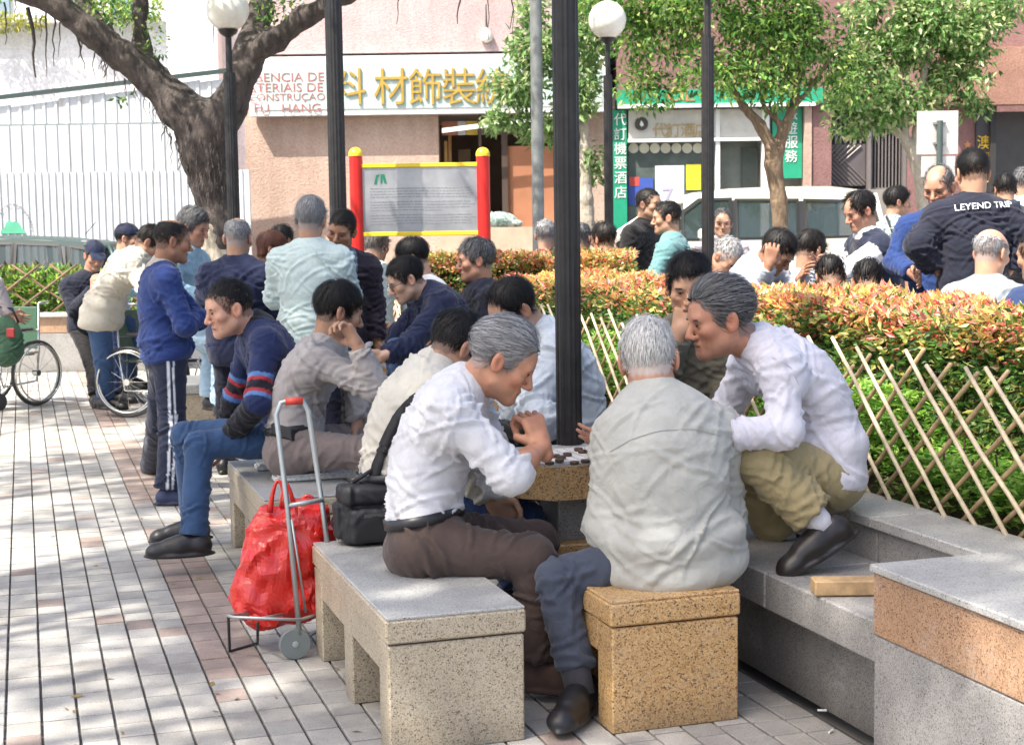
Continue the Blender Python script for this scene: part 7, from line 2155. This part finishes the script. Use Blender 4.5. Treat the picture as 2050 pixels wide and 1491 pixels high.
mb = MB(); mb.tube([P(590, 1291, YW) * np.array((1, 1, 0)) + EZ * .056, P(590, 1291, YW) * np.array((1, 1, 0)) + np.array((.1, .26, .056))], .006, 8); mb.obj('axle', M_ALUT, tr, True)
def plastic(name, col):
    mt, nt, b = newmat(name); v = coords(nt, 'World')
    L(nt, ramp(nt, noise(nt, v, 6, 4), [(.3, tuple(c * .85 for c in col)), (.7, col)]).outputs[0], b.inputs['Base Color'])
    b.inputs['Roughness'].default_value = .2; b.inputs['Specular IOR Level'].default_value = .7
    b.inputs['Subsurface Weight'].default_value = .1; b.inputs['Subsurface Radius'].default_value = (.02, .004, .003)
    vo = noise(nt, coords(nt, 'World', (1, 1, .3)), 17, 3, .5, 2.0); bump(nt, b, vo, .3, .01)
    return mt
M_RBAG = plastic('red_plastic', (.66, .016, .010))
rb = empty('plastic_bag', P(560, 1250, YW), 'bulging red plastic carrier bag strapped on the shopping trolley', 'bag')
def bp(px, py, d=0.0): return P(px, py, YW + d + .13)
prs = [cone(bp(520, 1190, .02), bp(600, 1190, .04), .10, .10, .05), cone(bp(540, 1120, .02), bp(612, 1110, .04), .105, .10, .06), cone(bp(545, 1065, .03), bp(622, 1050, .04), .085, .075, .06), ell(bp(532, 1232, -.02), np.eye(3), (.055, .07, .055), .04), ell(bp(492, 1205, .0), np.eye(3), (.05, .07, .05), .04), cone(bp(535, 1045, .03), bp(632, 1025, .05), .045, .04, .04), ell(bp(640, 1075, .05), np.eye(3), (.04, .06, .09), .04)]
Vr, Fr = solid(prs, .015)
Vr = folds(Vr, Fr, [(bp(560, 1010, .04), bp(555, 1240, .02), 7, 13), (bp(480, 1130, .02), bp(650, 1120, .06), 14, 6)], .012, 21, [(bp(560, 1030, .0), .12)])
Vr = Vr + (np.stack([noise3(Vr * 21 + 7 * i, 60 + i) for i in range(3)], 1) - .5) * .030
mk('bag_body', Vr, np.concatenate([Fr[:, [0, 1, 2]], Fr[:, [0, 2, 3]]]), M_RBAG, rb, False)
for (a0, a1, a2, d) in (((540, 1025), (556, 962), (573, 1012), -.02), ((565, 1015), (572, 965), (590, 1020), .02), ((600, 1010), (618, 992), (640, 1018), .06)):
    mb = MB(); q0, q1, q2 = bp(*a0, d), bp(*a1, d), bp(*a2, d)
    pts = [q0 * (1 - t) ** 2 + (2 * q1 - (q0 + q2) / 2) * 2 * t * (1 - t) + q2 * t * t for t in np.linspace(0, 1, 12)]
    mb.tube(pts, [.012, .010, .008, .007, .006, .006, .006, .006, .007, .008, .010, .012], 6); mb.obj('handle', M_RBAG, rb, True)
# bench seats that carry the middle group and the far players
def plain_bench(label, c, w, d, h, mat, yaw=TH):
    ax_ = np.array((math.cos(yaw), math.sin(yaw), 0)); ay_ = np.array((-math.sin(yaw), math.cos(yaw), 0))
    r = empty('stone_bench', np.array((c[0], c[1], c[2])), label, 'bench', 'granite benches')
    mb = MB(); mb.box(np.array((c[0], c[1], c[2] + h - .035)), w, d, .07, ax_, ay_, bev=.006); mb.obj('seat_slab', M_GTOP, r)
    for sg in (-1, 1):
        mb = MB(); mb.box(np.array((c[0], c[1], c[2])) + ay_ * sg * (d / 2 - .07) + EZ * (h - .072) / 2, w - .02, .12, h - .072, ax_, ay_, bev=.005); mb.obj('leg', mat, r)
q = E11['pelvis']; plain_bench('granite bench under the man with glasses', (q[0], q[1], 0), .42, .6, q[2] - .09, M_GORA)
q = E13['pelvis']; plain_bench('granite bench under the grey-haired man in the dark suit', (q[0], q[1], 0), .42, .6, q[2] - .09, M_GORA)
q = E12['pelvis']; plain_bench('granite bench under the white-shirted man behind the glasses', (q[0], q[1], 0), .42, .6, max(q[2] - .09, .3), M_GORA)
q = P(418, 800, 11.6); plain_bench('low granite bench between the track trousers and the jeans', (q[0], q[1], 0), .5, .8, .40, M_GTAN)
uu, vv = UV(P(790, 790, 7.5)); chess_table('second granite chess table at the resting man\'s elbow', uu - .02, vv, .5, .5, .70)
uu, vv = UV(P(765, 700, 9.3)); chess_table('third granite chess table in front of the man with glasses', uu - .08, vv + .0, .45, .45, .68)
for (px, py, Y) in ((1094, 500, 12.1), (1208, 500, 11.7), (1334, 500, 11.7), (1446, 500, 13.8), (1456, 520, 10.1), (1622, 520, 9.8), (1500, 640, 9.6), (1984, 520, 8.1), (1700, 560, 8.8)):
    q = P(px, py, Y); plain_bench('granite bench on the terrace behind the hedge, under a seated player', (q[0], q[1], GB), .9, .45, .40, M_GGRY, 0)
# wheelchairs
M_CHROME = plain('chrome', (.62, .62, .60), .22, .9, var=.08); M_RUB = plain('grey_tyre', (.06, .06, .06), .7)
def wheelchair(name, label, c, yaw, R=.30, seatcol=(.04, .10, .06), scale=1.0):
    r = empty(name, np.array((c[0], c[1], 0)), label, 'wheelchair')
    f = yawdir(yaw); sd = nrm(np.cross(f, EZ)); o0 = np.array((c[0], c[1], 0.0))
    for sg in (-1, 1):
        hub = o0 + sd * sg * .29 + EZ * R
        def circ(rad, off, n=36): return [hub + sd * sg * off + f * rad * math.cos(t) + EZ * rad * math.sin(t) for t in np.linspace(0, 2 * math.pi, n, endpoint=False)]
        mb = MB(); mb.tube(circ(R - .013, 0), .013, 8, closed=True); w = mb.obj('wheel', M_RUB, r, True)
        for nm, rad, off, rr, mt_ in (('rim', R - .036, 0, .010, M_CHROME), ('hand_rim', R - .045, .05, .008, M_CHROME)):
            mb = MB(); mb.tube(circ(rad, off), rr, 8, closed=True); x = mb.obj(nm, mt_, None, True); x.parent = w; x.matrix_parent_inverse = Matrix()
        for k in range(12):
            t = 2 * math.pi * k / 12; mb = MB(); mb.tube([hub + sd * sg * .02, hub + f * (R - .04) * math.cos(t) + EZ * (R - .04) * math.sin(t)], .0022, 4); x = mb.obj('spoke', M_CHROME, None); x.parent = w; x.matrix_parent_inverse = Matrix()
        mb = MB(); mb.lathe(hub - sd * sg * .03, [(.028, 0), (.028, .06)], 12, sd * sg); x = autosmooth(mb.obj('hub', M_CHROME)); x.parent = w; x.matrix_parent_inverse = Matrix()
        cs = o0 + f * .40 + sd * sg * .24 + EZ * .075
        mb = MB(); mb.lathe(cs - sd * .015, [(.05, 0), (.075, .002), (.075, .028), (.05, .03)], 18, sd); autosmooth(mb.obj('caster', M_RUB, r))
        mb = MB()
        b0 = o0 + sd * sg * .23
        mb.tube([b0 - f * .12 + EZ * .92, b0 - f * .10 + EZ * .5, b0 - f * .06 + EZ * .22, b0 + f * .34 + EZ * .20, b0 + f * .42 + EZ * .46, b0 - f * .08 + EZ * .48], .011, 7)
        mb.tube([b0 - f * .12 + EZ * .92, b0 - f * .24 + EZ * .93], .012, 7)
        mb.tube([b0 - f * .09 + EZ * .68, b0 + f * .26 + EZ * .68, b0 + f * .30 + EZ * .47], .010, 7)
        mb.tube([b0 + f * .40 + EZ * .44, b0 + f * .50 + EZ * .15], .010, 7); mb.tube([cs + EZ * .0, b0 + f * .38 + EZ * .22], .010, 6)
        mb.obj('side_frame', M_CHROME, r, True)
        mb = MB(); mb.box(b0 + f * .10 + EZ * .695, .26, .05, .03, f, None, EZ, bev=.01); mb.obj('armrest', M_RUB, r)
        mb = MB(); mb.box(o0 + sd * sg * .12 + f * .54 + EZ * .13, .14, .17, .012, f, None, EZ); mb.obj('footplate', M_RUB, r)
    M_S = plain(name + '_seat', seatcol, .6)
    mb = MB(); mb.box(o0 + f * .14 + EZ * .47, .42, .44, .03, f, None, EZ, bev=.01); mb.obj('seat', M_S, r)
    mb = MB(); mb.box(o0 - f * .115 + EZ * .70, .02, .44, .38, f, None, EZ, bev=.008); mb.obj('backrest', M_S, r)
    return r
q = G(283, 833); wheelchair('wheelchair', 'wheelchair with chrome rims behind the man in track trousers', q + np.array((-.02, .2, 0)), 78)
q = G(22, 812); wheelchair('wheelchair', 'wheelchair with green seat cut off by the left edge', q + np.array((-.0, .1, 0)), -28, .30, (.05, .10, .07))
# pushing hand and sleeve of a person mostly outside the left edge
q = G(20, 812)
hand = P(22, 632, 12.9)
pz = dict(pelvis=hand + np.array((-.62, .0, -.02)), neck=hand + np.array((-.55, .0, .52)), head=hand + np.array((-.5, .0, .70)), yaw=60, armR=(hand + np.array((-.10, -.05, .28)), hand), armL=(hand + np.array((-.5, .2, .2)), hand + np.array((-.1, .3, .0))), handR=dict(dir=(.3, 0, -.9), curl=.8),
          legR=(hand + np.array((-.6, -.1, -.42)), hand * np.array((1, 1, 0)) + np.array((-.6, -.1, .08))), legL=(hand + np.array((-.6, .1, -.42)), hand * np.array((1, 1, 0)) + np.array((-.6, .1, .08))))
person('person in grey sleeve at the left edge with a hand on the wheelchair', 1, pz, dict(top=T_(C_LILG, hem=.1), bottom=T_(C_BLACK)), dict(yaw=60, hair='black', style=HS_SHORT), s=1.03, tone=RUDDY)
q = P(15, 665, 12.85); soft_e = empty('cloth_bag', q - EZ * .2, 'dark green cloth bag hanging on the wheelchair at the left edge', 'bag')
soft('bag_body', [ell(q - EZ * .08 - X0 * .03, np.eye(3), (.16, .08, .22), .03), ell(q + np.array((.0, -.03, -.16)), np.eye(3), (.13, .09, .12), .04)], .012, cloth('green_bag_cloth', (.045, .10, .06)), soft_e, [(q, q - EZ * .4, 12, 6)], .03, 4)
mb = MB(); mb.tube([q + np.array((-.12, 0, .1)), q + np.array((-.06, 0, .22)), q + np.array((.05, 0, .2)), q + np.array((.1, 0, .08))], .010, 6); mb.obj('handle', M_NYLON, soft_e, True)
mb = MB(); mb.box(q + np.array((.06, -.1, .0)), .07, .02, .08, bev=.008); mb.obj('red_tag', plain('dark_red_tag', (.3, .03, .03), .6), soft_e)
# litter on the paving
for k in range(26):
    px, py = rnd.choice([(rnd.uniform(20, 460), rnd.uniform(1000, 1480)), (rnd.uniform(1510, 1720), rnd.uniform(1330, 1480)), (rnd.uniform(380, 760), rnd.uniform(1330, 1480))])
    q = G(px, py); butt = px > 1500 and rnd.random() < .7
    mb = MB()
    if butt:
        a = rnd.uniform(0, 6.28); d = np.array((math.cos(a), math.sin(a), 0)) * .014; mb.tube([q - d + EZ * .005, q + d + EZ * .005], .004, 6); o = mb.obj('cigarette_butt', M_PAPER); tag(o, 'white cigarette butt dropped on the paving by the ledge', 'litter', 'cigarette butts')
    else:
        a = rnd.uniform(0, 6.28); L_ = rnd.uniform(.012, .028); d = np.array((math.cos(a), math.sin(a), 0)) * L_; s_ = np.array((-math.sin(a), math.cos(a), 0)) * L_ * .4
        V = [q - d + EZ * .003, q + s_ + EZ * .008, q + d + EZ * .004, q - s_ + EZ * .002]; mb.add(V, [(0, 1, 2), (0, 2, 3)]); o = mb.obj('fallen_leaf', plain('dry_leaf', (.30, .20, .07), .8)); tag(o, 'small dry leaf lying on the paving', 'leaf', 'fallen leaves')
